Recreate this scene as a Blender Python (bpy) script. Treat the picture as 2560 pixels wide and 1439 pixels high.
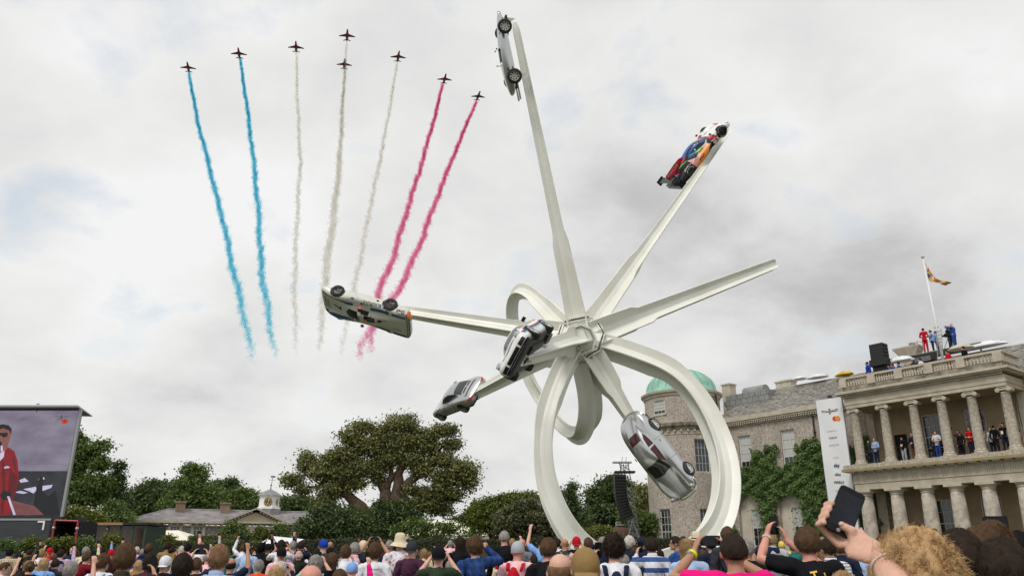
import bpy, bmesh, math, random
import numpy as np
from mathutils import Vector, Matrix, Quaternion
from mathutils.bvhtree import BVHTree
R_ = math.radians
rnd = random.Random(7)
nr = np.random.RandomState(11)
for o in list(bpy.data.objects): bpy.data.objects.remove(o)
sc = bpy.context.scene
COL = sc.collection
# ------------------------------------------------------------------ camera
FPX = 1989.0; PITCH = math.atan(680 / FPX); CAMH = 1.68
cam = bpy.data.cameras.new('camera'); cam_o = bpy.data.objects.new('camera', cam); COL.objects.link(cam_o)
cam_o.location = (0, 0, CAMH); cam_o.rotation_euler = (math.pi / 2 + PITCH, 0, 0)
cam.lens = FPX / 2560 * 36; cam.sensor_width = 36; cam.clip_start = 0.1; cam.clip_end = 9000
cam.dof.use_dof = True; cam.dof.focus_distance = 30; cam.dof.aperture_fstop = 9
sc.camera = cam_o
# ------------------------------------------------------------------ world: cloudy sky
SUN_EL, SUN_ROT = R_(52), R_(-150)
world = bpy.data.worlds.new('World'); sc.world = world; world.use_nodes = True
nt = world.node_tree; nt.nodes.clear()
def N(t, k, **kw):
    n = t.nodes.new(k)
    for a, b in kw.items(): setattr(n, a, b)
    return n
def mathn(t, op, a, b=None, clamp=False):
    n = t.nodes.new('ShaderNodeMath'); n.operation = op; n.use_clamp = clamp
    for i, v in enumerate((a, b)):
        if v is None: continue
        if isinstance(v, (int, float)): n.inputs[i].default_value = v
        else: t.links.new(v, n.inputs[i])
    return n.outputs[0]
def ramp(t, fac, stops):
    n = t.nodes.new('ShaderNodeValToRGB'); t.links.new(fac, n.inputs[0])
    e = n.color_ramp.elements
    while len(e) < len(stops): e.new(0.5)
    for q, (p, c) in zip(e, stops):
        q.position = p; q.color = (c[0], c[1], c[2], 1) if isinstance(c, (tuple, list)) else (c, c, c, 1)
    return n.outputs[0]
def build_sky():
    t = nt; L = t.links
    out = N(t, 'ShaderNodeOutputWorld'); bg1 = N(t, 'ShaderNodeBackground'); bg2 = N(t, 'ShaderNodeBackground')
    mix = N(t, 'ShaderNodeMixShader')
    sky = N(t, 'ShaderNodeTexSky'); sky.sky_type = 'NISHITA'; sky.sun_disc = False
    sky.sun_elevation = SUN_EL; sky.sun_rotation = SUN_ROT; sky.air_density = 1.6; sky.dust_density = 2
    L.new(sky.outputs[0], bg1.inputs[0]); bg1.inputs[1].default_value = 0.14
    tc = N(t, 'ShaderNodeTexCoord'); sep = N(t, 'ShaderNodeSeparateXYZ'); L.new(tc.outputs['Generated'], sep.inputs[0])
    zz = mathn(t, 'ADD', mathn(t, 'MAXIMUM', sep.outputs[2], 0.0), 0.42)
    cx = mathn(t, 'DIVIDE', sep.outputs[0], zz); cy = mathn(t, 'DIVIDE', sep.outputs[1], zz)
    cmb = N(t, 'ShaderNodeCombineXYZ'); L.new(cx, cmb.inputs[0]); L.new(cy, cmb.inputs[1])
    def noise(scale, det, rough, off, dist=0.0):
        m = N(t, 'ShaderNodeMapping'); m.inputs['Location'].default_value = off; L.new(cmb.outputs[0], m.inputs[0])
        n = N(t, 'ShaderNodeTexNoise'); n.inputs['Scale'].default_value = scale; n.inputs['Detail'].default_value = det
        n.inputs['Roughness'].default_value = rough; n.inputs['Distortion'].default_value = dist
        L.new(m.outputs[0], n.inputs[0]); return n.outputs[0]
    n1 = noise(2.0, 8, 0.48, (5.1, 2.7, 0), 0.2)
    n2 = noise(5.0, 9, 0.56, (1.3, 2.2, 4), 0.15)
    n3 = noise(0.55, 3, 0.5, (9.3, 1.2, 2))
    # broad brightness masses of the cloud deck, given as directions in the sky
    val = mathn(t, 'ADD', mathn(t, 'MULTIPLY', mathn(t, 'SUBTRACT', n1, 0.5), 1.7), mathn(t, 'MULTIPLY', mathn(t, 'SUBTRACT', n2, 0.5), 1.0))
    val = mathn(t, 'ADD', val, mathn(t, 'MULTIPLY', mathn(t, 'SUBTRACT', n3, 0.5), 0.35))
    def blob(px, py, wid):
        x = px - 1280; u = 720 - py
        d = Vector((x, FPX * math.cos(PITCH) - u * math.sin(PITCH), FPX * math.sin(PITCH) + u * math.cos(PITCH))).normalized()
        dp = N(t, 'ShaderNodeVectorMath', operation='DOT_PRODUCT'); L.new(tc.outputs['Generated'], dp.inputs[0]); dp.inputs[1].default_value = d
        a = mathn(t, 'SUBTRACT', 1.0, dp.outputs['Value'])          # ~ theta^2/2
        th = wid / FPX
        return mathn(t, 'POWER', 2.718, mathn(t, 'MULTIPLY', a, -2.0 / (th * th)))
    B = [(1750, 560, 260, -.30), (2250, 480, 300, -.20), (1500, 480, 200, -.22), (2300, 800, 300, -.24), (1900, 900, 300, -.25), (1450, 930, 260, -.22),
         (700, 40, 260, -.26), (1100, 60, 160, -.14), (1850, 180, 330, .26), (2450, 200, 240, .18), (330, 640, 200, .30), (100, 160, 200, .24),
         (900, 700, 260, .12), (400, 1080, 260, .10), (560, 230, 160, -.10), (1600, 1180, 320, .18), (860, 980, 230, -.12), (620, 980, 200, -.10), (2420, 560, 120, .14), (1150, 520, 150, .12)]
    for (px, py, wd, am) in B: val = mathn(t, 'ADD', val, mathn(t, 'MULTIPLY', blob(px, py, wd), am * 0.75))
    val = mathn(t, 'ADD', val, 0.70, True)
    col = ramp(t, val, [(0.0, (.43, .42, .425)), (0.25, (.53, .528, .53)), (0.5, (.68, .682, .68)), (0.75, (.765, .765, .755)), (1.0, (.835, .835, .835))])
    L.new(col, bg2.inputs[0]); bg2.inputs[1].default_value = 0.93
    # holes with blue sky
    hole = mathn(t, 'ADD', mathn(t, 'MULTIPLY', blob(60, 560, 110), .75), mathn(t, 'MULTIPLY', blob(290, 225, 60), .55))
    hole = mathn(t, 'ADD', hole, mathn(t, 'MULTIPLY', blob(150, 430, 110), .6))
    h2 = mathn(t, 'ADD', hole, mathn(t, 'MULTIPLY', mathn(t, 'SUBTRACT', n2, 0.5), 3.4))
    fac = mathn(t, 'SUBTRACT', 1.0, mathn(t, 'MULTIPLY', ramp(t, h2, [(0.30, 0.0), (.85, 1.0)]), .42))
    L.new(fac, mix.inputs[0]); L.new(bg1.outputs[0], mix.inputs[1]); L.new(bg2.outputs[0], mix.inputs[2]); L.new(mix.outputs[0], out.inputs[0])
build_sky()
sun = bpy.data.lights.new('sun', 'SUN'); sun.energy = 1.5; sun.angle = R_(20); sun.color = (1, .97, .92)
sun_o = bpy.data.objects.new('sun', sun); COL.objects.link(sun_o)
sd = Vector((math.sin(R_(150)) * -1 * math.cos(SUN_EL), -math.cos(R_(30)) * math.cos(SUN_EL), math.sin(SUN_EL)))
sun_o.rotation_euler = (Vector((-.55 * math.cos(SUN_EL), -.83 * math.cos(SUN_EL), math.sin(SUN_EL)))).to_track_quat('Z', 'Y').to_euler()
sc.view_settings.view_transform = 'Standard'; sc.view_settings.look = 'None'; sc.view_settings.exposure = 0.22; sc.view_settings.gamma = 1.0
sc.view_settings.use_curve_mapping = False
sc.cycles.max_bounces = 6; sc.cycles.transparent_max_bounces = 48; sc.cycles.use_denoising = True
# ------------------------------------------------------------------ placing: a pixel of the 2560x1439 photograph to a point of the place
def ray(px, py):
    x = px - 1280; u = 720 - py
    return Vector((x, FPX * math.cos(PITCH) - u * math.sin(PITCH), FPX * math.sin(PITCH) + u * math.cos(PITCH)))
def P(px, py, Y):
    r = ray(px, py); return r * (Y / r.y) + Vector((0, 0, CAMH))
def Pz(px, py, z):
    r = ray(px, py); return r * ((z - CAMH) / r.z) + Vector((0, 0, CAMH))
def gz(y):
    t = min(max((y - 5) / 55.0, 0), 1); return 1.9 * t * t
CR = Vector((1, 0, 0)); CU = Vector((0, -math.sin(PITCH), math.cos(PITCH))); CT = Vector((0, -math.cos(PITCH), -math.sin(PITCH)))  # right, up, towards the viewer
# ------------------------------------------------------------------ materials
MATS = {}
def mat(name, col, rough=0.6, metal=0.0, var=0.0, scale=6.0, bump=0.0, bscale=None, spec=0.5, coat=0.0, emit=None, trans=0.0, island=0.0, col2=None, stretch=None, detail=5):
    if name in MATS: return MATS[name]
    m = bpy.data.materials.new(name); m.use_nodes = True; t = m.node_tree; b = t.nodes['Principled BSDF']
    MATS[name] = m
    b.inputs['Base Color'].default_value = (*col, 1); b.inputs['Roughness'].default_value = rough; b.inputs['Metallic'].default_value = metal
    b.inputs['Specular IOR Level'].default_value = spec; b.inputs['Coat Weight'].default_value = coat
    if emit: t_em = 1; b.inputs['Emission Color'].default_value = (*col, 1); b.inputs['Emission Strength'].default_value = emit
    tc = None
    if var or bump:
        tc = N(t, 'ShaderNodeTexCoord'); src = tc.outputs['Object']
        if stretch:
            mp = N(t, 'ShaderNodeMapping'); mp.inputs['Scale'].default_value = stretch; t.links.new(src, mp.inputs[0]); src = mp.outputs[0]
    if var or island:
        lo = tuple(c * (1 - max(var, island)) for c in col); hi = tuple(min(1, c * (1 + max(var, island))) for c in col)
        if col2: lo, hi = col, col2
        if var:
            n = N(t, 'ShaderNodeTexNoise'); n.inputs['Scale'].default_value = scale; n.inputs['Detail'].default_value = detail; n.inputs['Roughness'].default_value = .6
            t.links.new(src, n.inputs[0]); f = n.outputs[0]
            f = mathn(t, 'ADD', mathn(t, 'MULTIPLY', mathn(t, 'SUBTRACT', f, .5), 2.6), .5, True)
            if island:
                g = N(t, 'ShaderNodeNewGeometry'); f = mathn(t, 'ADD', mathn(t, 'MULTIPLY', f, .5), mathn(t, 'MULTIPLY', g.outputs['Random Per Island'], .5))
        else:
            g = N(t, 'ShaderNodeNewGeometry'); f = g.outputs['Random Per Island']
        c = ramp(t, f, [(0, lo), (1, hi)]); t.links.new(c, b.inputs['Base Color'])
        if emit: t.links.new(c, b.inputs['Emission Color'])
    if bump:
        n = N(t, 'ShaderNodeTexNoise'); n.inputs['Scale'].default_value = bscale or scale; n.inputs['Detail'].default_value = 4; t.links.new(src, n.inputs[0])
        bp = N(t, 'ShaderNodeBump'); bp.inputs['Strength'].default_value = bump; bp.inputs['Distance'].default_value = .02
        t.links.new(n.outputs[0], bp.inputs['Height']); t.links.new(bp.outputs[0], b.inputs['Normal'])
    if trans:
        tr = N(t, 'ShaderNodeBsdfTranslucent'); ms = N(t, 'ShaderNodeMixShader'); ms.inputs[0].default_value = trans
        if b.inputs['Base Color'].is_linked: t.links.new(b.inputs['Base Color'].links[0].from_socket, tr.inputs[0])
        else: tr.inputs[0].default_value = (*col, 1)
        t.links.new(b.outputs[0], ms.inputs[1]); t.links.new(tr.outputs[0], ms.inputs[2]); t.links.new(ms.outputs[0], t.nodes['Material Output'].inputs[0])
    return m
def srgb(h):
    if isinstance(h, str): c = [int(h[i:i + 2], 16) / 255 for i in (0, 2, 4)]
    else: c = [v / 255 for v in h]
    return tuple(v / 12.92 if v <= .04045 else ((v + .055) / 1.055) ** 2.4 for v in c)
# ------------------------------------------------------------------ mesh building
class MB:
    def __init__(s): s.v = []; s.f = []; s.m = []
    def add(s, vs, fs, mi=0):
        o = len(s.v); s.v.extend(tuple(v) for v in vs); s.f.extend(tuple(i + o for i in f) for f in fs); s.m.extend([mi] * len(fs)); return s
    def box(s, a, b, mi=0, M=None):
        x0, y0, z0 = a; x1, y1, z1 = b
        vs = [Vector(q) for q in ((x0, y0, z0), (x1, y0, z0), (x1, y1, z0), (x0, y1, z0), (x0, y0, z1), (x1, y0, z1), (x1, y1, z1), (x0, y1, z1))]
        if M: vs = [M @ v for v in vs]
        return s.add(vs, [(0, 3, 2, 1), (4, 5, 6, 7), (0, 1, 5, 4), (1, 2, 6, 5), (2, 3, 7, 6), (3, 0, 4, 7)], mi)
    def tube(s, pts, rad, n=8, mi=0, cap=True, ry=None):
        pts = [Vector(p) for p in pts]; k = len(pts)
        if isinstance(rad, (int, float)): rad = [rad] * k
        T = [(pts[min(i + 1, k - 1)] - pts[max(i - 1, 0)]).normalized() for i in range(k)]
        up = Vector((0, 0, 1)) if abs(T[0].z) < .9 else Vector((1, 0, 0))
        X = T[0].cross(up).normalized(); vs = []
        for i in range(k):
            X = (X - T[i] * X.dot(T[i])).normalized(); Y = T[i].cross(X)
            q = ry[i] / rad[i] if ry else 1
            for j in range(n):
                a = 2 * math.pi * j / n; vs.append(pts[i] + X * math.cos(a) * rad[i] + Y * math.sin(a) * rad[i] * q)
        fs = [(i * n + j, i * n + (j + 1) % n, (i + 1) * n + (j + 1) % n, (i + 1) * n + j) for i in range(k - 1) for j in range(n)]
        if cap: fs += [tuple(range(n))[::-1], tuple((k - 1) * n + j for j in range(n))]
        return s.add(vs, fs, mi)
    def lathe(s, prof, n=16, mi=0, c=(0, 0, 0), M=None, a0=0, a1=2 * math.pi, caps=True):
        full = abs(a1 - a0 - 2 * math.pi) < 1e-6; m = n if full else n + 1; vs = []
        for r, z in prof:
            for j in range(m):
                a = a0 + (a1 - a0) * j / n; v = Vector((r * math.cos(a), r * math.sin(a), z)); v = M @ v if M else v
                vs.append(v + Vector(c))
        k = len(prof); fs = []
        for i in range(k - 1):
            for j in range(n): fs.append((i * m + j, i * m + (j + 1) % m, (i + 1) * m + (j + 1) % m, (i + 1) * m + j))
        if caps and full: fs += [tuple(range(m))[::-1], tuple((k - 1) * m + j for j in range(m))]
        return s.add(vs, fs, mi)
    def grid(s, rows, mi=0, closed=False, capends=False):
        n = len(rows[0]); vs = [p for r in rows for p in r]; fs = []
        for i in range(len(rows) - 1):
            for j in range(n if closed else n - 1): fs.append((i * n + j, i * n + (j + 1) % n, (i + 1) * n + (j + 1) % n, (i + 1) * n + j))
        if capends: fs += [tuple(range(n))[::-1], tuple((len(rows) - 1) * n + j for j in range(n))]
        return s.add(vs, fs, mi)
    def ball(s, c, r, mi=0, n=10, m=7, M=None):
        r = (r, r, r) if isinstance(r, (int, float)) else r; vs = []
        rows = []
        for i in range(m + 1):
            ph = math.pi * i / m
            rows.append([Vector((math.sin(ph) * math.cos(2 * math.pi * j / n) * r[0], math.sin(ph) * math.sin(2 * math.pi * j / n) * r[1], -math.cos(ph) * r[2])) for j in range(n)])
        rows = [[(M @ p if M else p) + Vector(c) for p in q] for q in rows]
        return s.grid(rows, mi, closed=True)
    def mesh(s, name, mats=(), smooth=False, auto=None):
        me = bpy.data.meshes.new(name); me.from_pydata(s.v, [], s.f)
        for m in (mats if isinstance(mats, (list, tuple)) else [mats]): me.materials.append(m)
        if any(s.m): me.polygons.foreach_set('material_index', s.m)
        if smooth: me.shade_smooth()
        if auto is not None:
            bm = bmesh.new(); bm.from_mesh(me)
            for e in bm.edges: e.smooth = (len(e.link_faces) == 2 and e.calc_face_angle(0) < auto)
            bm.to_mesh(me); bm.free()
        me.update(); return me
def ob(name, me, parent=None, loc=None, rot=None, scl=None):
    o = bpy.data.objects.new(name, me); COL.objects.link(o)
    if parent: o.parent = parent
    if loc is not None: o.location = loc
    if rot is not None: o.rotation_euler = rot
    if scl is not None: o.scale = scl if not isinstance(scl, (int, float)) else (scl,) * 3
    return o
def part(name, mb, m, parent=None, smooth=False, auto=None, **k):
    return ob(name, mb.mesh(name, m, smooth, auto), parent, **k)
def thing(name, label, cat, loc=(0, 0, 0), rotz=0, group=None):
    o = bpy.data.objects.new(name, None); COL.objects.link(o); o.location = loc; o.rotation_euler = (0, 0, rotz); o.empty_display_size = .2
    o['label'] = label; o['category'] = cat
    if group: o['group'] = group
    return o
def tag(o, label, cat, group=None):
    o['label'] = label; o['category'] = cat
    if group: o['group'] = group
    return o
def kind(o, k): o['kind'] = k; return o
def evalmesh(me, mods):
    o = bpy.data.objects.new('tmp', me); COL.objects.link(o)
    for typ, kw in mods:
        md = o.modifiers.new('m', typ)
        for a, b in kw.items(): setattr(md, a, b)
    dg = bpy.context.evaluated_depsgraph_get(); dg.update()
    r = bpy.data.meshes.new_from_object(o.evaluated_get(dg)); bpy.data.objects.remove(o); r.shade_smooth(); return r
TXT = {}
def text_mesh(s, bold=0.0, italic=0.0):
    k = (s, bold, italic)
    if k in TXT: return TXT[k]
    cu = bpy.data.curves.new('txt', 'FONT'); cu.body = s; cu.size = 1; cu.align_x = 'CENTER'; cu.align_y = 'CENTER'; cu.offset = bold; cu.shear = italic; cu.resolution_u = 3
    o = bpy.data.objects.new('txt', cu); COL.objects.link(o); dg = bpy.context.evaluated_depsgraph_get(); dg.update()
    me = bpy.data.meshes.new_from_object(o.evaluated_get(dg)); vs = [v.co.copy() for v in me.vertices]; fs = [tuple(p.vertices) for p in me.polygons]
    bpy.data.objects.remove(o); bpy.data.meshes.remove(me)
    xs = [v.x for v in vs]; ys = [v.y for v in vs]; cxx = (min(xs) + max(xs)) / 2; cyy = (min(ys) + max(ys)) / 2
    vs = [Vector((v.x - cxx, v.y - cyy, 0)) for v in vs]; w = max(xs) - min(xs); h = max(ys) - min(ys)
    TXT[k] = (vs, fs, w, h); return TXT[k]
def put_text(mb, s, M, width=None, height=None, mi=0, bold=0.0, italic=0.0):
    vs, fs, w, h = text_mesh(s, bold, italic)
    sx = (width / w) if width else (height / h); sy = (height / h) if height else sx
    mb.add([M @ Vector((v.x * sx, v.y * sy, 0)) for v in vs], fs, mi)
def frame(o, x, y, z=None):
    x = Vector(x).normalized(); y = Vector(y).normalized(); z = x.cross(y).normalized(); y = z.cross(x)
    M = Matrix((x, y, z)).transposed().to_4x4(); M.translation = Vector(o); return M
# ------------------------------------------------------------------ ground
def flint(name, base, dark, light, sc1=9.0):
    m = bpy.data.materials.new(name); m.use_nodes = True; t = m.node_tree; b = t.nodes['Principled BSDF']; b.inputs['Roughness'].default_value = .85
    tc = N(t, 'ShaderNodeTexCoord'); v = N(t, 'ShaderNodeTexVoronoi'); v.inputs['Scale'].default_value = sc1; t.links.new(tc.outputs['Object'], v.inputs[0])
    sp = N(t, 'ShaderNodeSeparateColor'); t.links.new(v.outputs['Color'], sp.inputs[0])
    c = ramp(t, sp.outputs[0], [(0, dark), (.3, base), (.72, base), (1, light)])
    g = N(t, 'ShaderNodeTexNoise'); g.inputs['Scale'].default_value = .7; g.inputs['Detail'].default_value = 5; t.links.new(tc.outputs['Object'], g.inputs[0])
    gr = ramp(t, g.outputs[0], [(.3, .78), (.7, 1.08)])
    mx = N(t, 'ShaderNodeMix', data_type='RGBA', blend_type='MULTIPLY'); mx.inputs[0].default_value = 1; t.links.new(c, mx.inputs[6]); t.links.new(gr, mx.inputs[7])
    t.links.new(mx.outputs[2], b.inputs['Base Color'])
    e = mathn(t, 'MULTIPLY', v.outputs['Distance'], -1.0); bp = N(t, 'ShaderNodeBump'); bp.inputs['Strength'].default_value = .6; bp.inputs['Distance'].default_value = .03
    t.links.new(e, bp.inputs['Height']); t.links.new(bp.outputs[0], b.inputs['Normal'])
    MATS[name] = m; return m
M_grass = mat('grass', (.050, .062, .024), .9, var=.35, scale=1.5, bump=.5, bscale=40)
ys = [-60, -10, 0, 2.5] + [5 + i * 2.5 for i in range(23)] + [80, 140, 400, 1200, 4000]
xs = [-4000, -1000, -300, -100, -60, -40, -20, 0, 20, 40, 60, 100, 300, 1000, 4000]
mb = MB(); mb.grid([[(x, y, gz(y)) for x in xs] for y in ys])
kind(part('ground', mb, M_grass, smooth=True), 'structure')
# ------------------------------------------------------------------ sculpture of beams and rings
M_white = mat('sculpture_paint', (.70, .69, .61), .38, var=.08, scale=.45, spec=.4, col2=(.83, .83, .77), detail=9, bump=.08, bscale=1.2)
M_bolt = mat('bolt_steel', (.12, .11, .09), .5, .6)
HUB = P(1452, 848, 35)
def spline(pts, n):
    pts = [Vector(p) for p in pts]; q = [pts[0] * 2 - pts[1]] + pts + [pts[-1] * 2 - pts[-2]]
    out = []; seg = len(pts) - 1
    for i in range(n + 1):
        u = i / n * seg; k = min(int(u), seg - 1); f = u - k; a, b, c, d = q[k:k + 4]
        out.append(.5 * ((2 * b) + (c - a) * f + (2 * a - 5 * b + 4 * c - d) * f * f + (3 * b - a - 3 * c + d) * f ** 3))
    return out
def resample(pts, n, smooth=4):
    pts = spline(pts, 600)
    for _ in range(1):
        L = [0.0]
        for a, b in zip(pts, pts[1:]): L.append(L[-1] + (b - a).length)
        out = []; j = 0
        for i in range(n + 1):
            s = L[-1] * i / n
            while j < len(L) - 2 and L[j + 1] < s: j += 1
            f = (s - L[j]) / max(1e-9, L[j + 1] - L[j]); out.append(pts[j].lerp(pts[j + 1], min(1, f)))
    for _ in range(smooth * 12): out = [out[0]] + [out[i] * .5 + (out[i - 1] + out[i + 1]) * .25 for i in range(1, n)] + [out[-1]]
    return out
def interp(x, tab):
    for (a, va), (b, vb) in zip(tab, tab[1:]):
        if x <= b: return va + (vb - va) * max(0, (x - a)) / (b - a)
    return tab[-1][1]
def beam(path, rad, side, cuts=((.20, .23), (.27, .30), (.22, .25), (.25, .29)), wide=1.30, endcuts=False, mb=None, twist=0.0, core=.44):
    """a rounded beam with four fins; the fins are doubled in width near the hub and cut to a point"""
    mb = mb or MB(); k = len(path); rows = []
    T = [(path[min(i + 1, k - 1)] - path[max(i - 1, 0)]).normalized() for i in range(k)]
    X = Vector(side); frames = []
    for i in range(k):
        X = (X - T[i] * X.dot(T[i])).normalized(); frames.append((X.copy(), T[i].cross(X)))
    for i in range(k):
        X, Y = frames[i]; t = i / (k - 1); r = interp(t, rad); row = []; tw = twist * t
        for q in range(4):
            a0, a1 = cuts[q]
            fs = wide if t < a0 else (1 + (wide - 1) * (1 - (t - a0) / (a1 - a0)) if t < a1 else 1.0)
            if endcuts:
                tt = 1 - t; fs = max(fs, wide if tt < a0 else (1 + (wide - 1) * (1 - (tt - a0) / (a1 - a0)) if tt < a1 else 1.0))
            R = r * fs; c = r * core; A = q * math.pi / 2 + tw
            for da, rr in ((-2.4, R), (2.4, R), (7, c + (R - c) * .42), (16, c * 1.08), (28, c), (45, c), (62, c), (74, c * 1.08), (83, None)):
                if rr is None:
                    q2 = (q + 1) % 4; b0, b1 = cuts[q2]
                    f2 = wide if t < b0 else (1 + (wide - 1) * (1 - (t - b0) / (b1 - b0)) if t < b1 else 1.0)
                    if endcuts: tt = 1 - t; f2 = max(f2, wide if tt < b0 else (1 + (wide - 1) * (1 - (tt - b0) / (b1 - b0)) if tt < b1 else 1.0))
                    rr = c + (r * f2 - c) * .42
                a = A + R_(da); row.append(path[i] + X * math.cos(a) * rr + Y * math.sin(a) * rr)
        rows.append(row)
    mb.grid(rows, closed=True, capends=True); return mb
sculpt = thing('sculpture', 'huge white sculpture of finned beams and rings carrying six cars above the lawn', 'sculpture', HUB)
def sc_part(name, mb, auto=R_(33)):
    o = part(name, mb, M_white, sculpt, smooth=True, auto=auto); o.data.transform(Matrix.Translation(-HUB)); return o
def spoke(p1, y1, rad, side=(0, -1, .3), start=.45, bend=0.0, n=60, name='beam', extra=None, **k):
    e = P(p1[0], p1[1], y1); d = (e - HUB).normalized(); s = HUB + d * start
    pts = [s, s.lerp(e, .35), s.lerp(e, .7), e] if not extra else [s] + [P(*q) for q in extra] + [e]
    return sc_part(name, beam(spline(pts, n), rad, side, **k)), d
DIRS = []
_, d = spoke((1287, 58), 31.9, [(0, .50), (.35, .36), (.8, .27), (.97, .24), (1, .12)], side=(.75, -1, 0)); DIRS.append(d)
_, d = spoke((1823, 326), 43.6, [(0, .55), (.4, .36), (.9, .22), (.98, .21), (1, .1)], side=(1, -.6, 0)); DIRS.append(d)
_, d = spoke((1938, 660), 37, [(0, .62), (.3, .54), (.85, .38), (.99, .34), (1, .26)], side=(.2, -.9, .9)); DIRS.append(d)
_, d = spoke((1000, 778), 37.5, [(0, .55), (.35, .42), (.8, .34), (1, .3)], side=(0, -.6, 1)); DIRS.append(d)
_, d = spoke((1180, 990), 42.2, [(0, .52), (.35, .42), (.8, .34), (1, .30)], side=(0, -.3, 1)); DIRS.append(d)
_, d = spoke((1300, 893), 27.5, [(0, .56), (.35, .46), (.8, .38), (1, .33)], side=(0, -.2, 1)); DIRS.append(d)
_, d = spoke((1583, 1056), 35.0, [(0, .56), (.35, .50), (.7, .38), (.9, .32), (1, .3)], side=(.8, -.8, .5), cuts=((.50, .58), (.56, .62), (.5, .6), (.42, .5))); DIRS.append(d)
big = [(1432, 880, 34.6), (1412, 910, 34.2), (1388, 968, 33.7), (1364, 1040, 33.2), (1356, 1095, 33), (1356, 1149, 32.8), (1367, 1221, 32.5), (1397, 1293, 32.2), (1432, 1350, 32), (1485, 1400, 31.8), (1560, 1426, 31.7),
       (1650, 1418, 31.9), (1730, 1385, 32.2), (1782, 1340, 32.5), (1806, 1293, 32.8), (1819, 1227, 33), (1815, 1160, 33.4), (1802, 1110, 33.8), (1782, 1060, 34), (1756, 1010, 34.2), (1718, 958, 34.4), (1680, 927, 34.6), (1640, 909, 34.7), (1594, 893, 34.8), (1560, 881, 34.9), (1536, 871, 34.95), (1490, 860, 35)]
bp = resample([P(*q) for q in big], 170)
sc_part('ring', beam(bp, [(0, .46), (.12, .50), (.3, .56), (.45, .66), (.6, .66), (.7, .60), (.85, .50), (1, .46)], side=(1, 0.9, 0), cuts=((.10, .13), (.08, .11), (.13, .17), (.09, .12)), wide=1.22, endcuts=True))
bk = [(1436, 836, 35.3), (1405, 809, 36), (1369, 772, 37), (1337, 741, 37.9), (1308, 723, 38.8), (1284, 733, 39.8), (1277, 770, 40.6), (1281, 806, 41), (1295, 870, 41.4), (1322, 950, 41.6), (1360, 1010, 41.4), (1399, 1060, 40.6), (1432, 1089, 39), (1458, 1088, 37.6), (1474, 1060, 36.6), (1480, 1015, 35.9), (1472, 965, 35.5), (1456, 905, 35.1)]
sc_part('ring', beam(resample([P(*q) for q in bk], 130, 3), [(0, .48), (.15, .46), (.3, .38), (.5, .34), (.7, .40), (.85, .50), (1, .44)], side=(.6, .8, .8), cuts=((.13, .17), (.10, .14), (.15, .19), (.11, .15)), wide=1.25, endcuts=True))
DIRS += [(bp[3] - HUB).normalized(), (bp[-4] - HUB).normalized(), (P(*bk[2]) - HUB).normalized(), (P(*bk[-2]) - HUB).normalized()]
def octo(mb, d, a, b, r0, r1, n=8):
    q = Vector(d).to_track_quat('Z', 'Y').to_matrix().to_4x4(); q.translation = HUB
    mb.lathe([(r0, a), (r1, b)], n, M=q)
hb = MB()
hb.lathe([(.3, -.62), (.72, -.3), (.72, .3), (.3, .62)], 8, M=Matrix.Translation(HUB))
for d in DIRS: octo(hb, d, .15, .82, .50, .56)
octo(hb, (P(1463, 852, 20) - HUB), .1, 1.0, .46, .52)
sc_part('hub', hb, auto=R_(10))
fl = MB(); bo = MB()
for d in DIRS:
    octo(fl, d, .80, .86, .62, .62); octo(fl, d, .93, .985, .60, .60)
    q = Vector(d).to_track_quat('Z', 'Y').to_matrix().to_4x4(); q.translation = HUB
    for j in range(8):
        a = (j + .5) * math.pi / 4
        for s in (-.09, 0, .09):
            c = Vector((.54 * math.cos(a) - s * math.sin(a), .54 * math.sin(a) + s * math.cos(a), 0))
            bo.tube([q @ (c + Vector((0, 0, .85))), q @ (c + Vector((0, 0, .95)))], .028, 6)
sc_part('flange', fl, auto=R_(10))
b_ = sc_part('bolts', bo); b_.data.materials[0] = M_bolt; b_['kind'] = 'stuff'
# open octagonal cap in the middle
cp = MB(); dd = (P(1476, 858, 20) - HUB).normalized(); q = dd.to_track_quat('Z', 'Y').to_matrix().to_4x4(); q.translation = HUB
cp.lathe([(.58, .90), (.70, 1.0), (.70, 1.10), (.62, 1.10), (.60, .86), (.02, .86)], 8, M=q)
sc_part('hub_cap', cp, auto=R_(10))
# concrete foot and information slab under the big ring
ft = MB(); c = bp[74]; ft.box((c.x - 4.6, c.y - 1.3, gz(c.y) - .4), (c.x + 4.2, c.y + 1.5, gz(c.y) + .28)); 
o = part('plinth', ft, mat('plinth_render', (.6, .6, .55), .7, var=.08), None); tag(o, 'low pale plinth under the foot of the white ring sculpture', 'plinth')
sl = MB(); A = P(1650, 1458, 18.5); B = P(1722, 1442, 18.5); C = P(1692, 1388, 20.5); Dd = P(1652, 1404, 20.5)
u = Vector((0, 0, -.10)); sl.add([A, B, C, Dd, A + u, B + u, C + u, Dd + u], [(0, 1, 2, 3), (7, 6, 5, 4), (0, 4, 5, 1), (1, 5, 6, 2), (2, 6, 7, 3), (3, 7, 4, 0)])
for a in (A, B, C, Dd): sl.box((a.x - .05, a.y - .05, gz(a.y)), (a.x + .05, a.y + .05, a.z - .1))
slab = thing('information_panel', 'white sloping information panel with small blue print behind the crowd', 'sign', (0, 0, 0))
part('board', sl, M_white, slab)
tx = MB(); Mx = frame(A.lerp(B, .5).lerp(C.lerp(Dd, .5), .22) + Vector((0, 0, .012)), B - A, Dd - A)
for i, s in enumerate(('WELCOME TO', 'THE LAWN', 'KEEP OFF', 'THANK YOU')): pass
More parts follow.
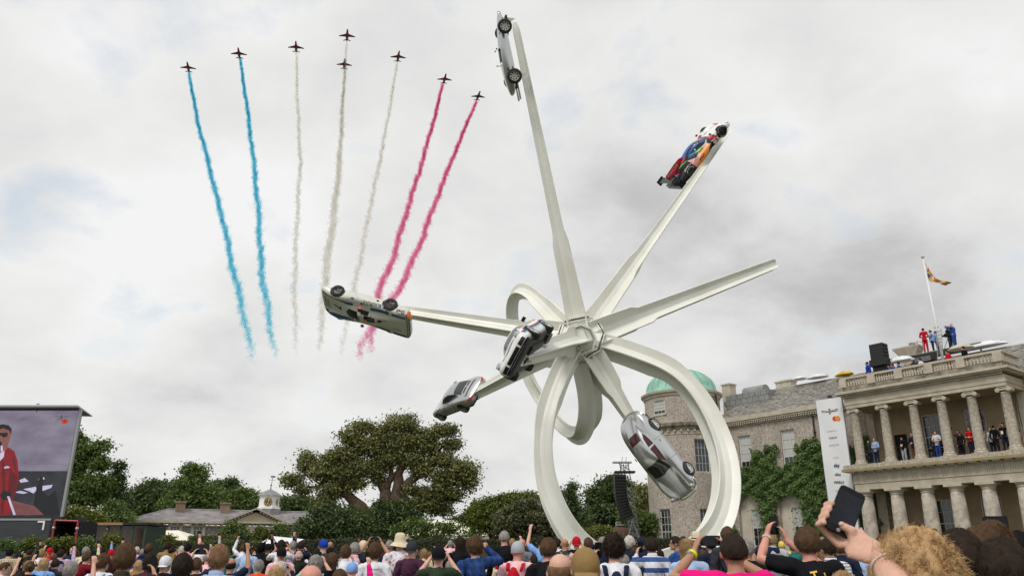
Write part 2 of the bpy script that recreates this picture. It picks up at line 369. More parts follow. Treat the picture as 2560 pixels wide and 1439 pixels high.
for i in range(4): tx.add([Mx @ Vector(p) for p in ((-.22 + .03 * i, .12 - i * .1, 0), (.2 - .05 * i, .12 - i * .1, 0), (.2 - .05 * i, .16 - i * .1, 0), (-.22 + .03 * i, .16 - i * .1, 0))], [(0, 1, 2, 3)])
part('print', tx, mat('print_blue', (.08, .10, .25), .7), slab)
# ------------------------------------------------------------------ country house on the right
HD = Vector((-math.sin(R_(38.6)), math.cos(R_(38.6)), 0)); HN = Vector((-math.cos(R_(38.6)), -math.sin(R_(38.6)), 0))
M_flint = flint('flint_wall', (.44, .375, .315), (.22, .185, .155), (.62, .56, .49), 14)
M_stone = mat('weathered_stone', (.40, .35, .27), .85, var=.5, scale=1.8, bump=.3, bscale=30, col2=(.58, .51, .41), detail=9)
M_lich = mat('lichen_stone', (.09, .08, .065), .9, var=.5, scale=2.2, col2=(.40, .35, .27), bump=.4, bscale=20)
M_ochre = mat('ochre_lichen', (.30, .20, .06), .9, var=.5, scale=1.5, col2=(.34, .30, .22))
M_col = mat('column_stone', (.26, .225, .18), .85, var=.5, scale=7, bump=.5, bscale=30, col2=(.60, .53, .43), detail=9)
M_stucco = mat('cream_stucco', (.34, .26, .17), .85, var=.16, scale=.8)
M_stuccol = mat('pale_stucco', (.56, .50, .41), .85, var=.12, scale=.8)
M_slate = mat('roof_slate', (.15, .135, .12), .7, island=.55, var=.3, scale=3, col2=(.36, .34, .30))
M_lead = mat('grey_lead', (.25, .255, .25), .6, var=.2, scale=1.2)
M_copper = mat('copper_dome', (.27, .48, .38), .75, var=.22, scale=1.3)
M_sash = mat('sash_paint', (.66, .66, .62), .5)
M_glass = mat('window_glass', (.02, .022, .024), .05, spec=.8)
M_glassb = mat('blind_glass', (.5, .5, .47), .15, var=.12, scale=2)
M_glassl = mat('leaded_glass', (.075, .085, .105), .2, var=.15, scale=2)
M_cur = mat('curtain', (.55, .50, .36), .9, var=.2, scale=4, stretch=(6, 6, .3))
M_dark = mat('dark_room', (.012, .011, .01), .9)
M_iron = mat('black_iron', (.02, .02, .02), .5)
HP0 = Vector((22.6157, 54, -.07))
house = thing('country_house', 'flint and stone country house with columned two storey portico and green domed corner turret', 'house', HP0, math.atan2(-HD.y, -HD.x))
HM = Matrix.Translation(HP0) @ Matrix.Rotation(math.atan2(-HD.y, -HD.x), 4, 'Z')
S = 2.6
def hp(x, y, z): return HM @ Vector((x, y, z))
def wall_open(mb, x0, x1, z0, z1, y0, y1, ops, f=None, step=None):
    f = f or (lambda x, y, z: Vector((x, y, z)))
    xs = {x0, x1}
    for a, b, c, d in ops: xs |= {max(x0, a), min(x1, b)}
    if step:
        k = int((x1 - x0) / step); xs |= {x0 + i * (x1 - x0) / k for i in range(k + 1)}
    xs = sorted(xs)
    for a, b in zip(xs, xs[1:]):
        if b - a < 1e-4: continue
        m = (a + b) / 2; cuts = sorted((c, d) for (p, q, c, d) in ops if p < m < q); z = z0
        for c, d in cuts + [(z1, z1)]:
            if c > z + 1e-4:
                vs = [f(*q) for q in ((a, y0, z), (b, y0, z), (b, y1, z), (a, y1, z), (a, y0, c), (b, y0, c), (b, y1, c), (a, y1, c))]
                mb.add(vs, [(0, 3, 2, 1), (4, 5, 6, 7), (0, 1, 5, 4), (1, 2, 6, 5), (2, 3, 7, 6), (3, 0, 4, 7)])
            z = d
PANE = {}
def window(parent, M, w, h, cols, rows, glass=M_glass, fr=.06, bar=.022, sash=M_sash, sill=True, name='window', curtain=False, rail=True):
    mb = MB(); d = .08
    mb.box((0, 0, 0), (fr, d, h)); mb.box((w - fr, 0, 0), (w, d, h)); mb.box((fr, 0, 0), (w - fr, d, fr)); mb.box((fr, 0, h - fr), (w - fr, d, h))
    iw, ih = w - 2 * fr, h - 2 * fr; pw, ph = iw / cols, ih / rows
    for i in range(1, cols): mb.box((fr + i * pw - bar / 2, .022, fr), (fr + i * pw + bar / 2, .05, h - fr))
    for j in range(1, rows):
        b = .045 if (rail and j == rows // 2) else bar
        mb.box((fr, .018, fr + j * ph - b / 2), (w - fr, .052, fr + j * ph + b / 2))
    wo = part(name, mb, sash, parent); wo.matrix_local = M
    g = glass if isinstance(glass, list) else [glass]
    for j in range(rows):
        for i in range(cols):
            gm = g[min(len(g) - 1, int((rows - 1 - j) * len(g) / rows))]; k = (round(pw, 3), round(ph, 3), gm.name)
            if k not in PANE: PANE[k] = MB().box((.004, 0, .004), (pw - .004, .008, ph - .004)).mesh('pane', gm)
            ob('pane', PANE[k], wo, loc=(fr + i * pw, .055, fr + j * ph))
    if sill: part('sill', MB().box((-.1, -.12, -.12), (w + .1, .12, 0)), M_stone, wo)
    if curtain:
        c = MB()
        for a, b in ((.08, .36), (.40, .62)):
            n = 14; c.grid([[(w * (a + (b - a) * i / n), .12 + .02 * math.sin(i * 2.4), z) for i in range(n + 1)] for z in (.05, h - .05)])
        part('curtain', c, M_cur, wo)
    return wo
def T(x, y, z): return Matrix.Translation((x, y, z))
# flint wing wall with arched recesses
def archops(cx, r, spring, z0, n=14):
    o = []
    for i in range(n):
        a = cx - r + 2 * r * i / n; b = a + 2 * r / n; m = (a + b) / 2 - cx
        o.append((a, b, z0, spring + math.sqrt(max(0, r * r - m * m))))
    return o
wins = [(-10.6, -9.45, 8.4, 11.1), (-6.75, -5.6, 8.4, 11.1)]
ar = [(-9.95, 1.25, 5.4), (-6.35, 1.25, 5.5), (-2.6, 1.25, 5.55)]
ops = list(wins)
for a in ar: ops += archops(a[0], a[1], a[2], 2.0)
w = MB(); wall_open(w, -12.4, 0.0, 1.0, 11.85, S, S + .35, ops)
part('wall', w, M_flint, house)
w = MB(); ops2 = []
for cx, r, sp in ar: ops2.append((cx - .35, cx + .75, 2.75, 5.45))
wall_open(w, -12.4, 0.0, 1.0, 7.2, S + .35, S + .6, ops2)
part('arch_recess', w, M_stuccol, house)
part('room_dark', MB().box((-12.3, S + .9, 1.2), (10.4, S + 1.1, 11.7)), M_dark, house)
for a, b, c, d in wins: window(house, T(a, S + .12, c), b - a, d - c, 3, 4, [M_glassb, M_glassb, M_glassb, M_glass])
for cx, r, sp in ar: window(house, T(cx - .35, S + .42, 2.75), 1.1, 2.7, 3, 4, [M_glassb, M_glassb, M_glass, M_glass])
part('plinth', MB().box((-12.4, S - .12, .8), (0, S + .02, 2.25)), M_lead, house)
# eaves
c = MB(); c.box((-12.6, S - .12, 11.85), (-.02, S + .4, 11.95)); c.box((-12.6, S - .34, 12.1), (-.02, S + .4, 12.24)); c.box((-12.6, S - .42, 12.24), (-.02, S + .2, 12.6))
part('cornice', c, M_stone, house)
dm = MB().box((0, 0, 0), (.11, .2, .15)).mesh('dentil', M_stone)
for i in range(62): ob('dentil', dm, house, loc=(-12.5 + i * .2, S - .3, 11.95))
# main roof
RZ, RY = 15.0, 5.7
rf = MB(); rf.add([(-12.5, S - .2, 12.61), (20, S - .2, 12.61), (20, RY, RZ), (-11.2, RY, RZ), (-11.2, RY + 3, RZ), (20, RY + 3, RZ), (20, RY + 6.2, 12.6), (-12.5, RY + 6.2, 12.6)],
                  [(0, 1, 2, 3), (3, 2, 5, 4), (4, 5, 6, 7), (0, 3, 4, 7)])
roof = part('roof', rf, M_lead, house)
sl = MB(); run = math.hypot(RY - S + .2, RZ - 12.61); sv = Vector((0, RY - S + .2, RZ - 12.61)) / run; nv = Vector((0, -sv.z, sv.y))
for j in range(17):
    a = j * run / 17
    x = -12.4 + 1.2 * a / run + (j % 2) * .15
    while x < 13:
        ww = rnd.uniform(.26, .36); o = Vector((x, S - .2, 12.61)) + sv * a + nv * (.02 + rnd.random() * .012)
        t1 = rnd.uniform(.015, .05); hh = run / 17 * 1.25
        q = [o + nv * t1, o + Vector((ww * .95, 0, 0)) + nv * (t1 + rnd.uniform(-.01, .01)), o + Vector((ww * .95, 0, 0)) + sv * hh, o + sv * hh]
        q2 = [p - nv * .02 for p in q]
        sl.add(q + q2, [(0, 1, 2, 3), (0, 4, 5, 1), (1, 5, 6, 2), (3, 7, 4, 0)]); x += ww
o = part('slates', sl, M_slate, roof); o['kind'] = 'stuff'
# grey ashlar step beside turret
st = MB()
for j in range(5):
    x = -12.5 - (j % 2) * .2
    while x < -8.4 + j * .05:
        a = x + .02; b = min(x + .55, -8.4); st.box((a, 4.0, 12.6 + j * .44), (b, 4.0 + 1.8, 12.6 + j * .44 + .42)); x += .57
part('ashlar_step', st, M_lead, house)
for (x, y, zt, ww) in ((-13.9, 5.5, 16.1, .8), (-9.3, 6.6, 15.7, 1.4)):
    cbd = MB().box((x, y, 12.6), (x + ww, y + .9, zt)).box((x - .07, y - .07, zt), (x + ww + .07, y + .97, zt + .13))
    part('chimney', cbd, M_stone, house)
part('dormer', MB().tube([(-11.3, 5.2, 14.9), (-9.3, 5.2, 14.9)], .55, 14), M_lead, house)
pp = MB().tube([(-3.87, S - .08, 12), (-3.87, S - .08, 2)], .06, 8)
for z in (10.6, 8.4, 6.2): pp.box((-3.97, S - .16, z), (-3.77, S, z + .08))
part('downpipe', pp, M_iron, house, smooth=False)
# turret
TC = Vector((-15.3, 1.7, 0)); TR = 3.2
def cyl(a, y, z): return TC + Vector(((TR + y) * math.cos(R_(a)), (TR + y) * math.sin(R_(a)), z))
turret = MB(); tops = [(-98.5, -76.5, 13.05, 14.2)]; mops = [(-37, -14, 8.32, 10.9), (-97, -78, 2.7, 5.58), (-36, -14, 2.7, 5.55)]
wall_open(turret, -180, 180, 1.0, 11.75, 0, -.3, mops, cyl, 6)
wall_open(turret, -180, 180, 12.2, 14.5, -.08, -.3, tops, cyl, 6)
tur = part('turret', turret, M_flint, house)
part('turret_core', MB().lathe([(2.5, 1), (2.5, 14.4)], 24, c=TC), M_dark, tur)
cc = MB().lathe([(3.2, 11.6), (3.26, 11.7), (3.3, 11.85), (3.5, 11.95), (3.55, 12.2), (3.1, 12.32)], 48, c=TC)
part('cornice', cc, M_lich, tur, smooth=True, auto=R_(40))
part('cornice', MB().lathe([(3.14, 14.45), (3.2, 14.5), (3.22, 14.65), (3.38, 14.75), (3.42, 14.9), (2.9, 15.0)], 48, c=TC), M_stone, tur, smooth=True, auto=R_(40))
part('cornice', MB().lathe([(3.2, 11.28), (3.25, 11.3), (3.25, 11.36), (3.2, 11.38)], 48, c=TC), M_stone, tur)
for i in range(40):
    a = i * 9; 
    if -140 < ((a + 180) % 360 - 180) < 30:
        q = MB().box((-.06, -.12, 0), (.06, .1, .14)); o = part('dentil', q, M_stone, tur, loc=cyl(a, .12, 11.5), rot=(0, 0, R_(a + 90)))
dome = [(2.98, 14.95), (2.98, 15.22), (2.9, 15.3)] + [(2.9 * math.cos(R_(q)), 15.3 + 1.85 * math.sin(R_(q))) for q in range(10, 91, 10)]
do = part('dome', MB().lathe(dome, 48, c=TC), M_copper, tur, smooth=True, auto=R_(50))
sm = MB()
for i in range(24):
    a = R_(i * 15); sm.tube([TC + Vector((r * math.cos(a) * 1.004, r * math.sin(a) * 1.004, z + .01)) for r, z in dome[2:]], .03, 4)
part('dome_seams', sm, mat('copper_seam', (.13, .40, .29), .6), tur)
part('dome_drip', MB().lathe([(3.0, 14.93), (3.03, 14.96), (3.03, 15.0), (3.0, 15.02)], 48, c=TC), mat('copper_seam', (.1, .32, .24), .6), tur)
def twin(a0, a1, z0, z1, cols, rows, gl, **k):
    am = (a0 + a1) / 2; wd = 2 * TR * math.sin(R_(a1 - a0) / 2) - .02
    p = cyl(am, -.16, z0); X = Vector((-math.sin(R_(am)), math.cos(R_(am)), 0)); Y = Vector((-math.cos(R_(am)), -math.sin(R_(am)), 0))
    if X.x < 0 and False: X = -X
    M = Matrix((X, Y, Vector((0, 0, 1)))).transposed().to_4x4(); M.translation = p - X * wd / 2
    window(house, M, wd, z1 - z0, cols, rows, gl, **k)
twin(-98.5, -76.5, 13.05, 14.2, 3, 4, [M_glassb, M_glassb, M_glassb, M_glass])
twin(-37, -14, 8.32, 10.9, 4, 4, M_glassl, rail=False)
twin(-97, -78, 2.7, 5.58, 3, 5, M_glass, curtain=True)
twin(-36, -14, 2.7, 5.55, 4, 4, M_glassl, rail=False)
part('downpipe', MB().tube([cyl(7, .1, 14.6), cyl(7, .1, 12.2)], .07, 8), M_iron, house)
# ---- portico
PX1 = 10.45
wo = [(3.85, 5.0, 7.9, 10.8), (6.55, 7.75, 7.9, 10.8), (9.6, 10.75, 7.9, 10.8), (1.85, 2.75, 7.7, 9.75), (3.85, 5.0, 2.5, 5.4), (6.55, 7.75, 2.5, 5.4), (1.0, 2.0, 2.2, 5.2)]
w = MB(); wall_open(w, 0, 16, 1.0, 12.4, S, S + .35, wo); part('wall', w, M_stucco, house)
for k, (a, b, c, d) in enumerate(wo):
    if k < 3: window(house, T(a, S + .1, c), b - a, d - c, 3, 4, [M_glass, M_glassb] if k == 1 else ([M_glass, M_glass] if k == 0 else [M_glassl, M_glassb]), sill=False)
    elif k in (4, 5): window(house, T(a, S + .1, c), b - a, d - c, 3, 4 if k == 4 else 2, M_glass, curtain=(k == 4))
    elif k == 3: part('door', MB().box((a, S + .2, c), (b, S + .28, d)), M_dark, house)
    else: part('door', MB().box((a, S + .2, c), (b, S + .28, d)), mat('door_green', (.03, .05, .03), .5), house)
fl = MB().box((0.1, .1, 7.36), (PX1 - .1, S - .002, 7.68)); part('balcony_floor', fl, M_stone, house)
part('ceiling', MB().box((.3, .3, 11.42), (PX1 - .3, S - .002, 11.55)), M_stucco, house)
part('flat_roof', MB().box((.2, .2, 12.5), (PX1 - .2, S + .3, 12.62)), M_lead, house)
def ring_box(name, x0, x1, y0, z0, z1, out, m, inn=.6):
    """band that runs along the front and both sides of the portico"""
    mb = MB()
    mb.box((x0 - out, y0 - out, z0), (x1 + out, y0 + inn, z1))
    mb.box((x0 - out, y0 + inn, z0), (x0 + inn, S - .003, z1)); mb.box((x1 - inn, y0 + inn, z0), (x1 + out, S - .003, z1))
    return part(name, mb, m, house)
ring_box('architrave', .25, PX1 - .25, -.05, 6.1, 6.5, .12, M_stone)
ring_box('fillet', .25, PX1 - .25, -.05, 6.5, 6.56, .17, M_stone)
ring_box('frieze', .25, PX1 - .25, -.05, 6.56, 7.12, .10, M_stone)
ring_box('cornice', .25, PX1 - .25, -.05, 7.12, 7.2, .2, M_stone)
ring_box('cornice', .25, PX1 - .25, -.05, 7.26, 7.42, .62, M_ochre, inn=.1)
ring_box('cornice_edge', .25, PX1 - .25, -.05, 7.42, 7.68, .52, M_col, inn=.1)
tg = MB().box((0, 0, 0), (.09, .05, .54)).box((.12, 0, 0), (.21, .05, .54)).box((.24, 0, 0), (.33, .05, .54)).mesh('triglyph', M_stone)
mu = MB().box((0, 0, 0), (.42, .36, .06)).mesh('mutule', M_stuccol)
for i in range(17):
    x = .12 + i * .63; ob('triglyph', tg, house, loc=(x, -.2, 6.57)); ob('mutule', mu, house, loc=(x - .05, -.6, 7.2))
ring_box('architrave', .3, PX1 - .3, 0, 11.45, 11.68, .1, M_stone)
ring_box('architrave', .3, PX1 - .3, 0, 11.68, 11.86, .14, M_stone)
ring_box('frieze', .3, PX1 - .3, 0, 11.86, 12.14, .10, M_stone)
ring_box('cornice', .3, PX1 - .3, 0, 12.3, 12.4, .36, M_stone, inn=.1)
ring_box('cornice', .3, PX1 - .3, 0, 12.4, 12.56, .52, M_stone, inn=.1)
ring_box('blocking_course', .3, PX1 - .3, 0, 12.56, 12.9, .12, M_lich)
dn = MB()
for i in range(110): dn.box((.22 + i * .091, -.22, 12.15), (.22 + i * .091 + .055, -.1, 12.29))
o = part('dentils', dn, M_stone, house); o['kind'] = 'stuff'
CX = [.6, 2.62, 4.55, 6.3, 8.1, 10.0]
up_shaft = MB().lathe([(.30, 0), (.30, .1), (.295, 1.0), (.285, 1.9), (.255, 3.28), (.27, 3.3), (.25, 3.34)], 20).mesh('shaft', M_col, True)
up_base = MB().lathe([(.40, 0), (.40, .08), (.36, .12), (.38, .17), (.34, .2), (.31, .24)], 20).box((-.42, -.42, -.09), (.42, .42, 0)).mesh('base', M_col)
cpm = MB().box((-.32, -.3, .2), (.32, .3, .27)); cpm.box((-.26, -.26, .06), (.26, .26, .2))
for sx in (-1, 1): cpm.tube([(sx * .31, -.29, .08), (sx * .31, .29, .08)], .13, 14); cpm.tube([(sx * .31, -.315, .08), (sx * .31, -.29, .08)], .07, 10)
up_cap = cpm.mesh('capital', M_stone)
lo_shaft = MB().lathe([(.45, 0), (.45, 1.4), (.42, 2.8), (.375, 4.0)], 24).mesh('shaft', mat('lower_column_stone', (.27, .23, .19), .85, var=.5, scale=2.6, col2=(.66, .59, .49), bump=.3, bscale=25, detail=8), True)
lo_cap = MB().lathe([(.38, 0), (.41, .03), (.41, .07), (.38, .1), (.5, .26)], 24, caps=False).box((-.53, -.53, .26), (.53, .53, .42)).mesh('capital', M_stone)
def column(x, y, lower, par=house):
    if lower:
        s = ob('column', lo_shaft, par, loc=(x, y, 1.68)); ob('capital', lo_cap, s, loc=(0, 0, 4.0))
    else:
        s = ob('column', up_shaft, par, loc=(x, y, 7.78)); ob('base', up_base, s, loc=(0, 0, -.02)); ob('capital', up_cap, s, loc=(0, 0, 3.38))
for x in CX: column(x, .25, False); column(x, .3, True)
part('platform', MB().box((-.3, -.8, .6), (PX1 + .3, S, 1.68)), M_stone, house)
for x in (.45, 10.05):
    part('pilaster', MB().box((x - .25, S - .14, 7.69), (x + .25, S, 11.42)), M_stone, house); part('pilaster', MB().box((x - .33, S - .16, 1.69), (x + .33, S, 6.1)), M_stone, house)
part('panel', MB().box((2.35, S - .04, 3.9), (3.1, S, 5.0)), M_stucco, house)
# balustrade
bal = MB().lathe([(.075, 0), (.075, .05), (.05, .08), (.085, .18), (.08, .24), (.045, .34), (.045, .4), (.07, .43), (.07, .47)], 8).mesh('baluster', M_stone, True)
rail = MB().box((.05, -.16, 13.44), (PX1 - .05, .16, 13.58)).box((.05, .16, 13.44), (.33, S, 13.58)).box((PX1 - .33, .16, 13.44), (PX1 - .05, S, 13.58))
bs = part('balustrade', rail, M_stone, house)
part('pier', MB().box((-.0, -.19, 12.9), (.5, .19, 13.44)), M_stone, bs)
PXs = [.25, 2.28, 4.12, 6.05, 7.99, 10.1]
for x in PXs[1:]: part('pier', MB().box((x - .25, -.19, 12.9), (x + .25, .19, 13.44)), M_stone, bs)
for a, b in zip(PXs, PXs[1:]):
    n = 8
    for i in range(n): ob('baluster', bal, bs, loc=(a + .34 + (b - a - .68) * i / (n - 1), 0, 12.95))
for i in range(9): ob('baluster', bal, bs, loc=(PX1 - .19, .45 + i * .22, 12.95)); ob('baluster', bal, bs, loc=(.19, .45 + i * .22, 12.95))
# grey parapet beside the portico with round piercings, and wall beyond
pr = MB().box((PX1 + .1, S - .1, 12.5), (16, S + .2, 13.35)); pr2 = part('parapet', pr, M_lead, house)
for i in range(6): part('roundel', MB().lathe([(.26, 0), (.26, .03)], 18, M=T(11.2 + i * .85, S - .11, 12.95) @ Matrix.Rotation(math.pi / 2, 4, 'X')), M_iron, pr2)
pr = MB().box((-2.6, S - .45, 12.6), (-.05, S - .2, 13.1)); pr2 = part('parapet', pr, M_lead, house)
for i in range(3): part('roundel', MB().lathe([(.2, 0), (.2, .03)], 18, M=T(-2.1 + i * .75, S - .46, 12.85) @ Matrix.Rotation(math.pi / 2, 4, 'X')), M_iron, pr2)
# balcony railings
for a, b in zip(CX, CX[1:]):
    r = MB(); x0, x1 = a + .3, b - .3
    for z in (7.85, 8.6): r.tube([(x0, .25, z), (x1, .25, z)], .012, 4)
    n = 3
    for i in range(n):
        p, q = x0 + (x1 - x0) * i / n, x0 + (x1 - x0) * (i + 1) / n; r.tube([(p, .25, 7.85), (q, .25, 8.6)], .008, 4); r.tube([(q, .25, 7.85), (p, .25, 8.6)], .008, 4)
    part('railing', r, M_iron, house)
# ---- ivy
def leaves(n, sampler, size, flat=None, tilt=1.0, seed=3, asp=.6):
    """numpy cloud of small pointed leaves; sampler(n)-> (n,3) points, optional (n,3) normals"""
    rs = np.random.RandomState(seed); p = sampler(n, rs); nrm = None
    if isinstance(p, tuple): p, nrm = p
    a = rs.normal(size=(n, 3))
    if nrm is not None: a = a * tilt + nrm
    a /= np.linalg.norm(a, axis=1)[:, None]; b = rs.normal(size=(n, 3)); b -= a * (a * b).sum(1)[:, None]; b /= np.linalg.norm(b, axis=1)[:, None]; c = np.cross(a, b)
    s = size * rs.uniform(.6, 1.35, (n, 1)); l = b * s; w_ = c * s * asp
    v = np.stack([p - l * .5, p + w_ * .5 + a * s * .12, p + l * .55, p - w_ * .5 + a * s * .12], 1).reshape(-1, 3)
    f = np.arange(n * 4).reshape(-1, 4)
    return v, f
def leafmesh(name, v, f, m):
    me = bpy.data.meshes.new(name); me.vertices.add(len(v)); me.vertices.foreach_set('co', v.astype(np.float32).ravel())
    me.loops.add(f.size); me.loops.foreach_set('vertex_index', f.astype(np.int32).ravel()); me.polygons.add(len(f))
    me.polygons.foreach_set('loop_start', np.arange(0, f.size, 4, dtype=np.int32)); me.polygons.foreach_set('loop_total', np.full(len(f), 4, np.int32))
    me.update(); me.validate(); me.materials.append(m); return me
M_ivy = mat('ivy_leaf', (.03, .075, .015), .5, island=.5, var=.4, scale=1.5, col2=(.16, .25, .05), trans=.2)
rects = [(-9.95, 1.6, -7.4, 9.7), (-11.8, 6.5, -3.0, 8.5), (-6.3, 1.6, -2.7, 9.8), (-3.2, 1.6, -1.6, 8.6), (-1.7, 5.4, -.1, 7.2), (-7.7, 6.8, -5.8, 8.0), (-1.6, 1.6, -.2, 9.0), (-12.1, 1.6, -11.45, 6.9)]
wts = np.array([(c - a) * (d - b) for a, b, c, d in rects]); wts /= wts.sum()
def ivy_s(n, rs):
    k = rs.choice(len(rects), n, p=wts); r = np.array(rects)[k]; x = r[:, 0] + (r[:, 2] - r[:, 0]) * rs.uniform(-.04, 1.04, n); z = r[:, 1] + (r[:, 3] - r[:, 1]) * rs.uniform(-.02, 1.03, n)
    x += .3 * np.sin(z * 2.1 + k) + .15 * np.sin(z * 5.3 + 2 * k) + rs.normal(0, .06, n); z += .22 * np.sin(x * 3.1 + k) + .12 * np.sin(x * 7.7)
    bumpy = .5 + .5 * np.sin(x * 4.1 + 1.3 * np.sin(z * 3)) * np.cos(z * 4.7)
    y = S - .05 - rs.uniform(0, 1, n) ** .5 * (.12 + .3 * bumpy)
    P_ = np.stack([x, y, z], 1); keep = np.ones(n, bool)
    for cx, r_, sp in ar:
        ins = (np.abs(x - cx + .25) < 1.05) & (z < sp + .95 - .6 * np.abs(x - cx)) & (z > 1.5); keep &= ~(ins & (rs.uniform(size=n) < .97))
    for a, b, c_, d in wins: keep &= ~((x > a - .05) & (x < b + .05) & (z > c_ + .25) & (z < d))
    P_[~keep] = P_[np.where(keep)[0][rs.randint(0, keep.sum(), (~keep).sum())]] + rs.normal(0, .03, ((~keep).sum(), 3))
    nn = np.tile(np.array([[0, -1, .6]]), (n, 1)); return P_, nn
v, f = leaves(34000, ivy_s, .18, tilt=.5, seed=5)
iv = thing('ivy', 'dense green ivy climbing the flint wall round the arched recesses of the house', 'ivy', HP0, math.atan2(-HD.y, -HD.x))
ob('foliage', leafmesh('foliage', v, f, M_ivy), iv)
im = MB()
for x0, x1 in ((-9, -8.6), (-8.4, -8.5), (-4.9, -4.4), (-3.9, -3.4), (-3.0, -2.2), (-11.9, -11.7), (-.9, -.6)): im.tube([(x0, S - .05, 1.2), ((x0 + x1) / 2 + .1, S - .06, 4), (x1, S - .05, 7.6)], [.06, .045, .02], 6)
part('stem', im, mat('bark', (.085, .055, .035), .95, var=.5, scale=3, bump=1.0, bscale=6), iv)
def iv2(n, rs): return np.stack([rs.uniform(.95, 1.9, n) * 1.0, rs.uniform(S - .5, S - .05, n), rs.uniform(1.7, 6.0, n)], 1), np.tile(np.array([[-.3, -1, .6]]), (n, 1))
def iv3(n, rs): return np.stack([rs.uniform(-.3, .25, n), rs.uniform(S - .55, S - .05, n), rs.uniform(7.4, 9.9, n)], 1), np.tile(np.array([[-.3, -1, .6]]), (n, 1))
iv_ = thing('ivy', 'dark ivy growing on the wall behind the leftmost lower portico columns', 'ivy', HP0, math.atan2(-HD.y, -HD.x))
v, f = leaves(1500, iv2, .16, tilt=.5, seed=8); v[:, 0] = 1.35 + (v[:, 0] - 1.4) * .6; ob('foliage', leafmesh('foliage', v, f, M_ivy), iv_)
part('stem', MB().tube([(1.3, S - .05, 1.68), (1.35, S - .08, 5.5)], .05, 6), MATS['bark'], iv_)
iv_ = thing('ivy', 'patch of ivy beside the leftmost upper column of the balcony', 'ivy', HP0, math.atan2(-HD.y, -HD.x))
v, f = leaves(1300, iv3, .16, tilt=.5, seed=9); ob('foliage', leafmesh('foliage', v, f, M_ivy), iv_)
part('stem', MB().tube([(0, S - .1, 1.6), (0, S - .1, 9.5)], .04, 6), MATS['bark'], iv_)
# ---- sponsor banner
M_ban = mat('banner_cloth', (.80, .80, .82), .6, var=.02, scale=1)
def banner_thing(x0, x1, y, z0, z1, label):
    b = thing('banner', label, 'banner', HP0, math.atan2(-HD.y, -HD.x))
    n = 20; rows = [[(x0 + (x1 - x0) * i / n, y + .02 * math.sin(z * 1.3 + i * .3), z) for i in range(n + 1)] for z in [z0 + (z1 - z0) * k / 30 for k in range(31)]]
    rows2 = [[(p[0], p[1] + .03, p[2]) for p in r] for r in rows]
    mb = MB(); mb.grid(rows); mb.grid(rows2); part('cloth', mb, M_ban, b, smooth=True)
    fr = MB()
    for x in (x0, x1): fr.tube([(x, y + .06, 1.6), (x, y + .06, z1)], .05, 6)
    fr.tube([(x0, y + .06, z1), (x1, y + .06, z1)], .05, 6); part('frame', fr, M_lead, b)
    return b
ban = banner_thing(-2.25, -.32, .45, 2.6, 12.45, 'tall white banner printed with a column of sponsor names beside the portico')
K = mat('print_black', (.03, .03, .035), .6); G = mat('print_grey', (.22, .22, .24), .6); MR = mat('print_red', (.75, .05, .03), .6); MO = mat('print_orange', (.85, .30, .03), .6)
def bt(s, z, h=None, w=None, m=K, bold=0.0, x=-1.28, italic=0): 
    mb = MB(); put_text(mb, s, frame((x, .42, z), (1, 0, 0), (0, 0, 1)), width=w, height=h, bold=bold, italic=italic); part('print', mb, m, ban)
def crest(mb, mb2, cx, y, cz, s, M=None):
    """winged chequered shield emblem"""
    f = lambda px, pz, dy=0: (M @ Vector((px * s, pz * s, .01 + dy))) if M else Vector((cx + px * s, y - .005 - dy, cz + pz * s))
    for sx in (-1, 1):
        mb.add([f(sx * .16, .02), f(sx * .16, .2), f(sx * 1.0, .30), f(sx * .9, .10)], [(0, 1, 2, 3)])
        for i in range(4): a = .24 + i * .17; mb2.add([f(sx * a, .09, .004), f(sx * (a + .1), .10, .004), f(sx * (a + .1), .21, .004), f(sx * a, .20, .004)], [(0, 1, 2, 3)])
    for i in range(4):
        for j in range(5):
            if (i + j) % 2 == 0: x = -.14 + i * .07; z = -.22 + j * .1; mb.add([f(x, z), f(x + .07, z), f(x + .07, z + .1), f(x, z + .1)], [(0, 1, 2, 3)])
    mb.add([f(-.1, .32), f(.1, .32), f(.13, .42), f(.06, .37), f(0, .44), f(-.06, .37), f(-.13, .42)], [(0, 1, 2, 3, 4, 5, 6)])
a_, b_ = MB(), MB(); crest(a_, b_, -1.28, .42, 11.5, .62); part('print', a_, K, ban); part('print', b_, M_ban, ban)
part('print', MB().lathe([(.17, 0), (.17, .008)], 20, M=T(-.98, .425, 11.02) @ Matrix.Rotation(math.pi / 2, 4, 'X')), MR, ban)
part('print', MB().lathe([(.17, 0), (.17, .008)], 20, M=T(-.76, .412, 11.02) @ Matrix.Rotation(math.pi / 2, 4, 'X')), MO, ban)
for s, z, w, m, bd in (('MOTORSPORT UK', 10.2, .8, G, 0), ('RANDOX', 9.75, .6, K, .02), ('EBERSPACHER', 9.25, .75, G, 0), ('TUDOR', 8.4, .42, G, 0), ('sky', 7.85, .42, K, .03), ('eBay', 7.25, .45, K, .02), ('PIRELLI', 6.75, .7, K, .03), ('Yokohama', 6.2, .7, G, 0), ('VERTU MOTORS', 5.3, .9, G, 0), ('SHACKLETON', 4.9, .7, G, 0), ('HISCOX', 4.45, .6, K, .02), ('BENTLEY', 3.7, .6, G, 0), ('BREMONT', 3.1, .7, G, 0)):
    bt(s, z, w=w, m=m, bold=bd)
a_, b_ = MB(), MB(); crest(a_, b_, -1.28, .42, 5.75, .3); part('print', a_, K, ban); part('print', b_, M_ban, ban)
banner_thing(11.75, 13.6, -.55, 2.6, 12.45, 'tall white banner at the right edge of the photo, beyond the portico')
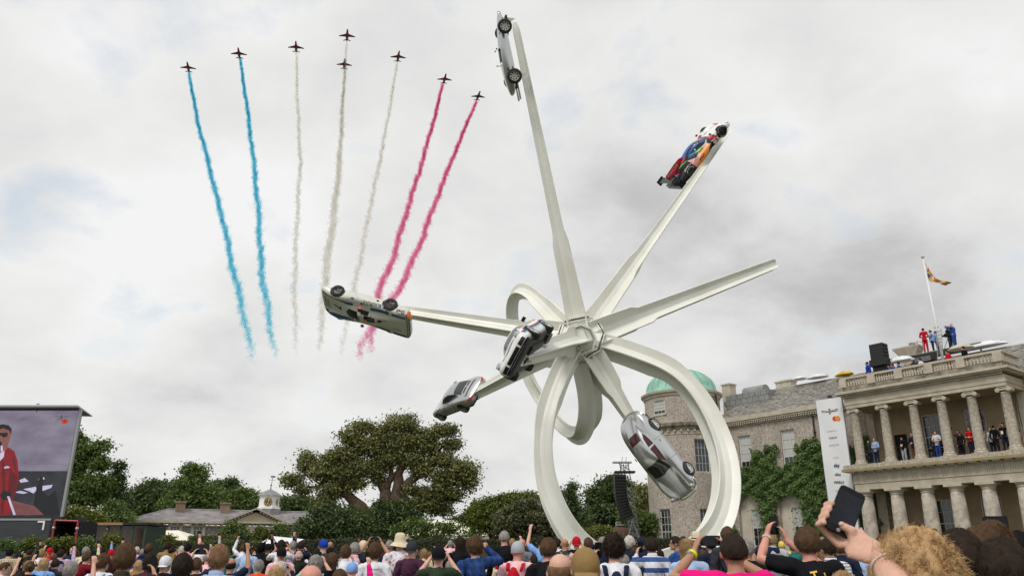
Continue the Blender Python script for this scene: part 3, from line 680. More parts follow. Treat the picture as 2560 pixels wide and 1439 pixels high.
# ------------------------------------------------------------------ trees, hedge and shrubs
BARK = mat('bark', (.085, .055, .035), .95, var=.5, scale=3, bump=1.0, bscale=6)
def LM(n, a, b, tr=.25): return mat(n, a, .55, island=.5, var=.4, scale=.35, col2=b, trans=tr)
L_oak = LM('oak_leaf', (.085, .092, .028), (.30, .305, .105)); L_dark = LM('dark_leaf', (.032, .060, .018), (.13, .18, .05)); L_mid = LM('mid_leaf', (.05, .09, .02), (.19, .26, .06))
L_yel = LM('yellow_leaf', (.06, .085, .012), (.24, .26, .04)); L_hedge = LM('hedge_leaf', (.016, .022, .008), (.055, .065, .02), .1); L_var = LM('variegated_leaf', (.04, .055, .015), (.20, .20, .085)); L_lime = LM('lime_leaf', (.07, .10, .012), (.20, .24, .03))
L_hedge2 = LM('fresh_hedge_leaf', (.03, .045, .01), (.13, .15, .03), .15)
def crown_sampler(blobs, Y, clump=.35, per=26, fill=.55, depth=1.0):
    B = []
    for b in blobs:
        px, py, rx, ry = (list(b) + [b[2]])[:4] if len(b) < 4 else b[:4]
        c = P(px, py, Y); k = (P(px + 1, py, Y) - c).length; B.append((c.x, c.y, c.z, rx * k, ry * k))
    B = np.array(B); wt = B[:, 3] * B[:, 4]; wt /= wt.sum()
    def f(n, rs):
        m = max(1, n // per); k = rs.choice(len(B), m, p=wt); d = rs.normal(size=(m, 3)); d /= np.linalg.norm(d, axis=1)[:, None]
        r = rs.uniform(0, 1, m) ** fill; b = B[k]
        yr = np.minimum(b[:, 3], b[:, 4] * 1.5) * depth
        c = b[:, :3] + d * r[:, None] * np.stack([b[:, 3], yr, b[:, 4]], 1)
        j = rs.randint(0, m, n); s = clump * rs.uniform(.5, 1.3, m)[j][:, None]
        p = c[j] + rs.normal(size=(n, 3)) * s * np.array([1, 1, .62]); nn = d[j] * .5 + np.array([0, 0, .7]); return p, nn
    return f
def tree(label, Y, blobs, n, m, leaf=.22, trunks=(), name='tree', cat='tree', group=None, clump=.35, per=26, fill=.5, seed=1, wide=.35, tilt=.9, base=None):
    bx = base[0] if base else blobs[0][0]; b0 = P(bx, 1390, Y); o = thing(name, label, cat, (b0.x, b0.y, gz(Y)), 0, group)
    v, f = leaves(n, crown_sampler(blobs, Y, clump, per, fill), leaf, tilt=tilt, seed=seed); v -= np.array(o.location)
    ob('crown', leafmesh('crown', v, f, m), o)
    mb = MB(); off = Vector(o.location)
    if not trunks:
        top = min(b[1] for b in blobs); trunks = [[(bx, 1400, wide), (bx + 3, (top + 1400) / 2, wide * .7), (bx - 2, top + 12, .05)]]
        for b in blobs[1:6]: trunks.append([(bx, min(1395, b[1] + 60), wide * .5), ((bx + b[0]) / 2, b[1] + 20, wide * .3), (b[0], b[1], .04)])
    for t in trunks:
        pts = [P(q[0], q[1], Y + (q[3] if len(q) > 3 else 0)) - off for q in t]
        if t[0][1] >= 1330 and len(pts) > 1: pts[0] = Vector((pts[0].x, pts[0].y, -.3))
        sp = spline(pts, 10); rr = [interp(i / 10, [(k / (len(t) - 1), q[2]) for k, q in enumerate(t)]) for i in range(11)]
        sp = [p + Vector((math.sin(i * 1.7 + pts[0].x), math.cos(i * 2.3), 0)) * rr[i] * .25 for i, p in enumerate(sp)]
        mb.tube(sp, rr, 8)
    part('trunk', mb, BARK, o, smooth=True); return o
def c7(l): return [(680 + a / 3.788, 1000 + b / 3.788, c / 3.788, (d if d else c) / 3.788) for a, b, c, d in l]
oak = c7([(850, 250, 115, 55), (1230, 230, 180, 100), (1640, 285, 130, 65), (760, 350, 140, 80), (1030, 300, 90, 55), (950, 440, 200, 100), (1250, 400, 170, 100), (1480, 430, 140, 80), (700, 520, 160, 90), (330, 590, 85, 115), (190, 760, 100, 75),
           (300, 850, 80, 45), (470, 680, 170, 95), (800, 640, 190, 90), (1100, 560, 190, 80), (1350, 570, 130, 70), (1600, 560, 140, 80), (1790, 640, 160, 100), (1850, 760, 95, 110), (1650, 740, 170, 85), (600, 850, 180, 90), (500, 960, 110, 65),
           (800, 790, 110, 50), (1560, 880, 180, 80), (1720, 900, 110, 70), (1450, 960, 140, 75), (1610, 1040, 100, 55), (1250, 990, 110, 60), (1500, 1010, 120, 60), (1180, 480, 120, 70), (1450, 340, 130, 70), (1700, 420, 90, 60), (980, 660, 150, 80), (1420, 660, 130, 70), (560, 560, 110, 70), (1040, 370, 130, 80), (680, 700, 160, 90), (1320, 860, 90, 60), (1000, 760, 60, 50)])
def t7(l, w): return [(680 + a / 3.788, 1000 + b / 3.788, r) for (a, b), r in zip(l, w)]
tree('huge spreading evergreen oak with twisted brown trunks behind the crowd', 62, oak, 88000, L_oak, .20, clump=.30, per=11, fill=.85, seed=21, base=(960, 0), cat='tree', name='oak_tree',
     trunks=[t7([(1080, 1340), (1080, 1100), (1060, 850), (1000, 700), (900, 600)], (.95, .65, .42, .3, .15)), t7([(1100, 1100), (1200, 880), (1190, 740), (1240, 620), (1290, 420)], (.6, .48, .38, .26, .1)),
             t7([(1010, 1340), (950, 1200), (830, 1020), (700, 860), (640, 700)], (.85, .6, .48, .28, .12)), t7([(1130, 1150), (1250, 1110), (1380, 1100), (1420, 1040), (1520, 990)], (.5, .4, .32, .25, .1)),
             t7([(1220, 850), (1370, 720), (1500, 610), (1650, 560)], (.4, .3, .2, .08)), t7([(1060, 850), (1130, 720), (1120, 600)], (.35, .25, .1)), t7([(1000, 700), (850, 640), (700, 600), (480, 700)], (.3, .25, .2, .08)),
             t7([(640, 700), (500, 760), (440, 820), (320, 820)], (.2, .17, .15, .06)), t7([(1240, 620), (1400, 520), (1500, 440), (1640, 300)], (.25, .18, .12, .05)), t7([(1240, 620), (1050, 430), (880, 260)], (.22, .13, .05)), t7([(1230, 870), (1300, 960), (1450, 960)], (.3, .2, .1))])
tree('dark ivy mass growing over the main trunk of the big oak', 60.5, c7([(1100, 1120, 120, 170), (1240, 1060, 110, 70), (1060, 1270, 110, 90), (1020, 1020, 60, 60), (1350, 1130, 90, 40)]), 9000, L_dark, .2, name='ivy', cat='ivy', clump=.3, fill=.35, base=(965, 0), trunks=[t7([(1090, 1340), (1100, 1050)], (.2, .1))])
tree('large dark green shrub to the left of the oak trunk', 58, c7([(560, 1130, 170, 100), (360, 1220, 130, 90), (660, 1220, 200, 110), (500, 1050, 130, 60), (800, 1180, 130, 130), (850, 1280, 120, 80)]), 20000, L_dark, .2, name='shrub', cat='shrub', clump=.35, fill=.33, base=(850, 0))
tree('thin low sprays of oak foliage hanging in front of the cream marquee', 57, c7([(1250, 1220, 130, 60), (1400, 1180, 150, 60), (1420, 1290, 160, 40), (1620, 1200, 150, 35), (1700, 1230, 120, 35), (1550, 1300, 140, 30), (1850, 1270, 100, 25)]), 3300, L_mid, .2, name='shrub', cat='shrub', clump=.3, per=10, fill=.8, base=(1050, 0), wide=.06)
# left background
tree('tall open tree beside the right edge of the video screen', 70, [(196, 1110, 18, 22), (215, 1125, 26, 22), (255, 1115, 16, 14), (190, 1160, 30, 26), (250, 1160, 22, 22), (185, 1210, 40, 30), (240, 1210, 40, 28), (215, 1240, 55, 25), (190, 1085, 9, 14)], 21000, L_mid, .24, clump=.3, per=20, fill=.6, seed=31, base=(205, 0))
tree('narrow pointed tree to the right of the tall open tree', 72, [(298, 1165, 7, 12), (294, 1195, 14, 16), (292, 1225, 20, 20), (290, 1255, 28, 22)], 9000, L_dark, .22, clump=.26, seed=32, base=(292, 0))
tree('dark wooded clump left of the stables', 100, [(340, 1240, 30, 20), (375, 1225, 26, 20), (400, 1220, 20, 18), (330, 1275, 45, 25), (390, 1265, 50, 30), (420, 1240, 20, 20)], 18000, L_dark, .32, clump=.5, seed=33, base=(370, 0))
tree('wispy dark tree with a few bare tips above the stables roof', 96, [(378, 1208, 6, 6), (437, 1212, 8, 8), (410, 1235, 30, 14), (445, 1240, 22, 20)], 4500, L_dark, .28, clump=.4, per=12, fill=.8, seed=34, base=(400, 0))
tree('big leafy green tree rising behind the stables roof', 92, [(475, 1175, 16, 14), (500, 1180, 18, 16), (480, 1205, 34, 20), (500, 1235, 44, 26), (455, 1250, 42, 26), (520, 1262, 42, 22), (430, 1268, 26, 18)], 24000, L_mid, .3, clump=.42, seed=35, base=(490, 0))
tree('dark flat topped pine beyond the stables, left of a second pine', 105, [(545, 1213, 18, 9), (550, 1225, 22, 10)], 5000, L_dark, .28, clump=.35, seed=36, base=(550, 0), wide=.3)
tree('dark round topped pine nearest the clock cupola', 105, [(577, 1206, 14, 9), (572, 1216, 18, 9), (590, 1222, 12, 8)], 5000, L_dark, .28, clump=.35, seed=37, base=(580, 0), wide=.3)
tree('yellowish green broad tree just left of the clock cupola', 98, [(570, 1245, 32, 16), (610, 1242, 32, 17), (630, 1260, 26, 20), (590, 1265, 50, 18), (645, 1275, 14, 12)], 15000, L_mid, .3, clump=.45, seed=38, base=(605, 0))
tree('small tree just right of the clock cupola', 98, [(708, 1252, 12, 12), (735, 1258, 22, 16), (720, 1272, 30, 14), (765, 1262, 26, 20)], 9000, L_dark, .28, clump=.4, seed=39, base=(725, 0))
tree('yellow green bushy tree below the video screen corner', 56, [(170, 1285, 28, 14), (205, 1292, 30, 16), (150, 1300, 30, 16), (235, 1305, 20, 16), (190, 1312, 40, 16)], 11000, L_yel, .2, clump=.3, seed=40, base=(190, 0), name='bush')
tree('grey green conifer bush left of the green shed roof', 62, [(285, 1275, 16, 22), (270, 1300, 30, 18), (310, 1298, 22, 16)], 7000, L_mid, .2, clump=.3, seed=41, base=(285, 0), name='bush')
tree('row of dark trees filling the gap behind the stables', 118, [(20, 1300, 80, 20), (300, 1290, 80, 20), (560, 1272, 90, 12), (720, 1280, 60, 16), (860, 1285, 90, 20), (1160, 1305, 60, 14)], 16000, L_dark, .36, clump=.7, seed=42, base=(600, 0))
# centre and right background
tree('bright yellow green dome shaped bush left of the ring', 60, [(1240, 1270, 55, 28), (1290, 1250, 45, 16), (1210, 1290, 40, 30), (1255, 1305, 60, 28), (1200, 1315, 28, 22), (1325, 1243, 20, 10)], 21000, L_lime, .17, clump=.25, fill=.3, seed=51, base=(1245, 0), name='bush')
tree('large pale variegated shrub in front of the yellow green bush', 55, [(1320, 1270, 45, 22), (1290, 1300, 55, 32), (1350, 1300, 48, 32), (1310, 1325, 70, 24), (1380, 1325, 40, 24)], 26000, L_var, .17, clump=.22, fill=.3, seed=52, base=(1320, 0), name='bush')
tree('young conifer standing alone behind the marquee', 72, [(1190, 1255, 5, 10), (1188, 1270, 12, 9), (1178, 1285, 20, 10), (1170, 1300, 26, 12)], 3600, L_dark, .2, clump=.28, per=10, fill=.8, seed=53, base=(1185, 0), wide=.15)
tree('slender open tree inside the ring, left of the loudspeakers', 62, [(1430, 1215, 7, 10), (1425, 1235, 16, 14), (1430, 1265, 24, 18), (1435, 1300, 34, 22), (1455, 1320, 36, 18), (1410, 1300, 16, 24)], 9500, L_dark, .19, clump=.3, per=12, fill=.7, seed=54, base=(1430, 0), wide=.16)
tree('big dark green tree behind the hanging loudspeakers', 82, [(1530, 1212, 36, 20), (1500, 1240, 34, 26), (1560, 1235, 44, 26), (1520, 1280, 55, 30), (1480, 1290, 28, 24), (1590, 1250, 36, 26), (1545, 1200, 18, 10)], 30000, L_dark, .28, clump=.42, seed=55, base=(1530, 0))
tree('olive coloured tree between the truss tower and the turret', 74, [(1610, 1235, 24, 16), (1625, 1265, 30, 30), (1600, 1275, 30, 30), (1640, 1300, 24, 26)], 12000, L_oak, .26, clump=.4, seed=56, base=(1615, 0))
tree('round low yellow green bush left of the thatched hut', 60, [(1500, 1330, 24, 14), (1480, 1335, 20, 12), (1520, 1335, 18, 12)], 7000, L_yel, .16, clump=.22, fill=.3, seed=57, base=(1500, 0), name='bush')
tree('fresh green bush at the foot of the turret beside the hut', 66, [(1625, 1310, 20, 26), (1600, 1300, 20, 20), (1570, 1290, 22, 16)], 7000, L_mid, .2, clump=.3, seed=58, base=(1620, 0), name='bush')
# clipped hedges
def hedge(px0, px1, Y, pytop, label, m, n, thick=1.4, seed=1):
    a = P(px0, pytop, Y); b = P(px1, pytop, Y); z0 = gz(Y) - .1; zt = (a.z + b.z) / 2
    o = thing('hedge', label, 'hedge', ((a.x + b.x) / 2, Y, z0)); L = b.x - a.x; h = zt - z0
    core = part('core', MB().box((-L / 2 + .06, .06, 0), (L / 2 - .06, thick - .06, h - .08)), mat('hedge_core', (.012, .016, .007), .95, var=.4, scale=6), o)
    def s(n, rs):
        k = rs.uniform(size=n); x = rs.uniform(-L / 2, L / 2, n); t = k < .72
        y = np.where(t, rs.normal(0, .035, n), rs.uniform(0, thick, n)); z = np.where(t, rs.uniform(0, h, n), h + rs.normal(0, .035, n) + .03 * np.sin(x * 1.3))
        nn = np.where(t[:, None], np.array([[0, -1, .4]]), np.array([[0, 0, 1]])); return np.stack([x, y, z], 1), nn
    v, f = leaves(n, s, .09, tilt=.6, seed=seed); q = ob('foliage', leafmesh('foliage', v, f, m), o)
hedge(742, 1330, 50, 1349, 'dark clipped yew hedge running behind the crowd below the oak', L_hedge, 30000, seed=3)
hedge(1330, 1700, 52.5, 1346, 'dark clipped hedge behind the ring ending at the turret', L_hedge, 20000, seed=4)
hedge(372, 665, 47, 1352, 'lighter green clipped hedge in front of the stables', L_hedge2, 20000, seed=5)
hedge(470, 600, 56, 1339, 'rough green hedge directly under the stables window', L_hedge2, 9000, seed=6)
for k, (x, y, r, m, lb) in enumerate([(17, 1358, 12, L_mid, 'small round shrub at the far left edge, in front of the dark trailer'), (79, 1352, 14, L_yel, 'small bushy topped shrub in front of the dark trailer side'), (56, 1368, 14, L_mid, 'low spreading shrub second from the left in front of the trailer'), (131, 1354, 10, L_yel, 'little shrub at the left post of the red trailer frame'),
        (165, 1350, 13, L_yel, 'bright shrub in front of the red trailer frame'), (213, 1353, 15, L_mid, 'feathery shrub in front of the slanted green shed wall'), (281, 1345, 17, L_yel, 'yellow shrub in front of the green shed window'), (255, 1368, 14, L_mid, 'low green shrub under the green shed window'), (110, 1372, 12, L_mid, 'low green shrub between the trailer shrubs'), (421, 1348, 12, L_yel, 'shrub poking up over the left end of the lighter hedge')]):
    tree(lb, 33, [(x, y, r, r * .75), (x - r * .4, y + 8, r * .6, r * .5), (x + r * .4, y + 9, r * .6, r * .5)], 1500, m, .085, name='shrub', cat='shrub', group='young shrubs in front of the trailer and shed', clump=.10, per=8, fill=.6, seed=70 + k, base=(x, 0), wide=.03)
# ------------------------------------------------------------------ stables with clock cupola
SA = P(336, 1303, 75); SB = P(786, 1311, 81.5); SX = Vector((SB.x - SA.x, SB.y - SA.y, 0)); SL = SX.length; SX.normalize(); SY = Vector((-SX.y, SX.x, 0))
SO = Vector((SA.x, SA.y, 0)); SMx = frame(SO, SX, SY)
def sl_(px, py, off=0.0):
    r = ray(px, py); o = SO + SY * off; t = (o - Vector((0, 0, CAMH))).dot(SY) / r.dot(SY); q = r * t + Vector((0, 0, CAMH)) - SO; return q.dot(SX), q.z
st = thing('stable_block', 'long low flint stable block with slate roof and white clock cupola', 'building', SO, math.atan2(SX.y, SX.x))
ze = 5.05; zr = sl_(450, 1273, 4)[1]; L = SL + 3
M_flint2 = flint('stable_flint', (.27, .25, .22), (.12, .11, .10), (.5, .48, .44), 9)
M_sroof = mat('stable_slate', (.12, .105, .11), .7, var=.5, scale=1.2, col2=(.30, .27, .27), stretch=(1, 1, .25), detail=8)
wn = []
for px in (385, 437, 495, 727): x, z = sl_(px, 1325); wn.append((x - .42, x + .42, z - .62, z + .62))
w = MB(); wall_open(w, 0, L, .8, ze - .3, 0, .3, wn); part('wall', w, M_flint2, st)
for a, b, c, d in wn:
    window(st, T(a, .08, c), b - a, d - c, 3, 2, M_glass, bar=.05, sill=False)
    sr = MB(); 
    for q in ((a - .2, -.04, c - .2, a, .02, d + .2), (b, -.04, c - .2, b + .2, .02, d + .2), (a, -.04, d, b, .02, d + .2), (a, -.04, c - .2, b, .02, c)): sr.box((q[0], q[1], q[2]), (q[3], q[4], q[5]))
    part('window_surround', sr, M_stuccol, st)
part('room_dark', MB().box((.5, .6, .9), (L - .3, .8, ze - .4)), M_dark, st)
part('cornice', MB().box((-.5, -.5, ze - .12), (L, .3, ze + .1)).box((-.2, -.12, ze - .42), (L, .02, ze - .28)), M_stone, st)
md = MB().box((0, 0, 0), (.22, .3, .14)).mesh('modillion', M_stuccol)
for i in range(int(L / .55)): ob('modillion', md, st, loc=(-.3 + i * .55, -.36, ze - .27))
xr = sl_(420, 1273, 4)[0]
rf = MB().add([(-.45, -.45, ze + .1), (L, -.45, ze + .1), (L, 4, zr), (xr, 4, zr), (L, 8.5, ze + .1), (-.45, 8.5, ze + .1)], [(0, 1, 2, 3), (0, 3, 5), (3, 2, 4, 5)]); rs_ = part('roof', rf, M_sroof, st)
part('ridge', MB().tube([(xr, 4, zr + .02), (L, 4, zr + .02)], .09, 6).tube([(xr, 4, zr), (-.45, -.45, ze + .12)], .08, 6), M_lead, rs_)
for px in (450, 562):
    x, z = sl_(px, 1275, 3.2); q = MB().box((x - .42, 2.8, ze + .5), (x + .42, 3.6, zr + .55)).box((x - .5, 2.72, zr + .55), (x + .5, 3.68, zr + .7)); part('chimney', q, mat('chimney_brick', (.24, .17, .12), .9, var=.3, scale=4), st)
# pediment bay
xa, xb = sl_(570, 1303)[0], sl_(702, 1305)[0]; xm = (xa + xb) / 2; zp = sl_(638, 1276)[1]
dxm = xm; arch = archops(dxm + .1, .95, 2.6, .8)
w = MB(); wall_open(w, xa + .6, xb - .5, .8, ze - .3, -.35, .02, arch); part('centre_bay', w, M_stuccol, st)
part('gate_recess', MB().box((xa + .8, .02, .8), (xb - .8, .06, 3.8)), M_stuccol, st)
for k in range(7):
    a = math.pi * (k + .5) / 7; q = MB().box((-.12, -.4, 0), (.12, -.33, .45 if k != 3 else .8), M=T(dxm + .1 + .98 * math.cos(a), 0, 2.6 + .98 * math.sin(a)) @ Matrix.Rotation(math.pi / 2 - a, 4, 'Y')); part('voussoir', q, M_stone, st)
part('string_course', MB().box((xa + .55, -.42, 3.9), (xb - .45, -.35, 4.0)), M_stone, st)
part('tympanum', MB().add([(xa + .3, -.3, ze + .1), (xb - .3, -.3, ze + .1), (xm, -.3, zp - .15), (xa + .3, .5, ze + .1), (xb - .3, .5, ze + .1), (xm, .5, zp - .15)], [(0, 1, 2), (3, 5, 4), (0, 2, 5, 3), (1, 4, 5, 2)]), mat('tympanum_stucco', (.46, .38, .29), .85, var=.1, scale=1), st)
pe = MB()
for (p, q) in (((xa - .3, ze + .05), (xm, zp + .1)), ((xb + .3, ze + .05), (xm, zp + .1))):
    d = Vector((q[0] - p[0], 0, q[1] - p[1])); n = Vector((-d.z, 0, d.x)).normalized() * .14 * (1 if d.x > 0 else -1); a = Vector((p[0], -.7, p[1])); b = Vector((q[0], -.7, q[1]))
    pe.add([a, b, b + n, a + n, a + Vector((0, 4.4, 0)), b + Vector((0, 4.4, 0)), b + n + Vector((0, 4.4, 0)), a + n + Vector((0, 4.4, 0))], [(0, 1, 2, 3), (7, 6, 5, 4), (0, 4, 5, 1), (3, 2, 6, 7), (0, 3, 7, 4), (1, 5, 6, 2)])
    for i in range(1, 9): c_ = a.lerp(b, i / 9.5); ob('modillion', md, st, loc=(c_.x - .1, -.5, c_.z - .16))
part('pediment_raking_cornice', pe, M_stone, st); part('pediment_base', MB().box((xa - .3, -.7, ze - .06), (xb + .3, -.45, ze + .12)), M_stone, st)
# cupola
cx_, cz0 = sl_(672, 1272, 3.6); cxx = cx_; cy = 3.6; zc = cz0; zt_ = sl_(672, 1239, 3.6)[1]; zk = sl_(672, 1226, 3.6)[1]; W = 1.02
M_wpaint = mat('white_timber', (.78, .78, .78), .5, var=.04, scale=1)
cu = MB().lathe([(W * 1.12, zc - 1.2), (W * 1.12, zc - .02)], 8, c=(cxx, cy, 0)); part('cupola_base', cu, M_lead, st)
cu = MB().lathe([(W * 1.15, zc - .02), (W * 1.15, zc + .16), (W * 1.02, zc + .2), (W * .99, zt_ - .1), (W * 1.12, zt_)], 8, c=(cxx, cy, 0), M=Matrix.Rotation(R_(8), 4, 'Z')); cup = part('cupola', cu, M_wpaint, st)
part('cupola_roof', MB().lathe([(W * 1.25, zt_), (W * 1.22, zt_ + .06), (W * .7, zk - .12), (.08, zk + .15), (.03, zk + .5)], 8, c=(cxx, cy, 0), M=Matrix.Rotation(R_(8), 4, 'Z')), M_lead, cup)
M_gold = mat('gilt', (.62, .42, .12), .4, .3)
for ang in (-112, -42):
    a = R_(ang + 8 - .5); n = Vector((math.cos(a), math.sin(a), 0)); c_ = Vector((cxx, cy, (zc + zt_) / 2)) + n * (W * .945); Mc = frame(c_, Vector((-n.y, n.x, 0)), (0, 0, 1))
    fc = part('clock_face', MB().lathe([(.42, .0), (.42, .03)], 8, M=Mc), mat('clock_black', (.02, .02, .02), .5), cup)
    g = MB(); g.lathe([(.40, .034), (.43, .034)], 24, M=Mc, caps=False); g.lathe([(.20, .034), (.22, .034)], 24, M=Mc, caps=False)
    for h in range(12): t = h * math.pi / 6; g.add([Mc @ Vector((r * math.cos(t + s), r * math.sin(t + s), .036)) for r, s in ((.24, -.12), (.38, -.09), (.38, .09), (.24, .12))], [(0, 1, 2, 3)])
    part('numeral_ring', g, M_gold, cup)
    part('clock_hand', MB().box((-.02, -.05, .04), (.02, .36, .05), M=Mc @ Matrix.Rotation(R_(-14), 4, 'Z')).box((-.025, -.05, .04), (.025, .22, .05), M=Mc @ Matrix.Rotation(R_(170), 4, 'Z')), mat('white_paint', (.8, .8, .8), .5), cup)
vz = sl_(681, 1191, 3.6)[1]
vn = MB().tube([(cxx, cy, zk + .3), (cxx + .1, cy, vz)], .035, 6).box((cxx - .25, cy - .01, vz - .35), (cxx + .4, cy + .01, vz - .31)); vn.ball((cxx + .02, cy, zk + .55), .1); vn.box((cxx - .1, cy - .01, vz - .1), (cxx + .35, cy + .01, vz + .1))
part('weather_vane', vn, M_lead, cup)
for k, (px, py, r, lb) in enumerate([(585, 1325, 24, 'climbing bush on the pale centre bay of the stables'), (700, 1330, 18, 'green bush between the centre bay and the right stables window'), (655, 1332, 12, 'yellowish climber right of the arched stable gate'), (605, 1340, 22, 'dense low bush beside the arched stable gate')]):
    tree(lb, 72, [(px, py, r, r * .8), (px - r * .6, py + 10, r * .6, r * .5), (px - r * .3, py - r * .7, r * .4, r * .4), (px + r * .6, py + 10, r * .6, r * .5)], 4500, L_mid if k != 2 else L_yel, .17, name='bush', cat='bush', clump=.22, fill=.35, seed=90 + k, base=(px, 0), wide=.08)
# small building seen behind the oak trunks
q = MB().box(P(900, 1345, 78), P(1000, 1300, 82)); g_ = thing('outbuilding', 'low slate roofed outbuilding glimpsed between the oak trunks', 'building', P(945, 1390, 78))
off = g_.location; a, b = P(905, 1312, 78), P(1010, 1312, 78); wl = MB().box((a.x - off.x, 0, -.5), (b.x - off.x, 4, a.z - off.z)); part('wall', wl, M_flint2, g_)
tp = P(925, 1283, 80); part('roof', MB().add([(a.x - off.x, -.3, a.z - off.z), (b.x - off.x, -.3, a.z - off.z), (b.x - off.x, 2.2, tp.z - off.z), (a.x - off.x + 1, 2.2, tp.z - off.z)], [(0, 1, 2, 3)]), M_sroof, g_)
c_ = P(914, 1265, 80); part('chimney', MB().box((c_.x - off.x - .5, 1.8, 2), (c_.x - off.x + .5, 2.7, c_.z - off.z)), M_stone, g_)
# ------------------------------------------------------------------ marquees
M_cream = mat('cream_canvas', (.80, .74, .62), .8, var=.03, scale=1); M_wcan = mat('white_canvas', (.82, .84, .86), .7)
def marquee(label, Y, l, r, py_eave, py_ridge, hl, hr, m, dep=6):
    A, B = P(l, py_eave, Y), P(r, py_eave, Y); C, D_ = P(hl, py_ridge, Y + dep * .45), P(hr, py_ridge, Y + dep * .45); o = thing('marquee', label, 'marquee', ((A.x + B.x) / 2, Y, gz(Y))); f = Vector(o.location); g = gz(Y) - .1
    e = Vector((0, dep, 0)); vs = [A, B, D_, C, A + e, B + e]; part('roof', MB().add([v - f for v in vs], [(0, 1, 2, 3), (3, 2, 5, 4), (0, 3, 4), (1, 5, 2)]), m, o)
    w = MB(); w.box((A.x - f.x + .05, .05, -.1), (B.x - f.x - .05, dep - .05, A.z - f.z)); part('wall', w, m, o); return o
marquee('cream marquee roof with sloping end in front of the stables', 60, 330, 476, 1352, 1325, 352, 447, M_cream)
marquee('long cream marquee behind the oak tree and the yellow green bush', 74, 985, 1235, 1338, 1300, 1000, 1178, M_cream, 8)
g_ = thing('gazebo', 'white pointed gazebo tent just above the heads of the crowd', 'gazebo', P(700, 1392, 40)); f = Vector(g_.location); f.z = gz(40); g_.location.z = f.z
a, b, c_, d = P(650, 1358, 38.5), P(735, 1359, 38.5), P(760, 1347, 42), P(690, 1347, 42); t = P(678, 1339, 40.2)
part('canopy', MB().add([v - f for v in (a, b, c_, d, t)], [(0, 1, 4), (1, 2, 4), (2, 3, 4), (3, 0, 4)]), M_wcan, g_)
for q in (a, b, c_, d): part('leg', MB().tube([Vector((q.x, q.y, gz(q.y))) - f, q - f], .03, 6), M_lead, g_)
# ------------------------------------------------------------------ video screen
scr = thing('video_screen', 'large outdoor video screen showing a man in red overalls under a purple sky', 'screen', (P(150, 1290, 45).x, 45, 0)); f = Vector(scr.location)
YS = 45
def q_(px, py, dy=0.0):
    v = P(px, py, YS) - f; v.y = -dy; return v
R_TOP, R_BOT = (184, 1026), (149, 1290); xl = q_(-260, 1290).x
x1 = q_(*R_BOT).x; zb, ztp = q_(*R_BOT).z, q_(*R_TOP).z
def em(n, c, s=.5): return mat(n, srgb(c), .6, emit=s, var=.22, scale=2.2)
part('cabinet', MB().box((xl, .02, zb - .1), (x1 + .10, .3, ztp + .12)), M_iron, scr)
es = bpy.data.materials.new('screen_sky'); es.use_nodes = True; t = es.node_tree; b = t.nodes['Principled BSDF']; tc = N(t, 'ShaderNodeTexCoord'); n = N(t, 'ShaderNodeTexNoise'); n.inputs['Scale'].default_value = .55; n.inputs['Detail'].default_value = 4; mp = N(t, 'ShaderNodeMapping'); mp.inputs['Scale'].default_value = (1, 1, 2.2)
t.links.new(tc.outputs['Object'], mp.inputs[0]); t.links.new(mp.outputs[0], n.inputs[0]); cc = ramp(t, n.outputs[0], [(.3, srgb('6f6880')), (.55, srgb('8d8599')), (.75, srgb('a59bac'))]); t.links.new(cc, b.inputs['Emission Color']); b.inputs['Emission Strength'].default_value = .62; b.inputs['Base Color'].default_value = (.03, .03, .035, 1)
part('display', MB().add([Vector((xl, 0, zb)), Vector((x1, 0, zb)), Vector((x1, 0, ztp)), Vector((xl, 0, ztp))], [(0, 1, 2, 3)]), es, scr)
def flat(name, pts, m, dy): return part(name, MB().add([q_(px, py, dy) for px, py in pts], [tuple(range(len(pts)))]), m, scr)
hz = 1177; E_land = mat('screen_land', srgb('2b2d33'), .8, emit=.45, var=.45, scale=.9)
z_h = q_(100, hz).z
part('display_picture', MB().add([Vector((xl, -.006, zb)), Vector((x1, -.006, zb)), Vector((x1, -.006, z_h)), Vector((xl, -.006, z_h))], [(0, 1, 2, 3)]), E_land, scr)
E_w = em('screen_white', 'a69fb8', .6); E_red = em('screen_red', '7e121c', .3); E_red2 = em('screen_shade_red', '5a1018', .32); E_skin = em('screen_skin', '7a4a44', .4); E_dk = em('screen_dark', '15161c', .3); E_gnd = em('screen_earth', '6a4040', .4)
for pts in ([(48, 1200), (62, 1194), (72, 1203), (52, 1206)], [(58, 1222), (90, 1216), (92, 1224), (84, 1233), (74, 1228)], [(106, 1214), (132, 1211), (128, 1219), (106, 1227)], [(98, 1195), (110, 1192), (112, 1197), (96, 1200)], [(36, 1230), (52, 1226), (70, 1231), (58, 1234)]): flat('display_picture', pts, E_w, .010)
flat('display_picture', [(30, 1250), (108, 1270), (112, 1286), (34, 1287)], E_gnd, .010)
flat('display_picture', [(84, 1262), (92, 1215), (100, 1190), (108, 1190), (106, 1225), (120, 1240), (140, 1225), (150, 1288), (112, 1288)], E_dk, .012)
flat('display_picture', [(-30, 1140), (-5, 1115), (22, 1118), (36, 1127), (44, 1150), (48, 1190), (42, 1225), (30, 1250), (26, 1287), (-60, 1287)], E_red, .014)
flat('display_picture', [(24, 1170), (34, 1180), (44, 1190), (42, 1225), (30, 1245), (18, 1240), (22, 1210)], E_red2, .016)
flat('display_picture', [(4, 1140), (12, 1160), (14, 1230), (8, 1284), (2, 1284), (6, 1200)], E_red2, .016); flat('display_picture', [(30, 1132), (38, 1150), (42, 1180), (36, 1172), (32, 1150)], E_red2, .016); flat('display_picture', [(10, 1168), (16, 1164), (24, 1166), (24, 1169), (12, 1171)], E_w, .017)
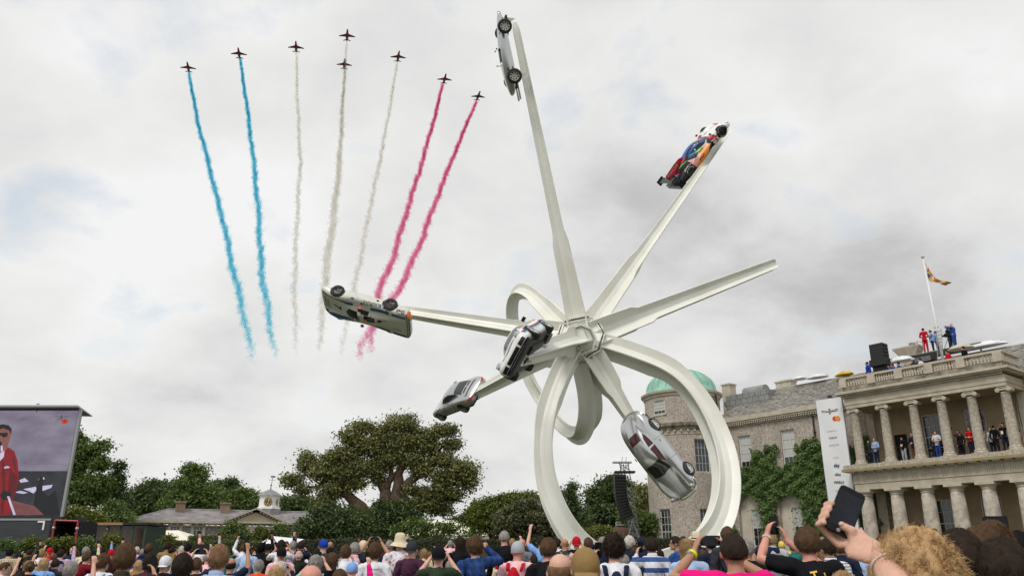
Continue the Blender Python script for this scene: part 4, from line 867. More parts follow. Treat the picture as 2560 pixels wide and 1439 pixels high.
flat('display_picture', [(-14, 1118), (-16, 1080), (-4, 1066), (14, 1063), (24, 1068), (28, 1085), (24, 1100), (20, 1112), (18, 1122), (4, 1134)], E_skin, .018)
flat('display_picture', [(-14, 1078), (-8, 1064), (6, 1060), (22, 1063), (30, 1072), (28, 1086), (24, 1076), (8, 1070)], E_dk, .020)
flat('display_picture', [(-14, 1082), (20, 1081), (19, 1090), (10, 1094), (3, 1088), (-10, 1094)], E_dk, .022)
flat('display_picture', [(-12, 1100), (4, 1104), (6, 1118), (-4, 1122)], E_dk, .022); flat('display_picture', [(2, 1114), (7, 1113), (8, 1128), (3, 1128)], E_w, .024)
flat('display_picture', [(-10, 1138), (12, 1126), (10, 1142), (-6, 1158)], E_w, .020); flat('display_picture', [(12, 1226), (28, 1232), (24, 1250), (6, 1248), (0, 1236)], E_dk, .020); flat('display_picture', [(18, 1240), (24, 1240), (40, 1286), (34, 1287)], E_w, .022)
a_, b_ = MB(), MB(); crest(a_, b_, 0, 0, 0, .36, M=frame(q_(154, 1044, .012), (1, 0, 0), (0, 0, 1))); part('display_picture', a_, E_dk, scr); part('display_picture', b_, E_w, scr)
tx = MB(); put_text(tx, 'FESTIVAL OF SPEED', frame(q_(154, 1048, .012), (1, 0, 0), (0, 0, 1)), width=.6); part('display_picture', tx, E_dk, scr)
for dx in (-3, 3): part('display_picture', MB().lathe([(.13, 0), (.13, .004)], 16, M=T(*q_(162 + dx, 1053, .014)) @ Matrix.Rotation(math.pi / 2, 4, 'X')), em('screen_orange', 'b03a28', .5), scr)
part('frame', MB().box((x1 + .06, -.08, zb - .1), (x1 + .19, .1, ztp + .1)), mat('alloy', (.35, .36, .36), .4, .6), scr)
part('frame', MB().box((xl, -.1, zb - .22), (x1 + .2, .1, zb - .02)), M_iron, scr)
rx = (P(233, 1030, 47) - f).x; part('roof', MB().add([Vector(v) for v in ((xl, -.5, ztp + .12), (x1 + .2, -.5, ztp + .12), (rx, 2.0, ztp + .0), (xl, 2.0, ztp + .15), (xl, -.5, ztp + .22), (x1 + .2, -.5, ztp + .22), (rx, 2.0, ztp + .04), (xl, 2.0, ztp + .25))], [(0, 3, 2, 1), (4, 5, 6, 7), (0, 1, 5, 4), (1, 2, 6, 5)]), MATS['alloy'], scr)
part('mast', MB().box((x1 + .35, .6, 0), (x1 + .8, 1.4, zb)), M_iron, scr); part('leg', MB().box((xl + 1, .2, 0), (xl + 2, .9, zb)), M_iron, scr); part('leg', MB().box((x1 - 2.4, .2, 0), (x1 - 1.6, .9, zb)), M_iron, scr)
w_ = q_(93, 1022); part('wind_gauge', MB().tube([(w_.x, 0, w_.z - .2), (w_.x, 0, w_.z + .3)], .02, 5).box((w_.x - .12, -.02, w_.z + .28), (w_.x + .1, .02, w_.z + .31)).box((w_.x - .14, -.05, w_.z + .02), (w_.x - .06, .05, w_.z + .1)), M_iron, scr)
# ------------------------------------------------------------------ trailer and shed
tl = thing('truck_trailer', 'dark blue grey curtain sided trailer below the video screen', 'trailer', (P(100, 1300, 40).x, 40, gz(40))); f = Vector(tl.location)
a, b = P(-150, 1299, 40) - f, P(128, 1297, 40) - f; part('body', MB().box((a.x, 0, .7), (b.x, 2.5, b.z)), mat('trailer_curtain', (.035, .038, .046), .5, var=.35, scale=1.5, stretch=(.4, 1, 4), bump=.2), tl)
part('top_rail', MB().box((a.x, -.03, b.z - .06), (b.x, 0, b.z + .03)), MATS['alloy'], tl); part('mark', MB().box((b.x - .6, -.05, b.z - .16), (b.x - .25, -.01, b.z - .08)).box((b.x - .33, -.05, b.z - .5), (b.x - .25, -.01, b.z - .16)), mat('white_paint', (.8, .8, .8), .5), tl)
for x in (a.x + 1.5, a.x + 2.6, b.x - 2.5): part('wheel', MB().lathe([(.25, -.12), (.5, -.12), (.5, .12), (.25, .12)], 20, M=T(x, .1, .5) @ Matrix.Rotation(math.pi / 2, 4, 'X')), mat('tyre', (.02, .02, .02), .8), tl)
bx = thing('display_box', 'open black box with a thin red frame standing beside the trailer', 'stage box', (P(160, 1300, 37).x, 37, gz(37))); f = Vector(bx.location)
c = [P(138, 1300, 37) - f, P(195, 1302, 37) - f, P(188, 1385, 37) - f, P(124, 1385, 37) - f]; e = Vector((0, 1.8, 0)); sh = Vector((0, 0, 0))
for v in c[2:]: v.z = 0
part('shell', MB().add(c + [v + e for v in c], [(0, 1, 5, 4), (1, 2, 6, 5), (3, 0, 4, 7), (4, 5, 6, 7)]), mat('black_cloth', (.008, .008, .01), .8), bx); fr = MB()
for p, q in ((c[0], c[1]), (c[1], c[2]), (c[3], c[0])): fr.tube([p, q], .045, 6)
part('frame', fr, mat('red_frame', (.35, .03, .03), .5), bx)
for p in (c[0].lerp(c[3], .12), c[0].lerp(c[3], .65), c[1].lerp(c[2], .12), c[1].lerp(c[2], .6)): part('clamp', MB().ball(p, .08), MATS['alloy'], bx)
sd_ = thing('shed', 'dark green timber shed with wide brown windows beside the marquee', 'shed', (P(300, 1310, 42).x, 42, gz(42))); f = Vector(sd_.location); M_sg = mat('shed_green', (.035, .06, .04), .7, var=.15, scale=1)
l0, l1, r0 = P(195, 1326, 44.5) - f, P(242, 1312, 42) - f, P(366, 1311, 42) - f
part('wall', MB().add([(l0.x, 2.5, 0), (l1.x, 0, 0), l1, l0], [(0, 1, 2, 3)]).box((l1.x, .0, 0), (r0.x, .12, .75)).box((l1.x, .12, 0), (r0.x, 2.5, r0.z - .05)), M_sg, sd_)
part('roof', MB().box((l1.x - .05, -.15, r0.z), (r0.x + .08, 2.6, r0.z + .08)), M_iron, sd_); part('roof_batten', MB().box((l1.x, -.17, r0.z - .02), (l1.x + (r0.x - l1.x) * .55, -.12, r0.z + .1)), mat('new_timber', (.35, .2, .09), .7), sd_)
for i in range(4):
    a = l1.x + (r0.x - l1.x) * (i / 4 + .01); b = l1.x + (r0.x - l1.x) * ((i + 1) / 4 - .03); part('window', MB().box((a, .02, .78), (b, .1, r0.z - .05)), mat('brown_glass', (.05, .033, .024), .15, var=.5, scale=1.5), sd_); part('post', MB().box((b, -.01, 0), (b + .1, .13, r0.z)), M_sg, sd_)
# ------------------------------------------------------------------ loudspeaker tower, hut
tw = thing('truss_tower', 'leaning silver lattice truss tower behind the hedge', 'truss', (P(1592, 1350, 55).x, 55, gz(55))); f = Vector(tw.location)
bt_, tp_ = P(1594, 1360, 55) - f, P(1560, 1158, 53.5) - f; bt_.z = 0; ax = (tp_ - bt_); sx = Vector((.34, 0, 0)); sy = Vector((0, .34, 0)); tr = MB(); cor = [sx * -1, sx, sy * 1.3]
for c_ in cor: tr.tube([bt_ + c_, tp_ + c_ * .8], .035, 5)
n = 13
for i in range(n):
    for k in range(3):
        if i < n - 3 or i == n - 1: tr.tube([bt_ + ax * (i / n) + cor[k], bt_ + ax * ((i + 1) / n) + cor[(k + 1) % 3]], .02, 4); tr.tube([bt_ + ax * (i / n) + cor[(k + 1) % 3], bt_ + ax * ((i + 1) / n) + cor[k]], .02, 4)
part('lattice', tr, MATS['alloy'], tw); part('top_beam', MB().box((tp_.x - .75, tp_.y - .1, tp_.z), (tp_.x + .5, tp_.y + .1, tp_.z + .12)), MATS['alloy'], tw)
for dx in (-1.2, .5): part('stay', MB().tube([(bt_.x + dx, -.9, 0), bt_ + ax * .42], .035, 5), MATS['alloy'], tw)
la = thing('loudspeaker_array', 'black curved loudspeaker column hanging from the truss tower', 'loudspeaker', P(1552, 1180, 53)); f = Vector(la.location)
pth = resample([P(1551, 1188, 53), P(1553, 1240, 53), P(1559, 1270, 53), P(1573, 1297, 53)], 15, 1); spk = mat('speaker_black', (.010, .010, .011), .6)
for i in range(15):
    a, b = pth[i] - f, pth[i + 1] - f; d = (b - a).normalized(); M = frame((a + b) / 2, (1, 0, 0), (0, 1, 0)) @ Matrix.Rotation(math.atan2(d.x, -d.z) * 1.0, 4, 'Y').inverted()
    part('cabinet', MB().box((-.38, -.3, -.13), (.34, .35, .13), M=M).box((-.42, -.33, -.12), (-.38, .3, .10), M=M), spk, la)
part('fly_frame', MB().box((-.42, -.35, -.05), (.9, .35, .06)), spk, la); part('cable', MB().tube([(.0, 0, .05), (.15, 0, 1.0)], .015, 4).tube([(.3, 0, .05), (.4, 0, 1.0)], .015, 4), M_iron, la)
ht = thing('hut', 'low hut with brown hipped shingle roof and pale ridge behind the hedge', 'hut', (P(1577, 1350, 66).x, 66, gz(60))); f = Vector(ht.location)
a, b, c_, d = P(1508, 1348, 66) - f, P(1650, 1348, 66) - f, P(1608, 1311, 68.5) - f, P(1543, 1311, 68.5) - f
part('roof', MB().add([a, b, c_, d, a + Vector((0, 5, 0)), b + Vector((0, 5, 0))], [(0, 1, 2, 3), (0, 3, 4), (1, 5, 2), (3, 2, 5, 4)]), mat('brown_shingle', (.11, .045, .03), .8, var=.35, scale=3, stretch=(1, 1, .3)), ht)
part('ridge', MB().box((d.x - .1, d.y - .4, d.z - .1), (c_.x + .1, d.y + .4, d.z + .25)), M_lead, ht); part('wall', MB().box((a.x + .7, .6, 0), (b.x - .7, 4.4, a.z + .05)), mat('hut_timber', (.06, .035, .025), .8), ht)
# ------------------------------------------------------------------ jets and smoke
M_jet = mat('jet_red', (.24, .035, .035), .45); M_jd = mat('jet_dark', (.02, .02, .025), .4)
def jet_meshes():
    fu = MB(); fu.grid([[(w * math.cos(a), y, h * math.sin(a) + z) for a in [k * math.pi / 6 for k in range(12)]] for y, w, h, z in ((6.1, .03, .03, -.2), (5.2, .32, .3, -.12), (3.8, .55, .6, 0), (2.0, .62, .85, .1), (.8, .95, .75, 0), (-1.5, .95, .7, 0), (-3.6, .7, .6, 0), (-5.4, .42, .42, .05), (-5.9, .34, .36, .08))], closed=True, capends=True)
    wg = MB()
    for s in (-1, 1): wg.add([(s * .6, 1.5, -.25), (s * 4.7, -.9, -.12), (s * 4.7, -1.7, -.12), (s * .6, -1.3, -.25), (s * .6, 1.5, -.45), (s * 4.7, -.9, -.17), (s * 4.7, -1.7, -.17), (s * .6, -1.3, -.45)], [(0, 1, 2, 3), (4, 7, 6, 5), (0, 4, 5, 1), (1, 5, 6, 2), (2, 6, 7, 3)])
    tl_ = MB()
    for s in (-1, 1): tl_.add([(s * .3, -4.1, .1), (s * 2.2, -5.3, -.1), (s * 2.2, -5.9, -.1), (s * .3, -5.3, .1), (s * .3, -4.1, 0), (s * 2.2, -5.3, -.16), (s * 2.2, -5.9, -.16), (s * .3, -5.3, 0)], [(0, 1, 2, 3), (4, 7, 6, 5), (0, 4, 5, 1), (1, 5, 6, 2), (2, 6, 7, 3)])
    fn = MB().add([(.06, -3.2, .4), (.04, -5.2, 2.6), (.04, -6.0, 2.6), (.06, -5.5, .4), (-.06, -3.2, .4), (-.04, -5.2, 2.6), (-.04, -6.0, 2.6), (-.06, -5.5, .4)], [(0, 1, 2, 3), (4, 7, 6, 5), (0, 4, 5, 1), (1, 5, 6, 2), (2, 6, 7, 3)])
    cn = MB().ball((0, 3.0, .62), (.42, 1.7, .5)); pod = MB().tube([(0, 1.6, -1.0), (0, 1.2, -1.05), (0, -1.6, -1.05), (0, -2.2, -1.0)], [.05, .22, .22, .06], 8)
    return [('fuselage', fu.mesh('fuselage', M_jet, True)), ('wing', wg.mesh('wing', M_jet)), ('tailplane', tl_.mesh('tailplane', M_jet)), ('fin', fn.mesh('fin', M_jet)), ('canopy', cn.mesh('canopy', M_jd, True)), ('smoke_pod', pod.mesh('smoke_pod', M_jd, True))]
JM = jet_meshes()
def smoke_mat(n, col):
    m = bpy.data.materials.new(n); m.use_nodes = True; t = m.node_tree; t.nodes.remove(t.nodes['Principled BSDF']); d = N(t, 'ShaderNodeBsdfDiffuse'); r = N(t, 'ShaderNodeBsdfTranslucent'); x = N(t, 'ShaderNodeMixShader'); x.inputs[0].default_value = .5
    d.inputs[0].default_value = (*col, 1); r.inputs[0].default_value = (*col, 1); t.links.new(d.outputs[0], x.inputs[1]); t.links.new(r.outputs[0], x.inputs[2]); tp = N(t, 'ShaderNodeBsdfTransparent'); y = N(t, 'ShaderNodeMixShader'); y.inputs[0].default_value = .10; t.links.new(tp.outputs[0], y.inputs[1]); t.links.new(x.outputs[0], y.inputs[2]); t.links.new(y.outputs[0], t.nodes['Material Output'].inputs[0]); return m
SB_, SW_, SR_ = smoke_mat('blue_smoke', (.20, .80, 1.0)), smoke_mat('white_smoke', (.97, .95, .90)), smoke_mat('pink_smoke', (1.0, .30, .56))
jets = [((470, 168), SB_, 'leftmost jet, trailing blue smoke', 'leftmost blue smoke trail', [(473, 182), (480, 230), (500, 330), (522, 410), (538, 480), (560, 560), (575, 640), (596, 730), (612, 800), (627, 870), (632, 895)]),
    ((597, 133), SB_, 'second jet from the left, trailing blue smoke', 'second smoke trail from the left, bright blue', [(600, 147), (610, 215), (623, 310), (637, 430), (648, 560), (653, 680), (666, 750), (675, 820), (688, 885)]),
    ((740, 117), SW_, 'third jet from the left, trailing white smoke', 'leftmost of the grey white smoke trails', [(741, 134), (743, 250), (751, 400), (744, 520), (738, 640), (736, 760), (742, 888)]),
    ((868, 88), SW_, 'topmost jet of the formation, trailing white smoke', 'white smoke trail of the topmost jet', [(867, 103), (858, 250), (852, 400), (838, 540), (822, 650), (808, 770), (800, 880)]),
    ((861, 160), SW_, 'jet directly below the topmost jet', 'white smoke trail of the jet below the topmost one', [(861, 176), (853, 300), (844, 430), (828, 560), (813, 660), (802, 780), (799, 878)]),
    ((996, 141), SW_, 'jet right of centre, trailing white smoke', 'rightmost of the grey white smoke trails', [(993, 156), (976, 260), (950, 400), (925, 520), (902, 640), (882, 740), (866, 820), (850, 885)]),
    ((1112, 197), SR_, 'second jet from the right, trailing pink smoke', 'left pink smoke trail', [(1107, 211), (1085, 300), (1048, 430), (1013, 540), (985, 640), (955, 710), (938, 760), (925, 880)]),
    ((1196, 240), SR_, 'rightmost jet, trailing pink smoke', 'rightmost pink smoke trail', [(1191, 254), (1150, 350), (1098, 480), (1050, 610), (1010, 700), (985, 745), (930, 820), (908, 850), (896, 895)])]
for k, (jp, sm_, lj, ls, path) in enumerate(jets):
    alt = P(868, 88, 395).z; c = Pz(*jp, alt); pts = [Pz(x, y, alt) for x, y in path]
    far = Pz(path[-1][0] , path[-1][1], alt); d = (c - pts[2]); d.z = 0; d.normalize()
    j = thing('jet_aircraft', 'red ' + lj, 'jet', c, 0, 'red jets flying in formation'); j.rotation_euler = (0, R_(4), math.atan2(d.y, d.x) - math.pi / 2); j.scale = (1, 1, 1)
    for nm, me in JM: ob(nm, me, j)
    # trail
    sc_pts = []
    L_ = [0.0]
    for a, b in zip(path, path[1:]): L_.append(L_[-1] + math.hypot(b[0] - a[0], b[1] - a[1]))
    def smp(n, rs, path=path, L_=L_, alt=alt, k=k, sm_=sm_):
        u = rs.uniform(0, 1, n); wht = sm_ is SW_; pw = 1.0
        s = u * L_[-1]; px = np.interp(s, L_, [p[0] for p in path]); py = np.interp(s, L_, [p[1] for p in path]); tt = s / L_[-1]
        keep = rs.uniform(0, 1, n) < (1 - .85 * np.clip((tt - .72) / .28, 0, 1) ** 1.2) * (.55 + .45 * np.minimum(1, tt * 8 + .3))
        px, py, s, tt = px[keep], py[keep], s[keep], tt[keep]; m = len(px)
        w = (1.3 + 6.4 * np.minimum(1, tt * 1.25) ** .8) * (1 if not wht else .85)
        ph = rs.uniform(0, 50)
        wob = (np.sin(s * .051 + ph) * .5 + np.sin(s * .17 + ph * 2) * .4 + np.sin(s * .43 + ph + np.sin(s * .07) * 3) * .22) * w * .55
        dens = .75 + .45 * np.sin(s * .31 + ph * 3) * np.sin(s * .127 + ph)
        px = px + wob + rs.normal(0, 1, m) * w * .70 * dens; py = py + rs.normal(0, 1, m) * w * .5
        x = px - 1280; uu = 720 - py; ry = FPX * math.cos(PITCH) - uu * math.sin(PITCH); rz = FPX * math.sin(PITCH) + uu * math.cos(PITCH); q = (alt - CAMH) / rz
        p_ = np.stack([x * q, ry * q, np.full(m, alt)], 1); dd = p_[:, 1:2] / 1990 * w[:, None] * .6
        p_[:, 2:3] += rs.normal(size=(m, 1)) * dd; return p_
    rs = np.random.RandomState(100 + k); p_ = smp(10500 if sm_ is not SW_ else 5200, rs); n = len(p_)
    def again(nn, r2, p_=p_): return p_
    size = .0013 * p_[:, 1:2]
    v, fc = leaves(n, again, 1.0, seed=200 + k, asp=.9); cen = np.repeat(p_, 4, 0); v = cen + (v - cen) * np.repeat(size, 4, 0) * 4.2
    tr = leafmesh('smoke_trail', v - np.array(c)[None, :], fc, sm_); o = ob('smoke_trail', tr, None, loc=c); tag(o, ls, 'smoke trail', 'smoke trails of the jet formation')
# ------------------------------------------------------------------ the six cars on the beams
def sec(w, zb, zs, ft, wr, zi, zt, cr=0.0):
    return [(0, zb), (w * .75, zb), (w * .95, zb + .05), (w, (zb + zs) / 2), (w * .985, zs), (w * .82, ft), (wr, zi), (wr * .82, zt), (0, zt + cr)]
def body_mesh(name, stations, mats, sub=2):
    mb = MB(); rows = []
    for s in stations:
        h = sec(*s[1:]); rows.append([(s[0], y, z) for y, z in h] + [(s[0], -y, z) for y, z in h[-2:0:-1]])
    mb.grid(rows, closed=True, capends=True); me = mb.mesh(name, mats, True)
    bm = bmesh.new(); bm.from_mesh(me); bmesh.ops.recalc_face_normals(bm, faces=bm.faces); bm.to_mesh(me); bm.free()
    return evalmesh(me, [('SUBSURF', dict(levels=sub, render_levels=sub))])
class Car:
    def __init__(s, label, cat, px, py, Y, f, u, name='car', scale=1.0, zc=.55):
        fw = (CR * f[0] + CU * f[1] + CT * f[2]).normalized(); up = (CR * u[0] + CU * u[1] + CT * u[2]); lf = up.cross(fw).normalized(); up = fw.cross(lf)
        M = Matrix((fw, lf, up)).transposed().to_4x4(); M.translation = P(px, py, Y) - up * zc * scale
        s.o = thing(name, label, cat); s.o.matrix_world = M @ Matrix.Scale(scale, 4); s.M = M; s.bvh = None
    def body(s, me, name='body'):
        s.b = ob(name, me, s.o); bm = bmesh.new(); bm.from_mesh(me); s.bvh = BVHTree.FromBMesh(bm); bm.free(); return s.b
    def proj(s, a, b, ax, off):
        o, d = {'L': ((a, 3, b), (0, -1, 0)), 'R': ((a, -3, b), (0, 1, 0)), 'T': ((a, b, 3), (0, 0, -1)), 'F': ((5, a, b), (-1, 0, 0)), 'B': ((-5, a, b), (1, 0, 0)), 'U': ((a, b, -3), (0, 0, 1))}[ax]
        h, n, i, _ = s.bvh.ray_cast(Vector(o), Vector(d), 20)
        if h is None: return None
        if n.dot(Vector(d)) > 0: n = -n
        return h + n * off
    def decal(s, name, pts, ax, m, off=.008, res=.07, par=None, both=False, smooth=True):
        for A in ((ax,) if not both else ('L', 'R')):
            bm = bmesh.new(); f = bm.faces.new([bm.verts.new((p[0], p[1], 0)) for p in pts]); bmesh.ops.triangulate(bm, faces=[f])
            for _ in range(5):
                es = [e for e in bm.edges if e.calc_length() > res]
                if not es: break
                bmesh.ops.subdivide_edges(bm, edges=es, cuts=1); bmesh.ops.triangulate(bm, faces=[g for g in bm.faces if len(g.verts) > 3])
            s._proj(bm, name, A, m, off, par or s.b, smooth)
    def _proj(s, bm, name, A, m, off, par, smooth=True):
        bad = []
        for v in bm.verts:
            h = s.proj(v.co.x, v.co.y, A, off)
            if h is None: bad.append(v)
            else: v.co = h
        if bad: bmesh.ops.delete(bm, geom=bad, context='VERTS')
        me = bpy.data.meshes.new(name); bm.to_mesh(me); bm.free(); me.materials.append(m)
        if smooth: me.shade_smooth()
        return ob(name, me, par)
    def text(s, t, c, ax, m, width=None, height=None, ang=0, mir=1, bold=.01, off=.012, italic=0, name='lettering'):
        vs, fs, w, h = text_mesh(t, bold, italic); k = (width / w) if width else height / h; ky = (height / h) if height else k
        bm = bmesh.new(); ca, sa = math.cos(R_(ang)), math.sin(R_(ang)); q = [bm.verts.new((c[0] + mir * (v.x * k * ca - v.y * ky * sa), c[1] + v.x * k * sa + v.y * ky * ca, 0)) for v in vs]
        for f in fs:
            try: bm.faces.new([q[i] for i in f])
            except ValueError: pass
        s._proj(bm, name, ax, m, off, s.b, False)
    def wheels(s, xs, r, y, wd, rimm, spokes=5, rimr=.68, tyre=None, band=None):
        tyre = tyre or mat('tyre', (.02, .02, .02), .8)
        prof = [(r * rimr, -wd / 2), (r * .93, -wd / 2), (r, -wd / 2 + .04), (r, wd / 2 - .04), (r * .93, wd / 2), (r * rimr, wd / 2 - .01)]
        t = MB().lathe(prof, 28, caps=False); tm = t.mesh('tyre', tyre, True)
        rm = MB(); rr = r * rimr; rm.lathe([(rr, -wd / 2), (rr, wd / 2), (rr * .9, wd / 2 - .01), (rr * .86, wd / 2 - .07)], 24, caps=False)
        rm.lathe([(rr * .24, wd / 2 - .08), (rr * .2, wd / 2 - .02), (rr * .08, wd / 2 - .01)], 10)
        for i in range(spokes):
            a = 2 * math.pi * i / spokes; M = Matrix.Rotation(a, 4, 'Z'); w_ = rr * (.9 / spokes + .07)
            rm.add([M @ Vector(p) for p in ((rr * .15, -w_, wd / 2 - .045), (rr * .9, -w_ * .8, wd / 2 - .03), (rr * .9, w_ * .8, wd / 2 - .03), (rr * .15, w_, wd / 2 - .045), (rr * .15, -w_, wd / 2 - .08), (rr * .9, -w_ * .8, wd / 2 - .07), (rr * .9, w_ * .8, wd / 2 - .07), (rr * .15, w_, wd / 2 - .08))], [(0, 1, 2, 3), (0, 4, 5, 1), (3, 2, 6, 7)])
        rme = rm.mesh('rim', rimm, False); hb_ = MB().lathe([(rr * .97, wd / 2 - .10), (.01, wd / 2 - .10)], 20, caps=False).mesh('brake', mat('tyre', (.02, .02, .02), .8))
        bme = MB().lathe([(r * .80, wd / 2 + .002), (r * .86, wd / 2 + .004)], 28, caps=False, a0=.3, a1=2.6).lathe([(r * .80, wd / 2 + .002), (r * .86, wd / 2 + .004)], 28, caps=False, a0=3.5, a1=5.7).mesh('tyre_marking', band) if band else None
        s.wh = []
        for (x, rad) in xs:
            for sd in (1, -1):
                k = rad / r; w = thing_less('wheel', s.o, (x, sd * y, rad)); w.rotation_euler = (-sd * math.pi / 2, 0, 0); w.scale = (k, k, 1)
                ob('tyre', tm, w); ob('rim', rme, w); ob('brake', hb_, w)
                if bme: ob('tyre_marking', bme, w)
    def arches(s, xs, m, k=1.16, off=.004):
        for x, r in xs:
            for A in ('L', 'R'):
                pts = [(x + r * k * math.cos(a), r + r * k * math.sin(a)) for a in [math.pi * 2 * i / 26 for i in range(26)]]
                s.decal('wheel_arch', pts, A, m, off, .12)
def thing_less(name, par, loc):
    o = bpy.data.objects.new(name, None); COL.objects.link(o); o.parent = par; o.location = loc; o.empty_display_size = .1; return o
def el(cx, cy, rx, ry, n=18): return [(cx + rx * math.cos(2 * math.pi * i / n), cy + ry * math.sin(2 * math.pi * i / n)) for i in range(n)]
BK = mat('gloss_black', (.012, .012, .013), .25); CG = mat('car_glass', (.015, .018, .02), .04, spec=.8); SIL = mat('silver_paint', (.56, .57, .58), .24, .8, coat=.4); GRY = mat('grey_paint', (.48, .485, .49), .26, .75, coat=.5)
WH = mat('white_car_paint', (.76, .76, .74), .3, coat=.4); CRM = mat('cream_car_paint', (.66, .65, .57), .35, coat=.3, var=.04, scale=1.5); CHR = mat('chrome', (.7, .7, .68), .12, 1.0); ORG = mat('orange_paint', (.85, .20, .02), .4)
BLU = mat('stripe_blue', (.02, .10, .22), .4, var=.3, scale=12); NV = mat('navy_print', (.02, .03, .09), .5); RD = mat('race_red', (.62, .02, .04), .35); LB = mat('light_blue', (.10, .38, .65), .35); PK = mat('race_pink', (.78, .38, .36), .4); GN = mat('race_green', (.10, .48, .08), .4); DBL = mat('race_blue', (.02, .12, .45), .35)
UND = mat('underbody', (.03, .03, .032), .6, var=.3, scale=5, bump=.4)
# --- upside down cream endurance racer (number 7)
c1 = Car('cream and white low endurance racing car hung upside down on the left beam, number 7', 'race car', 915, 781, 37.2, (-.965, .235, -.10), (-.16, -.76, .60), 'race_car', zc=.5)
me = body_mesh('body', [(2.38, .72, .16, .20, .26, .45, .27, .28, 0), (2.22, .94, .10, .36, .46, .55, .40, .40, 0), (1.78, .99, .08, .60, .70, .55, .50, .48, 0), (1.3, 1.0, .08, .66, .74, .56, .58, .56, 0), (.8, 1.0, .08, .60, .66, .52, .68, .76, .02),
     (.35, 1.0, .08, .56, .62, .48, .72, .98, .02), (-.2, 1.0, .08, .58, .64, .46, .74, 1.02, .01), (-.9, 1.0, .08, .66, .72, .48, .72, .93, 0), (-1.5, 1.0, .1, .74, .79, .55, .76, .83, 0), (-2.05, 1.0, .2, .78, .81, .6, .78, .79, 0), (-2.4, 1.0, .38, .79, .81, .6, .80, .80, 0)], [CRM]); c1.body(me)
W1 = [(1.42, .33), (-1.25, .35)]; c1.arches(W1, BK, 1.12); c1.wheels(W1, .33, .90, .24, mat('dark_rim', (.06, .055, .05), .4, .5), 5, .62)
c1.decal('windscreen', [(.72, -.40), (.95, 0), (.72, .40), (.28, .42), (.22, 0), (.28, -.42)], 'T', CG, .01); c1.decal('side_window', [(.30, .74), (.22, .90), (-.25, .93), (-.32, .76)], 'R', CG, .01, both=True)
c1.decal('screen_banner', [(.27, -.42), (.21, 0), (.27, .42), (.10, .42), (.06, 0), (.10, -.42)], 'T', WH, .014); c1.decal('roof_hatch', [(-.08, -.02), (-.08, -.36), (-.62, -.32), (-.62, -.02)], 'T', BK, .014)
c1.decal('helmet_marker', el(-.18, -.14, .10, .07), 'T', ORG, .05)
for sg in (-1, 1):
    for seg in ([(2.1, .72), (1.7, .62), (1.3, .60), (1.3, .78), (1.7, .82), (2.1, .86)], [(1.3, .60), (.9, .56), (.55, .60), (.55, .74), (.9, .72), (1.3, .78)], [(-.35, .60), (-.9, .66), (-1.3, .66), (-1.3, .84), (-.9, .84), (-.35, .76)], [(-1.45, .68), (-1.9, .68), (-2.15, .68), (-2.15, .84), (-1.9, .84), (-1.45, .84)]):
        c1.decal('blue_stripe', [(x, sg * y) for x, y in seg], 'T', BLU, .01)
    c1.decal('headlamp', [(2.2, sg * .62), (2.02, sg * .58), (2.0, sg * .82), (2.2, sg * .84)], 'T', BK, .012)
c1.decal('rear_vent', [(-2.30, -.9), (-2.30, .9), (-2.34, .9), (-2.34, -.9)], 'T', BLU, .01)
for i in range(16): y = -.85 + i * .113; c1.decal('rear_print', el(-2.22, y, .035, .04, 8), 'T', UND, .01, .2)
c1.decal('orange_corner', [(-2.36, .30), (-2.36, .80), (-2.12, .80), (-2.26, .3)], 'R', ORG, .01, both=True)
c1.decal('number_disc', el(.62, .42, .30, .22), 'R', mat('disc_grey', (.62, .62, .58), .4), .009, both=True)
c1.text('7', (.60, .42), 'R', BK, height=.30, mir=1, bold=.03, italic=.2); c1.text('7', (.60, .42), 'L', BK, height=.30, mir=-1, bold=.03)
c1.text('BLAUPUNKT', (-.35, .57), 'R', NV, width=1.05, mir=1, bold=.02); c1.decal('logo_dot', el(-.98, .55, .055, .055, 12), 'R', LB, .012)
c1.text('Shell', (-1.86, .62), 'R', BK, width=.42, mir=1, bold=.02); c1.text('MICHELIN', (-2.0, .74), 'R', NV, width=.45, mir=1, bold=.02); c1.decal('fuel_filler', el(-.62, .34, .07, .05, 12), 'R', BK, .012)
c1.text('BOSCH', (-1.0, -.25), 'T', NV, width=.38, ang=180, bold=.02); c1.text('7', (1.45, .05), 'T', BK, height=.42, ang=90, bold=.03); c1.text('BLAUPUNKT', (1.95, .1), 'T', NV, width=.7, ang=90, bold=.01)
c1.text('SHELL', (.17, 0), 'T', NV, width=.5, ang=90, bold=.01, off=.02); c1.text('PORSCHE', (2.12, 0), 'T', BK, width=.8, ang=90); c1.decal('roof_vent', el(-.85, -.18, .10, .10, 14), 'T', BK, .014); c1.text('DUNLOP', (-1.7, .3), 'T', NV, width=.4, ang=180)
c1.decal('skirt_line', [(1.0, .14), (1.0, .16), (-.9, .16), (-.9, .14)], 'R', UND, .008, both=True)
part('mirror', MB().box((.05, .68, .80), (.2, .78, .9)), RD, c1.b); part('mirror', MB().box((.05, -.78, .80), (.2, -.68, .9)), RD, c1.b)
for i in range(5): part('aerial', MB().tube([(.05 - i * .12, -.5 + i * .01, .9), (.05 - i * .12, -.5 + i * .01, 1.02)], .008, 4), BK, c1.b)
